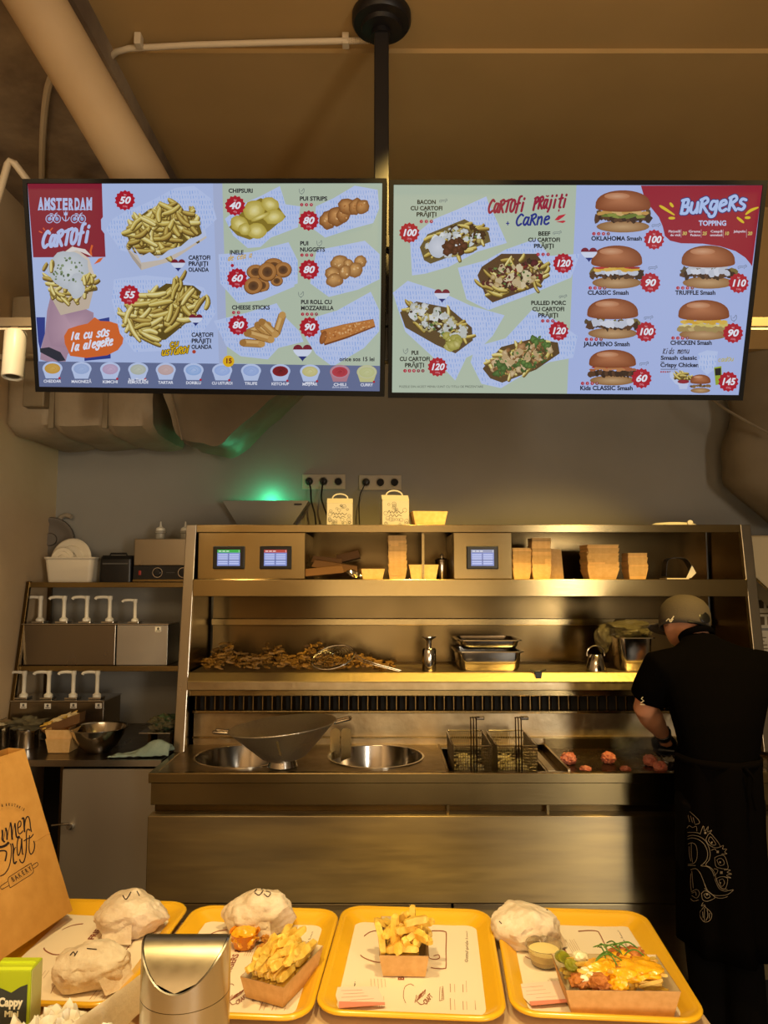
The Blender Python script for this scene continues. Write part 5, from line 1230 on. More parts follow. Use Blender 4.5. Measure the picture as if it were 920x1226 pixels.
# sauces strip
A.poly([(104, 934), (O + 866, 956), (O + 866, 1080), (118, 1058)], '#66739c')
sc = [(180, 'CHEDDAR', '#d8b060', '#c99a40'), (319, 'MAIONEZĂ', '#aabfe8', '#9cb2e0'), (456, 'KIMCHI', '#c8b4d0', '#b8a0c4'), (590, 'REMOULADE', '#c8ccc0', '#b4bcb0'), (722, 'TARTAR', '#d0b8b8', '#c4a8a8'), (855, 'DORBLU', '#b4c8f0', '#8fb0e4'),
      (O + 112, 'CU USTUROI', '#b0c4f0', '#9ab4ea'), (O + 250, 'TRUFE', '#aac0ee', '#98b0e4'), (O + 390, 'KETCHUP', '#5c1420', '#8c1c28'), (O + 532, 'MUȘTAR', '#d8d4a0', '#c8c080'), (O + 675, 'CHILI', '#a02838', '#c04050'), (O + 804, 'CURRY', '#ccd0a0', '#c0c48c')]
for i, (x, nm, c1, c2) in enumerate(sc):
    y = 968 + (x - 180) * .0118; cup = '#bccdf2' if nm not in ('CHILI', 'CURRY') else {'CHILI': '#b88090', 'CURRY': '#c8c890'}[nm]
    A.poly([(x - 46, y + 6), (x + 46, y + 6), (x + 32, y + 48), (x - 32, y + 48)], cup); A.ell(x, y, 48, 33, '#c8d4f6', cup, n=24); A.ell(x, y + 1, 38, 25, c1, c2, n=20, cen=(.2, -.2)); A.curve([(x - 18, y + 4), (x, y - 9), (x + 16, y + 2), (x + 2, y + 8)], 3, c2, 5)
    A.text(nm, x, y + 68, 13, '#eef1ff', bold=.025, align='c', width=min(98, 12 * len(nm)))
    if i % 3 != 1: A.ell(x + 34, y + 47, 6, 6, '#b5203a', n=8)
A.text('Sos Tartar', 588, 1028, 12, '#eef1ff', bold=.025, align='c', width=88); A.text('MIERE', O + 532, 1040 + 4, 11, '#eef1ff', bold=.025, align='c')
A.text('dulce-picant', O + 677, 1062, 9, '#e4e9ff', align='c', width=78)
A.ell(O + 142, 934, 28, 28, '#e8b81c', n=16); A.text('15', O + 142, 943, 22, '#7c1420', bold=.04, align='c')
A.build('menu_picture', MENU, t)

# ------------------------------------------------ right screen
t, A = screen((.02967, 2.10480, 2.84245), (.99971, -.02018, -.01286), (-.00261, .31063, -.95053), [(471.7, 221.4), (913, 222), (885.3, 474.4), (470.4, 471.3)],
              'right menu screen of loaded fries and burgers with a red corner')
crop(A, 460, 200, 3.8333)
O = 220 * 3.8333
A.poly([(45, 82), (1737, 84), (1631, 1053), (40, 1040)], SAGE)
A.poly([(884, 83), (1737, 84), (1631, 1053), (O + 0, 1047)], '#aebff0')
brush(A, '+', 560, 268, 24, '#20308c', 0, 0, 20, .2); brush(A, 'CaRne', 604, 270, 50, '#20308c', .2, -.05, 158, .18, .05)
A.poly([(783, 244), (802, 224), (836, 216), (826, 228), (800, 246)], '#c8283c'); A.poly([(790, 252), (826, 246), (836, 250), (822, 258)], '#c8283c')
def T2(lines, xr, y, ws, align='r'):
    for i, s in enumerate(lines): A.text(s, xr[i] if isinstance(xr, (list, tuple)) else xr, y + 28.5 * i, 18, '#121816', bold=.035, align='l', width=ws[i])
def loaded(A, cx, cy, w, h, rot, seed, sauce, toppings, n=40):
    fries_(A, cx, cy, w * 1.02, h * 1.05, rot, n, YEL, 62, 17, seed, .8)
    blobs(A, cx, cy, w * .92, h * .9, rot, 70, toppings, 17, seed + 1, .35)
    blobs(A, cx, cy, w * .8, h * .7, rot, 26, sauce, 20, seed + 2, .35)
    blobs(A, cx, cy, w * .85, h * .8, rot, 60, toppings + ['#4c6a34', '#6a8a48'], 7, seed + 3, .35)
paper_(A, [(130, 500), (120, 330), (230, 240), (350, 190), (470, 135), (480, 165), (520, 250), (565, 350), (430, 390), (300, 460), (190, 492)], 21)
A.poly([(165, 370), (185, 430), (215, 446), (490, 345), (480, 300), (370, 240), (200, 310)], '#6a5a34')
loaded(A, 325, 342, 150, 66, -.3, 41, ['#dfe4e8', '#ccd4d8'], [('#4a2a1c', '#2c1610'), ('#c8b878', '#98884c'), ('#d8dce0', '#b8c0c4')])
A.ell(248, 370, 44, 50, '#d6dcea', '#c0c8d8', n=18, wob=.05); blobs(A, 330, 370, 50, 30, -.2, 26, [('#5a2c20', '#34160e'), ('#6a3a2a', '#401c12')], 18, 3, .3)
T2(['BACON', 'CU CARTOFI', 'PRĂJIȚI'], [152, 122, 149], 170, [86, 146, 92]); animal(A, 272, 156, 15); dots(A, 172, 251, 3); badge(A, 117, 303, 48, '100')
paper_(A, [(340, 465), (470, 430), (560, 380), (700, 330), (760, 410), (900, 400), (860, 510), (740, 560), (640, 600), (480, 660), (380, 610)], 22)
A.poly([(430, 500), (470, 600), (500, 625), (720, 545), (760, 480), (700, 400), (540, 400), (450, 460)], '#5a4028')
loaded(A, 590, 505, 160, 78, -.2, 51, ['#d8c8a4', '#c8b48c'], [('#8c3028', '#5a1c18'), ('#4a3424', '#2c1c14'), ('#d8c090', '#a88c58'), ('#6a2a30', '#48181c')])
fries_(A, 500, 565, 50, 20, .3, 6, YEL, 80, 18, 5, .2)
T2(['BEEF', 'CU CARTOFI', 'PRĂJIȚI'], [708, 662, 688], 316, [56, 146, 92]); animal(A, 795, 304, 16); dots(A, 708, 403, 3); badge(A, 823, 444, 48, '120')
paper_(A, [(42, 580), (110, 525), (250, 570), (400, 640), (555, 684), (500, 780), (420, 860), (380, 880), (330, 985), (220, 870), (100, 760)], 23)
A.poly([(75, 670), (100, 740), (240, 820), (330, 860), (410, 800), (405, 740), (300, 650), (150, 620)], '#5f4a2c')
loaded(A, 245, 715, 165, 62, .42, 61, ['#d6dadc', '#c4c8c4', '#dde0e0'], [('#4c3020', '#2c1a10'), ('#d0c490', '#9c9050'), ('#d8dcd8', '#b4b8b0'), ('#dfe2e4', '#c4c8c8')])
blobs(A, 300, 800, 50, 28, .3, 14, [('#c8c070', '#98943c'), ('#d8d08c', '#a8a050')], 24, 6, .25)
heart(A, 268, 590, 36)
T2(['PUI', 'CU CARTOFI', 'PRĂJIȚI'], [128, 74, 98], 866, [32, 138, 88]); animal(A, 102, 850, 14, 'hen'); dots(A, 99, 940, 5, gap=20.5); badge(A, 248, 922, 46, '120')
paper_(A, [(420, 830), (560, 790), (680, 660), (780, 700), (890, 780), (870, 880), (760, 900), (640, 960), (540, 1020), (450, 1000), (400, 900)], 24)
A.poly([(455, 930), (490, 975), (545, 995), (700, 935), (808, 860), (800, 810), (690, 790), (540, 830)], '#5c4526')
loaded(A, 635, 885, 165, 66, -.28, 71, ['#d2b890', '#c0a478'], [('#c89868', '#8c6438'), ('#a87848', '#6c4828'), ('#e0c8a0', '#b09468'), ('#4c6a34', '#34501f')])
blobs(A, 540, 935, 34, 26, 0, 9, [('#5a8040', '#34501f')], 18, 9, .4); blobs(A, 640, 905, 34, 20, 0, 8, [('#6a9048', '#3c5a24')], 16, 19, .4); blobs(A, 720, 805, 44, 18, .3, 9, [('#6a9048', '#3c5a24')], 15, 29, .5)
T2(['PULLED PORC', 'CU CARTOFI', 'PRĂJIȚI'], [676, 682, 708], 636, [160, 146, 92]); animal(A, 822, 598, 15); dots(A, 730, 710, 3); badge(A, 803, 756, 47, '120')
A.text('POZELE DIN ACEST MENIU SUNT CU TITLU DE PREZENTARE', 72, 1018, 10, '#4c5450', width=386)
brush(A, 'CaRTofi', 476, 212, 58, '#9c1c3c', .2, -.05, 172, .18, .05); brush(A, 'PRăjiți', 682, 194, 56, '#9c1c3c', .2, -.06, 158, .18, .05)
# burger side
q = [(O + 335, 86), (O + 348, 130), (O + 378, 182), (O + 418, 232), (O + 436, 275), (O + 446, 318), (O + 470, 340), (O + 520, 352), (O + 620, 354), (O + 700, 366), (O + 770, 388), (O + 815, 418), (O + 838, 446), (O + 846, 458), (1737, 84)]
A.poly(q[:-1] + [(O + 893, 85)], '#9c1430')
brush(A, 'BuRgeRs', O + 512, 216, 66, '#b4cbfa', .16, -.07, 308, .21, .02, ('#24307a', 8))
for p in ([(O + 420, 178), (O + 440, 190), (O + 490, 222)], [(O + 468, 165), (O + 484, 185)], [(O + 462, 236), (O + 492, 236)], [(O + 875, 186), (O + 840, 200), (O + 815, 220)], [(O + 812, 234), (O + 838, 234)], [(O + 776, 232), (O + 808, 258)]):
    A.curve(p, 13, '#e2c428', 4, taper=True)
A.text('TOPPING', O + 664, 270, 22, '#c4d2fa', bold=.035, align='c', width=126)
for x, a_, b_, n in ((516, 'Pârjoală', 'de vită', '30'), (608, 'Grana', 'Padano', '25'), (709, 'Ceapă', 'caramelizată', '10'), (816, 'Jalapeño', '', '20')):
    A.text(a_, O + x, 302, 10, '#e8e0f0', bold=.02, align='r', width=54); A.text(b_, O + x, 319, 10, '#e8e0f0', bold=.02, align='r', width=46 if len(b_) < 8 else 56) if b_ else None
    A.text(n, O + x + 9, 314, 15, '#d8c068', bold=.04, shear=.2, width=22); A.stroke([(O + x + 4, 288), (O + x + 4, 326)], 2, '#c8a0b0')
B = [(253, 205, 270, 195, 'OKLAHOMA Smash', 108, 339, 232, (100, 335, 396), 3, (onion, meat, green, lay('#d8b070', '#c89a50', .02, .42, .05, 10, .2))), (225, 462, 250, 200, 'CLASSIC Smash', 92, 589, 188, (90, 534, 379), 3, (lettuce, meat, whites, cheese, tom)),
     (645, 462, 262, 200, 'TRUFFLE Smash', 494, 589, 184, (110, 536, 784), 3, (lettuce, meat, whites, lay('#d4d8e4', '#c4c8d4', -.02, .32, .06, 7, .1))), (207, 700, 250, 188, 'JALAPENO Smash', 76, 826, 210, (100, 760, 360), 3, (lettuce, green, meat, whites)),
     (625, 706, 250, 186, 'CHICKEN Smash', 472, 820, 190, (90, 766, 759), 3, (egg, lay('#c8b078', '#a89058', .22, .45, .07, 9, .2), cheese)), (207, 925, 230, 165, 'Kids CLASSIC Smash', 58, 1029, 242, (60, 975, 340), 3, (meat, tom, lay('#a8603c', '#c08050', .04, .44, .05, 10, .3)))]
for i, (x, y, w, h, nm, tx, ty, tw, (pr, by, bx), nd, fl) in enumerate(B):
    bun(A, O + x, y, w, h, 90 + i, flist(*fl)); A.text(nm, O + tx, ty, 19, '#10142a', bold=.035, width=tw); dots(A, O + tx + 12, ty - 31, 4, gap=22); badge(A, O + bx, by, 48, str(pr))
for x, y, k in ((405, 270, 'cow'), (390, 466, 'cow'), (800, 462, 'cow'), (371, 696, 'cow'), (763, 698, 'hen'), (351, 908, 'cow')): animal(A, O + x, y, 17, k)
heart(A, O + 98, 400, 38)
brush(A, 'Kids menu', O + 436, 862, 24, '#2a1420', .2, -.02, 122, .13, .02)
A.text('Smash classic', O + 428, 889, 18, '#10142a', bold=.035, width=166); A.stroke([(O + 428, 899), (O + 444, 899)], 3, '#3a3e50'); A.text('Crispy Chicken', O + 426, 922, 18, '#10142a', bold=.035, width=176); A.stroke([(O + 428, 933), (O + 506, 933)], 3, '#5a6078'); dots(A, O + 430, 945, 5, 4, 10)
paper_(A, [(O + 600, 860), (O + 640, 845), (O + 690, 850), (O + 680, 930), (O + 640, 960), (O + 600, 920)], 31); brush(A, 'cadou', O + 690, 898, 18, '#c8b830', .2, -.05, 72, .16, .05)
A.poly([(O + 470, 945), (O + 500, 950), (O + 520, 1010), (O + 495, 1000), (O + 470, 970)], '#c4d2f6'); fries_(A, O + 532, 968, 36, 16, .3, 22, YEL, 44, 10, 8, .6)
A.poly([(O + 506, 990), (O + 558, 990), (O + 548, 1024), (O + 514, 1024)], '#c8d4f4'); A.ell(O + 532, 990, 27, 9, '#a02838', '#8c2030')
bun(A, O + 610, 1000, 100, 86, 99, flist(lay('#6a4a28', '#8c6a3c', .12, .45, .08, 9, .3)))
A.poly([(O + 672, 925), (O + 706, 918), (O + 710, 1000), (O + 680, 1006)], '#9cb030'); A.poly([(O + 676, 930), (O + 704, 926), (O + 704, 960), (O + 678, 962)], '#1c1c1c')
badge(A, O + 738, 990, 48, '145', '250g')
A.build('menu_picture', MENU, t)

# ------------------------------------------------ ceiling pole carrying the screens
t = thing('ceiling_pole', 'black square pole with round ceiling cup carrying both menu screens', 'pole mount', (-.012, 2.30, 2.4))
PB = mat('matt_black_metal', '#121013', .45)
xp = at(457, 120, 2.3).x
MB().box(xp - .0245, xp + .0245, 2.275, 2.325, 2.35, CZ - .03).build('pole', PB, t, bevel=.004)
MB().lathe([(.098, 0), (.100, -.004), (.100, -.030), (.094, -.040), (.070, -.046), (.066, -.060), (.040, -.066), (0, -.066)], (xp, 2.30, CZ), 44).build('ceiling_cup', PB, t, smooth=True)
MB().lathe([(.034, -.066), (.036, -.085), (0, -.085)], (xp, 2.30, CZ), 24).build('collar', PB, t, smooth=True)
for z in (2.46, 2.72): MB().box(-.7, .72, 2.262, 2.285, z, z + .04).build('cross_bar', PB, t, bevel=.002)
# ================================================================ SERVING TABLE IN FRONT
from mathutils.bvhtree import BVHTree
TZ = .86
t = thing('serving_table', 'pale laminate serving table carrying the four yellow trays', 'table', (-.55, 1.1, 0))
TB = mat('table_laminate', '#c9ad84', .45, c2='#bfa27a', scale=7, bump=.02, bscale=60)
MB().box(-1.7, .585, .45, 1.765, TZ - .035, TZ).build('table_top', TB, t, bevel=.004)
MB().box(-1.68, .565, .5, 1.74, TZ - .09, TZ - .035).build('apron_frame', mat('table_frame', '#2b2621', .5), t)
for x in (-1.62, .52):
    for y in (.56, 1.68): MB().box(x - .03, x + .03, y - .03, y + .03, 0, TZ - .09).build('leg', MATS['table_frame'], t, bevel=.003)
# ---- trays
TRAY = mat('yellow_tray_plastic', '#e6b222', .28, coat=.3, c2='#e0aa1c', scale=3)
tr = thing('serving_tray', 'yellow tray holding only a fries carton and a slip, third from the left', 'tray', (0, 0, 0), 'yellow serving trays')
w, d = .345, .425
rings = [rrect(0, 0, w - .075, d - .075, .028, 0), rrect(0, 0, w - .03, d - .03, .045, .016), rrect(0, 0, w - .004, d - .004, .05, .019), rrect(0, 0, w, d, .052, .022),
         rrect(0, 0, w - .003, d - .003, .05, .0255), rrect(0, 0, w - .020, d - .020, .044, .026), rrect(0, 0, w - .032, d - .032, .038, .022), rrect(0, 0, w - .074, d - .074, .028, .0055), rrect(0, 0, w - .085, d - .085, .024, .0042)]
MB().loft(rings).build('tray_shell', TRAY, tr, smooth=True, angle=70, noshift=True)
MB().loft([rrect(0, 0, w - .0010, d - .0010, .0505, .0245), rrect(0, 0, w - .006, d - .006, .048, .0275), rrect(0, 0, w - .015, d - .015, .045, .0275), rrect(0, 0, w - .018, d - .018, .044, .0262)], False, False).build('rolled_rim', TRAY, tr, smooth=True, noshift=True, angle=80)
TP = [((-.640, 1.605), -.06, 'yellow tray at the far left holding two wrapped burgers beside the paper bag'),
      ((-.287, 1.568), -.07, 'yellow tray second from the left with burger, orange sauce and fries'),
      ((.060, 1.566), -.07, None), ((.413, 1.560), -.075, 'rightmost yellow tray with sauce cup and loaded fries carton')]
for (x, y), r, lab in TP:
    if lab is None: tr.location = (x, y, TZ + .0005); tr.rotation_euler = (0, 0, r)
for (x, y), r, lab in TP:
    if lab: copy_tree(tr, (x, y, TZ + .0005), r, lab)
# ---- printed tray papers
PW, PD = .278, .362
def paper_map(quad):
    H = homog(quad)
    def fn(x, y):
        v = H @ np.array([x, y, 1.0]); return ((v[0] / v[2] - .5) * PW, (.5 - v[1] / v[2]) * PD)
    return fn
pm = thing('placemat', 'printed cream paper under the fries carton on the third tray', 'placemat', (0, 0, 0), 'printed papers lining the trays')
n = 10; vs = []
for j in range(n + 1):
    for i in range(n + 1):
        u, v = i / n - .5, j / n - .5
        vs.append((u * PW, v * PD, .0002 + .002 * max(0, abs(u) - .38) / .12))
PAPM = mat('cream_paper', '#ecdcc0', .65)
MB().add(vs, [(j * (n + 1) + i, j * (n + 1) + i + 1, (j + 1) * (n + 1) + i + 1, (j + 1) * (n + 1) + i) for j in range(n) for i in range(n)]).build('paper_sheet', PAPM, pm, noshift=True, smooth=True)
A = Art(paper_map([(433, 1097.5), (571.6, 1098), (583, 1216.5), (413.5, 1208)]), 4e-6); A.z = .0007
crop(A, 370, 1060, 3.68)
BR = '#8f5238'; BK = '#5d463a'
A.curve([(330, 178), (285, 190), (245, 232), (240, 270), (262, 300), (310, 320), (345, 322)], 4.5, BR)
A.curve([(520, 178), (560, 174), (598, 176), (606, 190), (604, 260), (604, 335), (596, 346), (560, 346), (540, 342)], 4.5, BR)
A.curve([(530, 282), (535, 300), (560, 305), (576, 298), (572, 284), (552, 290)], 4, BR)
A.text('Gustul pride lumii', 697, 318, 13, BK, bold=.01, shear=.1, rot=-pi / 2 + .04, width=146)
A.stroke([(720, 290), (724, 204)], 3, '#b58a6c')
brush(A, 'CRaft', 236, 430, 26, BK, .1, 0, 1, .1, .1) if False else None
A.text('Craft', 236, 432, 22, BK, bold=.02, shear=.35, rot=-pi / 2 - .05, width=62)
A.text('BURGERS & FRIES', 430, 400, 24, '#8a4a34', bold=.03, rot=-pi / 2 - .02, width=212)
A.curve([(438, 500), (428, 470), (434, 430), (456, 416), (470, 424)], 2.2, BR)
brush(A, 'lumen', 472, 500, 26, BR, .2, -.9, 46, .10, .1); A.text('CRAFT', 520, 508, 20, BR, bold=.03, shear=.3, rot=-.9, width=50)
A.curve([(476, 486), (500, 506), (516, 498)], 3, BR); A.stroke([(575, 490), (578, 430), (590, 425), (594, 485), (575, 490)], 2, BR); A.text('BAKERY', 590, 484, 7, BR, rot=-pi / 2 + .05, width=50)
rnd = random.Random(8)
for cx in (622, 640, 675, 690, 727, 742):
    for y0 in (452, 530):
        L = rnd.uniform(34, 52); A.stroke([(cx, y0), (cx - .03 * L, y0 - L)], 3.2 if cx in (622, 675, 727) else 1.8, '#b58a6c')
for k in range(14):
    A.stroke([(452 + k * 9, 300 - 8), (448 + k * 9, 214 + rnd.uniform(0, 20))], 1.8, '#b89a7c') if k < 5 else None
for k in range(5): A.stroke([(300 + k * 14, 430 + rnd.uniform(0, 8)), (296 + k * 14, 395)], 1.8, '#b89a7c')
for k in range(4): A.stroke([(325 + k * 9, 520), (322 + k * 9, 470)], 1.6, '#c0a488')
A.build('print', INK, pm)
PP = [((-.615, 1.598), -.05, 'printed cream paper under two wrapped burgers on the far left tray'), ((-.285, 1.566), -.09, 'printed cream paper on the second tray with orange sauce'),
      ((.062, 1.566), -.07, None), ((.408, 1.565), -.03, 'printed cream paper under the loaded fries on the rightmost tray')]
for (x, y), r, lab in PP:
    if lab is None: pm.location = (x, y, TZ + .0055); pm.rotation_euler = (0, 0, r)
for (x, y), r, lab in PP:
    if lab: copy_tree(pm, (x, y, TZ + .0055), r, lab)
BZ = TZ + .0085     # top of the printed papers
# ---- wrapped burgers
WRAP = mat('burger_wrap', '#e2d2b8', .6, c2='#cdb698', scale=26, bump=.5, bscale=60, sss=.05)
def drape(t_, o, strokes, wpx, col, name='marking', off=.0007):
    """ink strokes laid on the surface of o; points are where a marker touched it, found by ray"""
    M = Matrix.Translation(org(o)); me = o.data
    bvh = BVHTree.FromPolygons([M @ v.co for v in me.vertices], [tuple(p.vertices) for p in me.polygons])
    b = MB(); c = Vector((0, 0, CAM_H))
    for s in strokes:
        s = [(p.x, p.y) for p in spline(s, 4)] if len(s) > 2 else [Vector((*s[0], 0)).lerp(Vector((*s[1], 0)), k / 4)[:2] for k in range(5)]
        prev = None
        for i, (x, y) in enumerate(s):
            j = min(i + 1, len(s) - 1); k = max(i - 1, 0)
            dx, dy = s[j][0] - s[k][0], s[j][1] - s[k][1]; L = sqrt(dx * dx + dy * dy) or 1
            e = []
            for sg in (-1, 1):
                h = bvh.ray_cast(c, ray(x - sg * dy / L * wpx / 2, y + sg * dx / L * wpx / 2).normalized())
                if h[0] is None: e = None; break
                nn = h[1] if h[1].dot(h[0] - c) < 0 else -h[1]; e.append(h[0] + nn * off)
            if e and prev and (e[0] - prev[0]).length < .03: b.add([prev[0], prev[1], e[1], e[0]], [(0, 1, 2, 3)])
            prev = e
    if b.v: return b.build(name, col, t_)
MARK = mat('marker_ink', '#3a2a20', .6)
def burger(px, py, Y, w, d, h, seed, lab, marks, yaw=0):
    x = at(px, py, Y).x; t = thing('wrapped_burger', lab, 'wrapped burger', (x, Y, BZ), 'wrapped burgers on the trays')
    bm = bmesh.new(); bmesh.ops.create_icosphere(bm, subdivisions=5, radius=1); vs = []
    rp = random.Random(seed); planes = []
    for _i in range(46):
        q_ = Vector((rp.gauss(0, 1), rp.gauss(0, 1), rp.gauss(0, 1))).normalized(); planes.append((q_, rp.uniform(.88, 1.02)))
    for v in bm.verts:
        p = v.co; s = Vector((seed * 3.1, seed, 0))
        k = min([d_ / max(p.dot(n_), .05) for n_, d_ in planes] + [1.12]) + .03 * noise.noise(p * 1.6 + s)
        cr = abs(noise.noise(p * 2.6 + s * 2)); k += .10 * cr + .05 * abs(noise.noise(p * 5 + s)) + .02 * abs(noise.noise(p * 14 + s)) - .01
        k += .03 * (1 - abs(sin(atan2(p.y, p.x) * 5 + seed + p.z * 2))) * (1 - abs(p.z)) * 1.5
        q = Vector((p.x * w / 2 * k, p.y * d / 2 * k, p.z * h * .60 * k + h * .40))
        if q.z < 0: q.z = 0; q.x *= 1.03; q.y *= 1.03
        c_, s_ = cos(yaw), sin(yaw); q = Vector((q.x * c_ - q.y * s_, q.x * s_ + q.y * c_, q.z))
        vs.append(q + Vector((x, Y, BZ)))
    fs = [tuple(v.index for v in f.verts) for f in bm.faces]; bm.free()
    o = MB().add(vs, fs).build('wrap', WRAP, t, smooth=True, angle=28)
    # folded paper flaps
    for q in (0, 1):
        a = yaw + seed + q * 2.4; e = Vector((cos(a), sin(a), 0)); f_ = Vector((-sin(a), cos(a), 0)); c0 = Vector((x, Y, BZ + h * .25)) + Vector((e.x * w * .43, e.y * d * .43, 0))
        vv = [c0 - f_ * .035 + Vector((0, 0, .012)), c0 + f_ * .03 + Vector((0, 0, .018)), c0 + f_ * .038 + e * .018 - Vector((0, 0, h * .2)), c0 + e * .022 - Vector((0, 0, h * .20)), c0 - f_ * .03 + e * .016 - Vector((0, 0, h * .18))]
        MB().add(vv, [(0, 1, 2, 3, 4)]).build('paper_flap', WRAP, t, solid=.0012)
    drape(t, o, marks, 1.3, MARK)
    return t
burger(156, 1092, 1.705, .150, .120, .078, 2.2, 'wrapped burger at the back of the far left tray', [[(147, 1072), (151, 1077), (157, 1068)], [(164, 1067), (167, 1073)], [(186, 1070), (187, 1074)]])
burger(110, 1162, 1.500, .150, .115, .068, 5.7, 'wrapped burger at the front of the far left tray beside the juice box', [[(84, 1144), (88, 1140), (90, 1143)], [(89, 1145), (93, 1139)], [(104, 1136), (116, 1137)]])
burger(311, 1090, 1.715, .148, .115, .082, 8.3, 'wrapped burger on the second tray behind the orange sauce', [[(304, 1068), (310, 1072), (315, 1066), (309, 1064), (305, 1068)], [(316, 1070), (321, 1074), (324, 1069), (318, 1067)]], .3)
burger(631, 1106, 1.66, .142, .120, .072, 11.9, 'wrapped burger at the back left of the rightmost tray', [[(598, 1103), (601, 1106)], [(650, 1085), (656, 1090)]], -.2)

# ---- fries cartons
FR = []
for k in range(6):
    b = MB(); fry_mesh(b, (0, -.0, 0), (1, 0, 0), [.055, .065, .072, .06, .05, .075][k], .0088, [.0, .06, -.06, .09, .03, -.04][k]); o = b.build('french_fry', FRY, noshift=True); FR.append(o.data); COL.objects.unlink(o); bpy.data.objects.remove(o)
def fry(p, d, k, lab, group, roll=0):
    o = bpy.data.objects.new('french_fry', FR[k % 6]); COL.objects.link(o); o.location = p
    o.rotation_euler = (Vector((1, 0, 0)).rotation_difference(Vector(d).normalized()) @ Euler((roll, 0, 0)).to_quaternion()).to_euler()
    return tag(o, lab, 'fry', group)
BOARD = mat('carton_kraft', '#cfa264', .7, c2='#c39656', scale=70)
def scoop(loc, yaw, w, d, hf, hb, lab, name='fries_carton', tf=.86, inner=KRAFT_IN, flare=.01):
    t = thing(name, lab, 'carton', loc); t.rotation_euler = (0, 0, yaw)
    a, c = w / 2 * tf, d / 2 * tf; A_, C_ = w / 2, d / 2; th = .0012
    def shell(o, m, nm):
        P = [(-a + o, -c + o, o), (a - o, -c + o, o), (a - o, c - o, o), (-a + o, c - o, o), (-A_ + o, -C_ + o, hf), (A_ - o, -C_ + o, hf), (A_ - o, C_ - o + flare, hb), (-A_ + o, C_ - o + flare, hb)]
        return MB().add(P, [(0, 3, 2, 1), (0, 1, 5, 4), (1, 2, 6, 5), (2, 3, 7, 6), (3, 0, 4, 7)]).build(nm, m, t, noshift=True)
    shell(0, BOARD, 'outer_board'); shell(th, inner, 'inner_board')
    return t
def fill(loc, yaw, w, d, z0, z1, n, seed, lab, group, updir=.25, long=False):
    rnd = random.Random(seed); M = Matrix.Translation(loc) @ Matrix.Rotation(yaw, 4, 'Z')
    for k in range(n):
        f = k / n; zz = z0 + (z1 - z0) * f; sh = 1 - .35 * f
        x = rnd.uniform(-.5, .5) * w * .78 * sh; y = rnd.uniform(-.5, .5) * d * .84 * sh
        if long: dv = Vector((rnd.uniform(-.35, .35), rnd.choice((-1, 1)), rnd.uniform(-.15, .35)))
        else: dv = Vector((rnd.uniform(-1, 1), rnd.uniform(-1, 1), rnd.uniform(-.05, updir + .2)))
        dv = dv.normalized(); q = Vector((x, y, zz)) - dv * .030
        e_ = q + dv * .07
        if any(p_.z < .046 and (abs(p_.x) > w * .36 or abs(p_.y) > d * .37) or p_.z < .006 for p_ in (q, e_)): continue
        p = M @ q; dd = (M.to_3x3() @ dv); fry(p, dd, rnd.randrange(6), lab, group, rnd.uniform(0, 3))
C3 = atz(484, 1160, BZ); C3 = Vector((.041, 1.556, BZ))
scoop(C3, -.03, .098, .095, .042, .070, 'small kraft fries carton in the middle of the third tray')
fill(C3, -.03, .098, .095, .052, .080, 26, 2, 'golden french fry in the small carton on the third tray', 'fries in the carton on the third tray')
for px, py, dv, k in ((451, 1103, (.18, -.05, -.9), 1), (484, 1106, (.9, .15, .12), 4), (461, 1138, (.85, .1, .45), 2)):
    p = at(px, py, 1.535); fry(p - Vector((0, 0, .0)), dv, k, 'golden french fry in the small carton on the third tray', 'fries in the carton on the third tray')
C2 = Vector((-.198, 1.482, BZ))
scoop(C2, -.42, .095, .140, .040, .048, 'long kraft carton heaped with fries on the second tray')
fill(C2, -.42, .115, .185, .054, .070, 34, 6, 'golden french fry in the long carton on the second tray', 'fries in the carton on the second tray', long=True)
def rows(loc, yaw, w, d, lab, group, along):
    rnd = random.Random(17); M = Matrix.Translation(loc) @ Matrix.Rotation(yaw, 4, 'Z')
    for lay_ in range(3):
        z = .012 + .015 * lay_
        for i in range(5):
            for j in ((0, 1) if along == 'y' else (0, )):
                c = (-.5 + (i + .5) / 5)
                if along == 'y': q = Vector((c * w * .72, -d * .40 + j * d * .42, z)); dv = Vector((rnd.uniform(-.06, .06), 1, rnd.uniform(-.02, .1)))
                else: q = Vector((-w * .36, c * d * .74, z)); dv = Vector((1, rnd.uniform(-.06, .06), rnd.uniform(-.02, .08)))
                fry(M @ q, M.to_3x3() @ dv, 0 if along == 'y' else 1, lab, group, rnd.uniform(-.3, .3))
rows(C2, -.42, .095, .140, 'golden french fry in the long carton on the second tray', 'fries in the carton on the second tray', 'y')
rows(C3, -.03, .098, .095, 'golden french fry in the small carton on the third tray', 'fries in the carton on the third tray', 'x')
# crumbs and crisp bits at the back of the second carton
for i, (px, py) in enumerate(((318, 1128), (322, 1136), (314, 1140))):
    p = atz(px, py, BZ); o = lump((0, 0, .009), (.011, .009, .008), i * 2.2, 3, .5, 3, flat=-.006).build('crispy_bit', mat('crispy_crust', '#c98a2e', .6, c2='#a8661c', scale=90, bump=.6, bscale=200), loc=(p.x, p.y, BZ - .002), noshift=True, smooth=True)
    tag(o, ('crispy crumb at the back of the second tray, nearest the burger', 'crispy crumb in the middle of the three beside the orange sauce', 'crispy crumb closest to the long carton on the second tray')[i], 'crumb', 'crispy crumbs on the second tray')
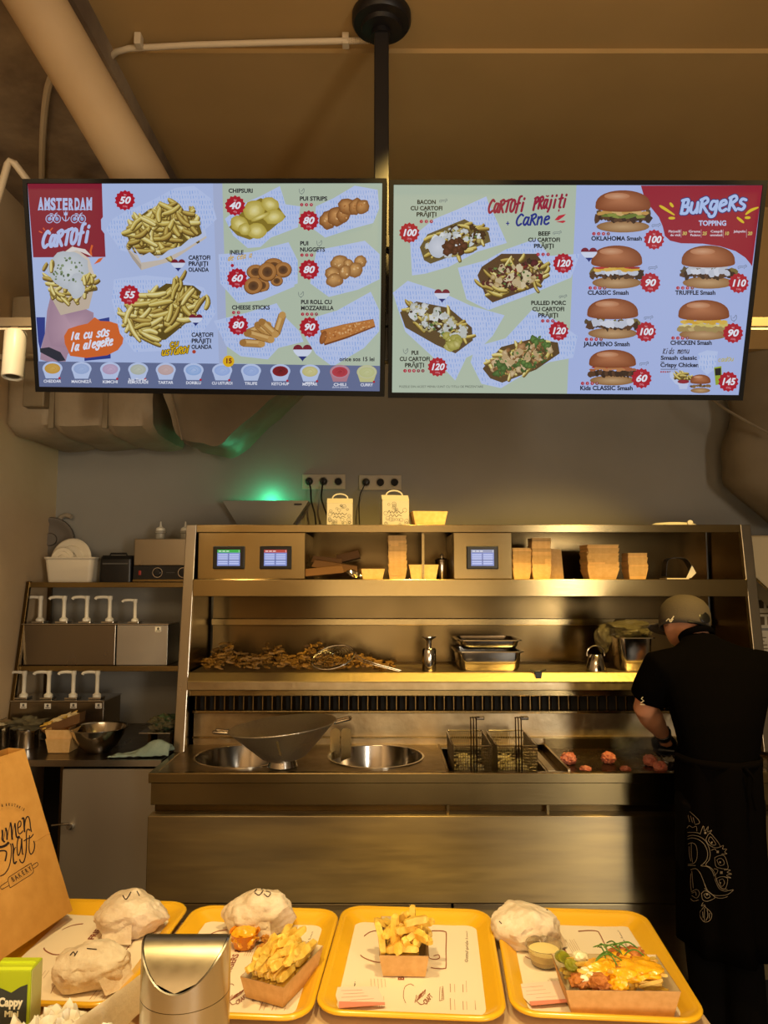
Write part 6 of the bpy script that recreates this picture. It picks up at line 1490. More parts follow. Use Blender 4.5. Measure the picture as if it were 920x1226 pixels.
# ---- loaded carton
C4 = Vector((.430, 1.432, BZ))
t4 = scoop(C4, -.02, .205, .115, .048, .050, 'long kraft carton of loaded fries with orange sauce and chives on the rightmost tray', 'loaded_carton', .88)
rnd = random.Random(14)
def local(b, name, m, stuff=False): 
    return b.build(name, m, t4, noshift=True, smooth=True, stuff=stuff)
b = MB()
for k in range(130):
    a = rnd.uniform(0, 2 * pi); x = rnd.uniform(-.07, .075); y = rnd.uniform(-.033, .033); z = .020 + .034 * rnd.random() + .012 * cos(y * 30)
    dv = Vector((cos(a) * 1.3, sin(a) * .5, rnd.uniform(-.1, .25))); fry_mesh(b, Vector((x, y, z)) - dv.normalized() * .02, dv, rnd.uniform(.035, .052), .0042, rnd.uniform(-.1, .1))
b.build('loaded_fries', FRY, t4, noshift=True, stuff=True)
ORG = mat('cheddar_sauce', '#f2b01c', .22, coat=.5, bump=.3, bscale=60, sss=.1)
for i, (x, y, z, rx, ry, rz) in enumerate(((-.022, -.006, .057, .024, .026, .013), (.014, -.012, .056, .03, .024, .012), (.05, .0, .058, .028, .03, .010), (-.005, -.040, .046, .014, .012, .012), (.03, .03, .06, .02, .012, .01))):
    local(lump((x, y, z + .003), (rx * 1.3, ry * 1.15, rz * 1.1), i * 4 + 1, 4, .4, 2.2), 'cheese_sauce', ORG)
CHK = mat('fried_chicken', '#c47a30', .55, c2='#9c541c', scale=60, bump=.8, bscale=120)
for i, (x, y, z, r) in enumerate(((-.038, -.036, .052, .017), (.02, .036, .064, .016), (.048, .033, .064, .017), (.008, -.010, .062, .012), (-.072, -.03, .050, .015))):
    local(lump((x, y, z), (r * 1.2, r, r * .8), i * 5 + 3, 3, .5, 3), 'chicken_piece', CHK)
MAYO = mat('mayo_blob', '#eadfb8', .3, bump=.2, bscale=80)
for i, (x, y, z, r) in enumerate(((-.058, -.018, .060, .009), (-.052, -.030, .060, .007), (-.064, -.034, .056, .008), (-.046, -.014, .064, .007), (-.055, .03, .062, .012), (.062, -.012, .060, .010))):
    local(lump((x, y, z), (r * 1.2, r, r * .8), i * 7 + 2, 3, .3, 3), 'mayonnaise_blob', MAYO)
PK = mat('pickle_green', '#8f8a1e', .35, c2='#6d6e14', scale=60, bump=.4, bscale=90)
for i, (x, y, z) in enumerate(((-.086, .026, .062), (-.078, .004, .060), (-.088, .040, .058))):
    MB().lathe([(0, -.002), (.012, -.0025), (.0135, 0), (.012, .0025), (0, .002)], (x, y, z), 18, axis=(.3 - .2 * i, -.5, 1)).build('pickle_slice', PK, t4, noshift=True, smooth=True)
CH = mat('chive_green', '#4c7a1e', .5)
rnd = random.Random(3)
for k in range(11):
    x, y = rnd.uniform(-.035, .045), rnd.uniform(-.012, .040); a = rnd.uniform(-.9, .3) if k % 3 else rnd.uniform(1.2, 2.2); L = rnd.uniform(.03, .055)
    P = [Vector((x + (s - .5) * L * cos(a), y + (s - .5) * L * sin(a), .073 + .012 * sin(pi * s) + rnd.uniform(0, .003))) for s in (0, .33, .66, 1)]
    MB().tube(spline(P, 3), [.0004] + [.0013] * 8 + [.0004], 5).build('chive', CH, t4, noshift=True, smooth=True)
# ---- sauce cups
def cup(px, py, R, h, fillm, lab, name, cm, heap=False):
    p = atz(px, py, BZ); t = thing(name, lab, 'sauce cup', (p.x, p.y, BZ))
    MB().lathe([(0, 0), (R * .72, 0), (R * .96, h * .94), (R * 1.05, h), (R * 1.05, h + .0008), (R * .94, h * .95), (R * .70, .0012), (0, .0012)], (p.x, p.y, BZ), 36, caps=False).build('cup_wall', cm, t, smooth=True)
    if heap: lump((p.x, p.y, BZ + h * .62), (R * .86, R * .86, h * .55), 4, 4, .45, 2.3).build('sauce', fillm, t, smooth=True)
    else: MB().lathe([(R * .69, .002), (R * .90, h * .70), (R * .6, h * .71), (0, h * .70)], (p.x, p.y, BZ), 36, caps=True).build('sauce', fillm, t, smooth=True)
CLR = mat('clear_cup', '#e6dcc6', .08, trans=.9, ior=1.3)
cup(652, 1153, .0365, .036, mat('garlic_sauce', '#ead58c', .25, coat=.3), 'clear cup of creamy pale sauce on the rightmost tray', 'sauce_cup', CLR)
cup(293, 1132, .0315, .030, ORG, 'orange cup heaped with cheddar sauce on the second tray', 'cheddar_cup', mat('orange_cup', '#f0991c', .25, trans=.35), True)
# ---- folded pink slips
def slip(pts, lab, fold):
    P = [atz(x, y, BZ + .0015 + z) for x, y, z in pts]; o = Vector((sum(p.x for p in P) / len(P), sum(p.y for p in P) / len(P), BZ))
    t = thing('paper_slip', lab, 'paper slip', o, 'pink paper slips on the trays')
    m = mat('slip_paper', '#ecd2be', .7)
    MB().add(P, [tuple(range(len(P)))]).build('slip_sheet', m, t, solid=.0006)
    F = [atz(x, y, BZ + .003 + z) for x, y, z in fold]; MB().add(F, [tuple(range(len(F)))]).build('pink_edge', mat('pink_print', '#d98a72', .7), t, solid=.0006)
    b = MB(); c0, c1, c2_, c3 = P[0], P[1], P[2], P[3]
    rn = random.Random(4)
    for k in range(4):
        f = .2 + .18 * k; a_ = c0.lerp(c3, f); b_ = c1.lerp(c2_, f); s0, s1 = rn.uniform(.1, .3), rn.uniform(.6, .85)
        q0, q1 = a_.lerp(b_, s0), a_.lerp(b_, s1); up = Vector((0, 0, .0006)); dd = (c3 - c0).normalized() * .0012
        b.add([q0 + up, q1 + up, q1 + up + dd, q0 + up + dd], [(0, 1, 2, 3)])
    b.build('slip_print', mat('faint_ink', '#c79a84', .7), t)
slip([(399, 1182, .001), (452, 1181, .001), (461, 1200, .001), (406, 1205, .001)], 'folded pink printed slip at the lower left of the third tray', [(406, 1199, .002), (461, 1200, .002), (461, 1203, .002), (406, 1207, .002)])
slip([(613, 1179, .001), (668, 1174, .001), (679, 1199, .002), (634, 1202, .001)], 'folded pink printed slip beside the loaded carton on the rightmost tray', [(634, 1199, .002), (679, 1196, .002), (680, 1200, .002), (636, 1204, .002)])

# ---- table bin with swing lid
R = .0655; bx, by, zr = (223.5 - 460) / FPX * 1.098, 1.155, 1.112
t = thing('table_bin', 'small round brushed steel table bin with a hinged roof shaped lid', 'bin', (bx, by, TZ))
n = 56
def cut(a, o=0): y = abs(sin(a)); return zr - .050 * (y ** 1.8) + o
bot = [(bx + R * cos(2 * pi * k / n), by + R * sin(2 * pi * k / n), TZ + .002) for k in range(n)]
def ring_(r, f): return [Vector((bx + r * cos(2 * pi * k / n), by + r * sin(2 * pi * k / n), f(2 * pi * k / n))) for k in range(n)]
BST = mat('bin_steel', '#b4ad9f', .24, 1, var=.03, bscale=12, stretch=(12, 12, .4))
MB().loft([ring_(R, lambda a: TZ + .002), ring_(R, lambda a: 1.0362)], True, False).build('bin_body', BST, t, smooth=True)
MB().loft([ring_(R * .992, lambda a: 1.0355), ring_(R * .992, lambda a: 1.0375)], False, False).build('seam', STEEL_D, t)
MB().loft([ring_(R, lambda a: 1.0372), ring_(R, lambda a: cut(a)), ring_(R * .965, lambda a: cut(a, .001)), ring_(R * .95, lambda a: cut(a, -.004))], False, False).build('collar', BST, t, smooth=True, angle=50)
MB().loft([ring_(R * .958, lambda a: cut(a, -.003)), ring_(R * .95, lambda a: cut(a, -.001))], False, False).build('gasket', BLACK, t)
vs = []; fs = []; m_ = 18
for j in range(m_ + 1):
    v = -1 + 2 * j / m_
    for i in range(m_ + 1):
        u = -1 + 2 * i / m_; x = u * sqrt(max(0, 1 - v * v)) * R * .945; y = v * R * .945
        vs.append((bx + x, by + y, zr - .050 * abs(v) ** 1.8 + .0005))
MB().add(vs, [(j * (m_ + 1) + i, j * (m_ + 1) + i + 1, (j + 1) * (m_ + 1) + i + 1, (j + 1) * (m_ + 1) + i) for j in range(m_) for i in range(m_)]).build('lid', mat('lid_steel', '#968a72', .34, 1, var=.08), t, smooth=True, angle=60)

# ---- juice carton
jz = TZ + .006; jd = 1.252; jx1 = (38 - 460) / FPX * 1.19; jx0 = jx1 - .064; jt = 1.013
t = thing('juice_box', 'lime green juice carton with a dark label at the lower left', 'juice box', ((jx0 + jx1) / 2, jd + .02, jz)); t.rotation_euler = (0, 0, 0)
JG = mat('lime_carton', '#a9b81a', .3, coat=.4, c2='#9cae14', scale=9)
MB().box(jx0, jx1, jd, jd + .042, jz, jt).build('carton_body', JG, t, bevel=.0015)
MB().hexa([(jx0, jd + .002, jt), (jx1, jd + .002, jt), (jx1, jd + .040, jt), (jx0, jd + .040, jt), (jx0 + .001, jd + .006, jt + .003), (jx1 - .001, jd + .006, jt + .003), (jx1 - .001, jd + .036, jt + .003), (jx0 + .001, jd + .036, jt + .003)]).build('top_fold', mat('lime_top', '#c4d428', .3, coat=.4), t)
MB().box(jx0 + .004, jx1 - .002, jd + .019, jd + .021, jt + .003, jt + .006).build('top_seam', MATS['lime_top'], t)
MB().box(jx1 - .0008, jx1 + .0008, jd + .003, jd + .039, jz + .001, jt - .001).build('side_panel', mat('carton_side', '#b9b870', .35, coat=.3), t)
w_, h_ = jx1 - jx0, jt - jz
ox_, oz_ = jx0 - org(t).x, 0
A = Art(lambda u, v: (ox_ + u * w_, h_ * (1 - v)), 8e-6)
# u 0..1 across, v 0..1 down
A.poly([(.10, .16), (.30, .19), (.52, .23), (.74, .17), (.93, .14), (.93, .54), (.10, .57)], '#33352c')
A.text('Cappy', .52, .37, .085, '#e8e2c4', bold=.05, align='c', width=.62); A.text('Mini', .55, .48, .06, '#dcd6b0', bold=.04, align='c', width=.36)
A.poly([(.10, .575), (.93, .545), (.93, .66), (.10, .69)], '#98a818'); A.text('Pear', .54, .615, .032, '#3c4418', bold=.03, align='c', width=.2); A.text('& Apple', .54, .665, .032, '#3c4418', bold=.03, align='c', width=.34)
A.poly([(0, .78), (.2, .74), (.5, .80), (.8, .72), (1, .76), (1, 1), (0, 1)], '#e6e4c8'); A.ell(.40, .88, .2, .11, '#b8a818', '#8c8410'); A.ell(.40, .78, .10, .08, '#b8a818', '#9c9410'); A.stroke([(.40, .72), (.44, .67)], .03, '#5a4410')
A.build('label_print', INK, t, Matrix(((1, 0, 0, 0), (0, 0, -1, -.0206), (0, 1, 0, 0), (0, 0, 0, 1))))
# ---- paper napkins and tissues
NP = mat('napkin_paper', '#ead9b8', .85, bump=.15, bscale=90, sss=.1)
a0 = at(196, 1205, 1.235); a1 = at(60, 1262, 1.17)
rings = []
for k in range(15):
    f = k / 14; c = Vector((-.42, 1.375, TZ + .066)).lerp(Vector((-.505, 1.13, TZ + .060)), f); rr = []
    for j in range(20):
        a = 2 * pi * j / 20; r1 = .030 + .024 * f; r2 = .030 + .018 * f; wob = 1 + .14 * noise.noise(Vector((cos(a) * 2, sin(a) * 2, f * 5)))
        rr.append(Vector((c.x + .3 * r1 * cos(a) * wob, c.y + r1 * cos(a) * wob, max(TZ + .0285 * (1 - f), c.z + r2 * sin(a) * wob))))
    rings.append(rr)
solo(MB().loft(rings), 'rolled_napkin', NP, 'pale rolled paper napkin lying between the burgers and the steel bin', 'napkin', smooth=True)
def tissue(px, py, Y, r, seed, lab):
    p = at(px, py, Y); z0 = TZ
    bm = bmesh.new(); bmesh.ops.create_icosphere(bm, subdivisions=4, radius=1); vs = []
    for v in bm.verts:
        q = v.co; k = .86 + .45 * abs(noise.noise(q * 2.2 + Vector((seed, 0, 0)))) + .42 * abs(noise.noise(q * 4.5 + Vector((0, seed, 0)))) - .1 * abs(noise.noise(q * 12))
        vs.append(Vector((q.x * r * k, q.y * r * k, max(0, q.z * r * k * 1.1 + r * .9))) + Vector((p.x, Y, z0)))
    fs = [tuple(v.index for v in f.verts) for f in bm.faces]; bm.free()
    solo(MB().add(vs, fs), 'crumpled_tissue', mat('white_tissue', '#ded4bf', .9, sss=.1), lab, 'tissue', loc=(p.x, Y, z0), smooth=True, angle=20, group='crumpled tissues')
tissue(70, 1205, 1.225, .052, 3, 'crumpled white tissue right of the juice carton')
tissue(112, 1220, 1.16, .052, 8, 'crumpled white tissue in front of the rolled napkin')
tissue(22, 1226, 1.175, .052, 5, 'crumpled white tissue in front of the juice carton')

# ---- brown paper bag
BGZ = TZ + .030
F0 = atz(87, 1090, BGZ); F1 = atz(0, 1150, BGZ); u = (F0 - F1).normalized(); nn = Vector((u.y, -u.x, 0))
best = None
def proj(p):
    y, z = p.y, p.z - CAM_H; d_ = y * cos(PITCH) + z * sin(PITCH); return 460 + FPX * p.x / d_, 613 - FPX * (z * cos(PITCH) - y * sin(PITCH)) / d_
for ti in range(20, 60):
    for hi in range(50, 90):
        a = radians(ti / 2); up = Vector((-sin(a) * nn.x, -sin(a) * nn.y, cos(a))); q = proj(F0 + up * hi * .005); e = (q[0] - 30) ** 2 + (q[1] - 897) ** 2
        if best is None or e < best[0]: best = (e, up, hi * .005)
_, up, bh = best
t = thing('paper_bag', 'tall brown kraft paper bag with black bakery lettering at the left edge', 'paper bag', (F0.x - .12, F0.y - .12, BGZ))
BW_ = .30; FN = u.cross(up).normalized()
if FN.dot(-F0) < 0: FN = -FN
BAGK = mat('bag_kraft', '#cf9a4c', .75, c2='#c69144', scale=30, bump=.06, bscale=240)
nu, nv = 10, 14; vs = []
for j in range(nv + 1):
    for i in range(nu + 1):
        f, g = i / nu, j / nv; p = F0 - u * BW_ * f + up * bh * g
        dz = .0035 * noise.noise(Vector((f * 4, g * 4, 1))) * (1 - abs(2 * f - 1)) + (.0022 if False else 0)
        vs.append(p + FN * dz)
fs = [(j * (nu + 1) + i, j * (nu + 1) + i + 1, (j + 1) * (nu + 1) + i + 1, (j + 1) * (nu + 1) + i) for j in range(nv) for i in range(nu)]
front = MB().add(vs, fs).build('front_face', BAGK, t, smooth=True)
bk = -nn * .19; tk = -nn * .045
TL_, TR_ = F0 - u * BW_ + up * bh, F0 + up * bh; BL2, BR2 = F0 - u * BW_, F0
midR = F0 - nn * .095; midL = midR - u * BW_
b = MB(); b.add([BR2, BR2 + bk, TR_ + tk, TR_, midR + Vector((0, 0, .02))], [(0, 4, 3), (4, 1, 2), (4, 2, 3)]); b.build('right_gusset', BAGK, t)
b = MB(); b.add([BL2, BL2 + bk, TL_ + tk, TL_], [(0, 3, 2, 1)]); b.build('left_gusset', BAGK, t)
MB().add([BR2 + bk, TR_ + tk, TL_ + tk, BL2 + bk], [(0, 1, 2, 3)]).build('back_face', BAGK, t)
MB().add([BR2, BR2 + bk, BL2 + bk, BL2], [(0, 1, 2, 3)]).build('base', BAGK, t)
C_ = Vector((0, 0, CAM_H))
MB().tube([F0 + up * bh * .47 + FN * .0005, F0 - u * .035 + up * bh * .465 + FN * .0004, F0 - u * .06 + up * bh * .46 + FN * .0003], [.0008, .0007, .0002], 5).build('crease', BAGK, t)
def L7(p): return (p[0] / 7.21, 930 + p[1] / 7.21)
INKD = mat('bag_ink', '#241a1c', .6)
def bagstroke(pts, w):
    return [L7(p) for p in pts], w
S = [([(30, 290), (35, 360), (30, 420), (45, 450), (68, 470)], 24), ([(75, 262), (95, 300), (100, 360), (100, 438)], 22), ([(48, 440), (60, 380), (75, 300), (95, 258)], 7), ([(100, 438), (120, 330), (150, 180)], 7), ([(178, 430), (190, 300), (215, 195)], 7),
     ([(150, 180), (165, 260), (170, 350), (178, 435)], 23), ([(215, 190), (225, 280), (235, 370), (250, 402), (285, 380)], 21), ([(262, 262), (300, 230), (305, 178), (285, 160), (262, 200), (258, 280), (275, 345), (308, 335), (335, 300)], 14),
     ([(318, 132), (345, 115), (350, 200), (358, 325)], 21), ([(358, 240), (370, 150), (395, 98), (420, 105), (437, 170), (445, 250), (460, 320)], 15), ([(-10, 545), (40, 535), (90, 510), (128, 470)], 32), ([(-10, 602), (30, 595), (80, 602), (94, 640), (72, 750)], 19),
     ([(150, 490), (165, 560), (160, 680), (130, 830), (70, 930), (0, 970)], 13), ([(178, 488), (194, 560), (190, 660), (198, 760), (215, 785), (240, 750)], 20), ([(198, 640), (210, 570), (232, 545)], 11),
     ([(302, 412), (268, 410), (250, 490), (250, 600), (265, 668), (290, 620), (308, 500), (314, 415)], 14), ([(314, 415), (318, 520), (325, 620), (337, 655)], 19), ([(440, 300), (410, 280), (388, 310), (385, 400), (385, 550), (365, 700), (335, 770), (300, 760), (285, 720)], 15),
     ([(345, 455), (400, 420), (450, 400), (490, 350)], 13), ([(430, 370), (425, 470), (425, 580), (445, 643), (475, 630), (500, 570), (505, 500), (490, 452)], 14),
     ([(125, 985), (280, 885), (440, 785), (455, 792), (470, 830), (486, 880), (470, 932), (320, 1030), (165, 1130), (145, 1135), (130, 1090), (115, 1030), (125, 985)], 7), ([(108, 1048), (20, 1105), (5, 1132), (20, 1160), (50, 1150), (132, 1104)], 7), ([(463, 820), (530, 770), (555, 785), (550, 815), (482, 862)], 7)]
for s, w in S: drape(t, front, [[(p[0] / 12.26, 970 + p[1] / 12.26) for p in s]], w * 1.1 / 12.26, INKD, 'logo_stroke', .0006)
# small lettering flat on the face
def bagmap(px, py):
    r = ray(px, py); k = (F0 - C_).dot(FN) / r.dot(FN); q = C_ + r * k - F0; return (-q.dot(u), q.dot(up))
fm = Matrix((( -u.x, up.x, FN.x, 0), (-u.y, up.y, FN.y, 0), (-u.z, up.z, FN.z, 0), (0, 0, 0, 1)))
A = Art(lambda x, y: bagmap(*L7((x, y))), 1e-6); A.z = .0042
for ch, x, y, r in (('&', 8, 264, -.1), ('B', 42, 258, .0), ('R', 66, 256, .05), ('U', 90, 258, .12), ('T', 113, 262, .2), ('A', 135, 270, .3), ('R', 154, 279, .4), ('I', 171, 288, .45), ('E', 188, 298, .5)):
    A.text(ch, x, y, 22, '#241a1c', bold=.03, align='c', rot=r, sx=.6)
for k, ch in enumerate('BAKERY'):
    A.text(ch, 108 + 30 * k, 908 - 18.5 * k, 40, '#241a1c', bold=.02, align='c', rot=-.56, sx=.62)
A.build('small_lettering', INK, t, Matrix.Translation(F0 - org(t)) @ fm)
# ================================================================ THE COOK
def fuse(b, name, m, parent, voxel=.012, smooth_it=3):
    o = b.build(name, m, parent)
    md = o.modifiers.new('fuse', 'REMESH'); md.mode = 'VOXEL'; md.voxel_size = voxel; md.use_smooth_shade = True
    s = o.modifiers.new('soft', 'SMOOTH'); s.iterations = smooth_it; s.factor = .5
    return o
def ering(c, rx, ry, n=24, tilt=0.0, sq=1.0):
    out = []
    for k in range(n):
        a = 2 * pi * k / n; x, y = rx * cos(a), ry * sin(a)
        out.append(Vector((c[0] + x, c[1] + y * cos(tilt), c[2] - y * sin(tilt))))
    return out
SKIN = mat('skin', '#c98d6a', .5, sss=.15)
SHIRT = mat('black_shirt', '#060505', 1.0, ior=1.08, bump=.15, bscale=18)
CAPM = mat('charcoal_cap', '#4a4238', .85, bump=.15, bscale=180)
APR = mat('black_apron', '#090706', 1.0, ior=1.08, bump=.2, bscale=9)
per = thing('person', 'cook seen from behind in a black shirt, cap and long apron bending over the griddle', 'person', (1.18, 2.62, 0))
# body, one continuous surface
b = MB()
hc = Vector((1.190, 2.895, 1.487))
b.loft([ering((1.17, 2.60, .90), .12, .10), ering((1.175, 2.60, 1.02), .115, .09), ering((1.19, 2.65, 1.18), .14, .10), ering((1.215, 2.73, 1.30), .165, .10), ering((1.225, 2.79, 1.37), .12, .07), ering((1.215, 2.82, 1.40), .06, .055)])
b.tube([(1.215, 2.80, 1.38), (1.207, 2.845, 1.425), (1.195, 2.88, 1.465)], [.058, .052, .056], 16)
# head: cranium, jaw, nose, looking down at the griddle
b.loft([ering((hc.x, hc.y - .082 + .02 * k * 0 + dy, hc.z + dz), rx, ry, 20, .5) for dy, dz, rx, ry in ((.112, .082, .02, .02), (.110, .072, .052, .052), (.112, .055, .074, .080), (.097, .02, .080, .090), (.092, -.015, .078, .088), (.102, -.05, .066, .073), (.117, -.08, .048, .052), (.122, -.10, .02, .02))])
b.tube([(hc.x - .005, hc.y + .10, hc.z - .03), (hc.x - .005, hc.y + .125, hc.z - .05)], [.012, .014], 8)
for s in (-1, 1): b.loft([ering((hc.x + s * (.078 + .006 * k), hc.y + .0, hc.z - .03), .008, .02 + .006 * (k == 1), 10, .4) for k in range(3)])
LS, LE, LW = Vector((1.025, 2.745, 1.305)), Vector((.985, 2.80, 1.165)), Vector((1.115, 2.975, 1.035))
RS, RE, RW_ = Vector((1.41, 2.77, 1.315)), Vector((1.38, 2.92, 1.13)), Vector((1.29, 3.03, 1.01))
LH, RH = Vector((1.150, 3.03, .995)), Vector((1.25, 3.06, .975))
b.tube([Vector((1.12, 2.76, 1.33)), LS, LS.lerp(LE, .5), LE, LE.lerp(LW, .3), LE.lerp(LW, .7), LW, LH], [.06, .062, .050, .043, .046, .036, .028, .03], 16)
b.tube([Vector((1.32, 2.77, 1.33)), RS, RS.lerp(RE, .5), RE, RE.lerp(RW_, .3), RE.lerp(RW_, .7), RW_, RH], [.06, .062, .050, .043, .046, .036, .028, .03], 16)
LL = [Vector((1.115, 2.60, .90)), Vector((1.11, 2.64, .70)), Vector((1.115, 2.67, .48)), Vector((1.12, 2.655, .30)), Vector((1.125, 2.66, .09)), Vector((1.13, 2.76, .045))]
RL = [Vector((1.215, 2.60, .90)), Vector((1.225, 2.61, .70)), Vector((1.215, 2.61, .48)), Vector((1.215, 2.58, .30)), Vector((1.22, 2.56, .09)), Vector((1.225, 2.66, .045))]
for L_ in (LL, RL): b.tube(L_, [.085, .075, .055, .05, .036, .03], 14)
fuse(b, 'body', SKIN, per, .009, 2)
# shirt
b = MB()
rg = [((1.165, 2.60, .96), .128, .118), ((1.168, 2.60, 1.03), .128, .112), ((1.185, 2.63, 1.12), .150, .118), ((1.205, 2.675, 1.21), .178, .122), ((1.222, 2.725, 1.295), .200, .118), ((1.228, 2.765, 1.35), .180, .095), ((1.222, 2.795, 1.392), .125, .072), ((1.214, 2.822, 1.418), .072, .060), ((1.210, 2.835, 1.432), .066, .055)]
b.loft([ering(c, rx, ry, 28, .35 if c[2] > 1.1 else 0) for c, rx, ry in rg])
for S_, E_, I_ in ((LS, LE, Vector((1.13, 2.76, 1.32))), (RS, RE, Vector((1.32, 2.77, 1.32)))):
    e = S_.lerp(E_, .74); b.tube([I_, S_ + Vector((0, 0, .004)), S_.lerp(E_, .4), e], [.085, .080, .074, .070], 20)
sh = fuse(b, 'shirt', SHIRT, per, .009, 4)
MB().lathe([(.064, -.010), (.066, .010), (.060, .016), (.056, .008)], (1.208, 2.838, 1.432), 28, axis=(-.08, .55, 1), caps=False).build('collar', SHIRT, per, smooth=True, solid=.003)
e = LS.lerp(LE, .70)
A = Art(lambda x, y: (x, -y), 1e-5); A.stroke([(-.006, -.016), (.006, -.012), (-.004, 0), (.006, .006), (-.006, .014)], .003, '#c9c0a8'); A.stroke([(-.008, .02), (.008, .02)], .003, '#c9c0a8')
A.build('sleeve_emblem', INK, sh, Matrix.Translation(e + Vector((-.046, -.058, .005)) - org(sh)) @ Matrix.Rotation(radians(-38), 4, 'Z') @ Matrix.Rotation(radians(82), 4, 'X'))
# trousers and shoes
b = MB(); b.loft([ering((1.165, 2.60, 1.0), .124, .11), ering((1.165, 2.60, .92), .13, .115), ering((1.165, 2.605, .82), .135, .115)])
for L_ in (LL, RL): b.tube(L_[:5], [.10, .088, .070, .064, .058], 16)
fuse(b, 'trousers', mat('black_trousers', '#0b0908', .95, ior=1.15), per, .012, 3)
for L_ in (LL, RL):
    a = L_[4]; c = [(0, -.07, .0), (0, .0, 0), (0, .08, 0), (0, .15, 0), (0, .185, 0)]
    b = MB(); b.loft([[Vector((a.x + rx * cos(q), a.y + dy, max(.002, hz * (.5 + .5 * sin(q))))) for q in [2 * pi * k / 18 for k in range(18)]] for dy, rx, hz in ((-.085, .02, .05), (-.07, .036, .085), (-.02, .042, .11), (.04, .046, .095), (.10, .05, .065), (.16, .045, .05), (.185, .02, .03))])
    s = b.build('shoe', mat('white_shoe', '#cfc9bd', .55), per, smooth=True, sub=1)
    MB().loft([rrect(a.x, a.y + .05, .098, .272, .04, 0), rrect(a.x, a.y + .05, .10, .276, .04, .018)]).build('sole', BLACK, s, smooth=True)
# apron: long skirt with folds, open at the back seam
rings = []; n = 60
zs_ = [1.045, 1.02, .96, .88, .78, .68, .58, .48, .41]
for i, z in enumerate(zs_):
    f = i / (len(zs_) - 1); rr = []
    for k in range(n):
        a = 2 * pi * k / n
        fold = (.004 + .010 * f) * sin(a * 7 + 1.3 * sin(f * 3)) + (.006 * f) * sin(a * 13 + 2)
        rx = .136 + .006 * f + fold * .6; ry = .130 + .035 * f + fold
        rr.append(Vector((1.166 + .004 * f + rx * cos(a), 2.605 + .01 * f + ry * sin(a), z)))
    rings.append(rr)
b = MB(); b.loft(rings, False, False); ap = b.build('apron', APR, per, smooth=True, solid=.003)
MB().loft([[Vector((1.166 + .141 * cos(2 * pi * k / 40), 2.605 + .135 * sin(2 * pi * k / 40), z)) for k in range(40)] for z in (1.018, 1.040)], False, False).build('waist_tie', APR, per, smooth=True, solid=.002)
MB().tube(spline([(1.19, 2.46, 1.03), (1.21, 2.45, 1.0), (1.205, 2.448, .95), (1.215, 2.45, .90)], 5), .006, 6).build('tie_end', APR, ap)
CREST = mat('crest_print', '#8a7c66', .8)
def K(pts): return [(800 + x / 6.81, 940 + y / 6.81) for x, y in pts]
SR = [[(165, 440), (200, 430), (250, 442), (295, 478), (322, 540), (318, 600), (290, 640), (272, 656), (325, 664), (362, 700), (388, 770), (420, 840), (460, 862), (500, 858), (532, 850)],
      [(165, 418), (205, 408), (262, 420), (310, 458), (342, 530), (340, 600), (308, 648), (350, 672), (385, 715), (402, 780), (440, 836), (488, 850)], [(170, 480), (200, 470), (232, 490), (244, 550), (236, 610), (210, 640), (170, 645)],
      [(178, 500), (180, 560), (192, 620)], [(196, 470), (196, 560), (206, 630)], [(168, 655), (230, 655)], [(190, 690), (230, 680), (262, 710), (292, 780), (318, 850), (360, 890), (420, 900), (490, 890), (536, 852)],
      [(200, 700), (205, 760), (212, 840)], [(192, 720), (190, 800), (196, 860)], [(300, 840), (350, 880), (400, 916), (450, 920), (490, 906)],
      [(160, 200), (200, 230), (250, 280), (258, 310), (225, 320)], [(168, 240), (182, 300)], [(190, 250), (205, 305)], [(210, 262), (222, 312)], [(160, 350), (180, 330), (205, 345), (235, 335), (240, 375)], [(165, 385), (230, 385), (262, 395)],
      [(265, 400), (290, 330), (300, 375), (330, 335), (325, 380), (358, 365), (340, 395)], [(310, 440), (340, 390), (385, 430), (430, 495), (400, 510), (360, 500), (325, 475), (310, 440)], [(330, 450), (350, 420), (395, 480), (360, 485), (330, 450)],
      [(352, 530), (385, 520), (400, 535)], [(430, 505), (455, 490), (450, 520), (482, 520), (465, 545), (485, 558), (440, 562)], [(385, 590), (420, 575), (462, 575), (488, 640), (490, 680), (440, 678), (395, 660), (385, 590)], [(402, 610), (430, 595), (455, 610), (460, 645), (425, 652), (402, 610)],
      [(378, 680), (410, 690), (400, 720), (380, 735)], [(460, 690), (510, 690), (485, 710), (520, 722), (480, 735), (515, 755), (460, 745)], [(400, 760), (440, 745), (488, 760), (478, 830), (450, 850), (415, 810), (400, 760)], [(420, 775), (452, 765), (465, 800), (440, 825), (420, 775)],
      [(276, 880), (310, 860), (372, 900), (380, 920), (320, 945), (285, 930), (276, 880)], [(295, 890), (320, 880), (345, 905), (315, 920), (295, 890)], [(195, 870), (240, 850), (262, 880), (240, 920), (200, 900)], [(200, 880), (230, 870), (235, 900)], [(190, 925), (215, 945), (255, 935)],
      [(290, 955), (275, 985), (300, 975), (310, 1000)], [(300, 985), (265, 1040), (280, 1095), (310, 1115), (345, 1095), (355, 1045), (300, 985)], [(300, 1000), (300, 1110)], [(318, 1010), (325, 1060), (312, 1105)], [(285, 1030), (290, 1080)], [(340, 1040), (335, 1085)]]
for s in SR: drape(ap, ap, [K(s)], .5, CREST, 'crest_line', .0022)
for x, y, r in ((305, 388, 8), (360, 466, 7), (410, 543, 9), (430, 628, 7), (440, 712, 10), (432, 796, 6), (318, 890, 7)):
    drape(ap, ap, [K([(x - r, y), (x + r, y)])], r * 2 / 6.81, CREST, 'crest_dot', .0022)
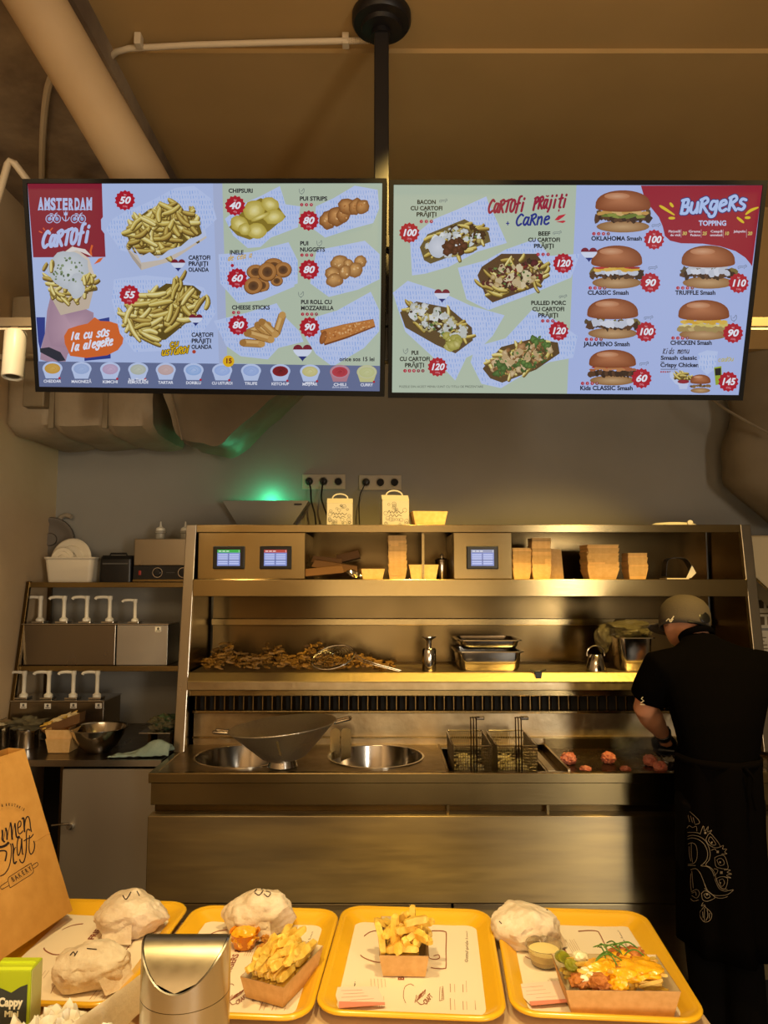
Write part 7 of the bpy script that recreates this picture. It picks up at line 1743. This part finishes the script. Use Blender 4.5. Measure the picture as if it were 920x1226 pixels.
# cap: baseball cap worn with the strap at the back
b = MB(); prof = []
ax = Matrix.Translation(hc + Vector((0, .008, .010))) @ Matrix.Rotation(radians(-16), 4, 'X') @ Matrix.Rotation(radians(10), 4, 'Y')
rings = []
for z, r in ((-.046, .098), (-.022, .100), (0, .1005), (.022, .099), (.046, .091), (.066, .075), (.080, .052), (.088, .026), (.0905, .006)):
    rings.append([ax @ Vector((r * .93 * cos(a), r * 1.04 * sin(a), z)) for a in [2 * pi * k / 40 for k in range(40)]])
cp = MB().loft(rings, False, True).build('cap', CAPM, per, smooth=True, solid=.003, angle=80)
b = MB(); vs = []
for i in range(13):
    a = radians(25 + 130 * i / 12)
    for q, dz in ((.100, -.018), (.135, -.022), (.165 - .02 * abs(i - 6) / 6, -.034)): vs.append(ax @ Vector((q * .93 * cos(a), q * 1.04 * sin(a), dz - .01 * abs(cos(a)))))
MB().add(vs, [(3 * i + j, 3 * i + 3 + j, 3 * i + 4 + j, 3 * i + 1 + j) for i in range(12) for j in range(2)]).build('visor', CAPM, cp, smooth=True, solid=.004)
c0 = ax @ Vector((.040, -.098, -.012)); nrm = (ax.to_3x3() @ Vector((.27, -1, .25))).normalized()
MB().lathe([(0, .002), (.021, .002), (.024, 0), (.022, -.004)], c0, 24, axis=nrm).build('strap_opening', BLACK, cp, smooth=True)
MB().tube([ax @ Vector((.0945 * cos(a), .1065 * sin(a), -.042)) for a in [radians(255 + 60 * k / 10) for k in range(11)]], .0055, 8).build('strap', BLACK, cp, smooth=True)
MB().lathe([(.008, 0), (.007, .004), (0, .006)], ax @ Vector((0, 0, .0905)), 14, axis=ax.to_3x3() @ Vector((0, 0, 1))).build('button', CAPM, cp, smooth=True)
drape(cp, cp, [[(798, 749), (803, 745)], [(799, 744), (802, 741), (804, 745), (807, 741)], [(804, 743), (808, 738)]], 1.1, mat('white_thread', '#d6cfc0', .7), 'cap_emblem', .004)
# gloves with five fingers, left one closed on the scraper handle
GL = mat('black_glove', '#0c0b0c', .35)
def glove(Wp, Hp, grip, name):
    d = (Hp - Wp).normalized(); side = d.cross(Vector((0, 0, 1))).normalized(); dn = side.cross(d).normalized() * -1
    if dn.z > 0: dn = -dn
    b = MB(); b.tube([Wp - d * .02, Wp + d * .005, Wp + d * .03], [.036, .032, .030], 14)
    P = Wp + d * .03
    b.loft([[P + d * q + side * (w_ * cos(a)) + dn * (h_ * sin(a)) for a in [2 * pi * k / 16 for k in range(16)]] for q, w_, h_ in ((-.01, .028, .022), (.02, .040, .019), (.05, .044, .017), (.072, .040, .014))])
    for i, L in enumerate((.066, .076, .072, .056)):
        s = side * (-.030 + .020 * i); base = P + d * .062 + s
        q1 = base + d * (L * .42) + dn * .008; q2 = q1 + d * (L * .10) + dn * (L * .38); q3 = q2 - d * (L * .22) + dn * (L * .18)
        b.tube([base - d * .02, base, q1, q2, q3], [.011, .0105, .0100, .0095, .0075], 10)
    s = -side; base = P + d * .012 + s * .030
    b.tube([base - s * .012, base + s * .012 + d * .018 + dn * .008, base + s * .012 + d * .045 + dn * .022, base + s * .002 + d * .062 + dn * .030], [.014, .0125, .011, .0085], 10)
    return fuse(b, name, GL, per, .0045, 2), P + d * .075 + dn * .028, side, d, dn
g1, hold, side, d_, dn_ = glove(LW, LW + Vector((.055, .10, -.07)), True, 'glove')
g2, hold2, *_ = glove(RW_, RW_ + Vector((-.08, .06, -.05)), False, 'glove')
# scraper
t = thing('griddle_scraper', 'steel griddle scraper held flat on the hotplate by the gloved hand', 'scraper', (hold.x, hold.y, .887))
h0 = hold; h1 = Vector((hold.x - .02, hold.y + .01, .925)); bl = Vector((1.16, 3.05, .888))
MB().tube([h0 + side * .045, h0, h0 - side * .05], [.010, .011, .010], 10).build('handle', BLACK, t, smooth=True)
MB().tube([h0 - side * .05, h1.lerp(bl, .3), bl + Vector((0, 0, .015))], [.006, .005, .004], 8).build('neck', CHROME, t, smooth=True)
MB().hexa([bl + Vector(v) for v in ((-.055, -.06, 0), (.055, -.06, 0), (.055, .02, .004), (-.055, .02, .004), (-.055, -.06, .002), (.055, -.06, .002), (.05, .02, .016), (-.05, .02, .016))]).build('blade', CHROME, t)
# steam rising from the hotplate at the cook's hand
m = bpy.data.materials.new('steam'); m.use_nodes = True; nt = m.node_tree; nt.nodes.remove(nt.nodes['Principled BSDF'])
pv = nt.nodes.new('ShaderNodeVolumePrincipled'); tc = nt.nodes.new('ShaderNodeTexCoord'); nz = nt.nodes.new('ShaderNodeTexNoise'); nz.inputs['Scale'].default_value = 14
gr = nt.nodes.new('ShaderNodeTexGradient'); gr.gradient_type = 'SPHERICAL'; mp = nt.nodes.new('ShaderNodeMapping'); mp.inputs['Scale'].default_value = (9, 9, 9)
ma = nt.nodes.new('ShaderNodeMath'); ma.operation = 'MULTIPLY'; mr = nt.nodes.new('ShaderNodeMapRange'); mr.inputs[1].default_value = .42; mr.inputs[2].default_value = .7; mr.inputs[4].default_value = 13
nt.links.new(tc.outputs['Object'], nz.inputs['Vector']); nt.links.new(tc.outputs['Object'], mp.inputs['Vector']); nt.links.new(mp.outputs[0], gr.inputs['Vector'])
nt.links.new(nz.outputs[0], mr.inputs[0]); nt.links.new(mr.outputs[0], ma.inputs[0]); nt.links.new(gr.outputs['Fac'], ma.inputs[1]); nt.links.new(ma.outputs[0], pv.inputs['Density'])
pv.inputs['Color'].default_value = (.85, .85, .85, 1); nt.links.new(pv.outputs[0], nt.nodes['Material Output'].inputs['Volume'])
o = lump((0, 0, 0), (.11, .09, .11), 2, 3, .1, 2).build('steam', m, loc=(1.02, 3.0, 1.0), noshift=True)
tag(o, 'faint grey steam rising off the griddle below the cook\'s forearm', 'steam', kind='stuff')
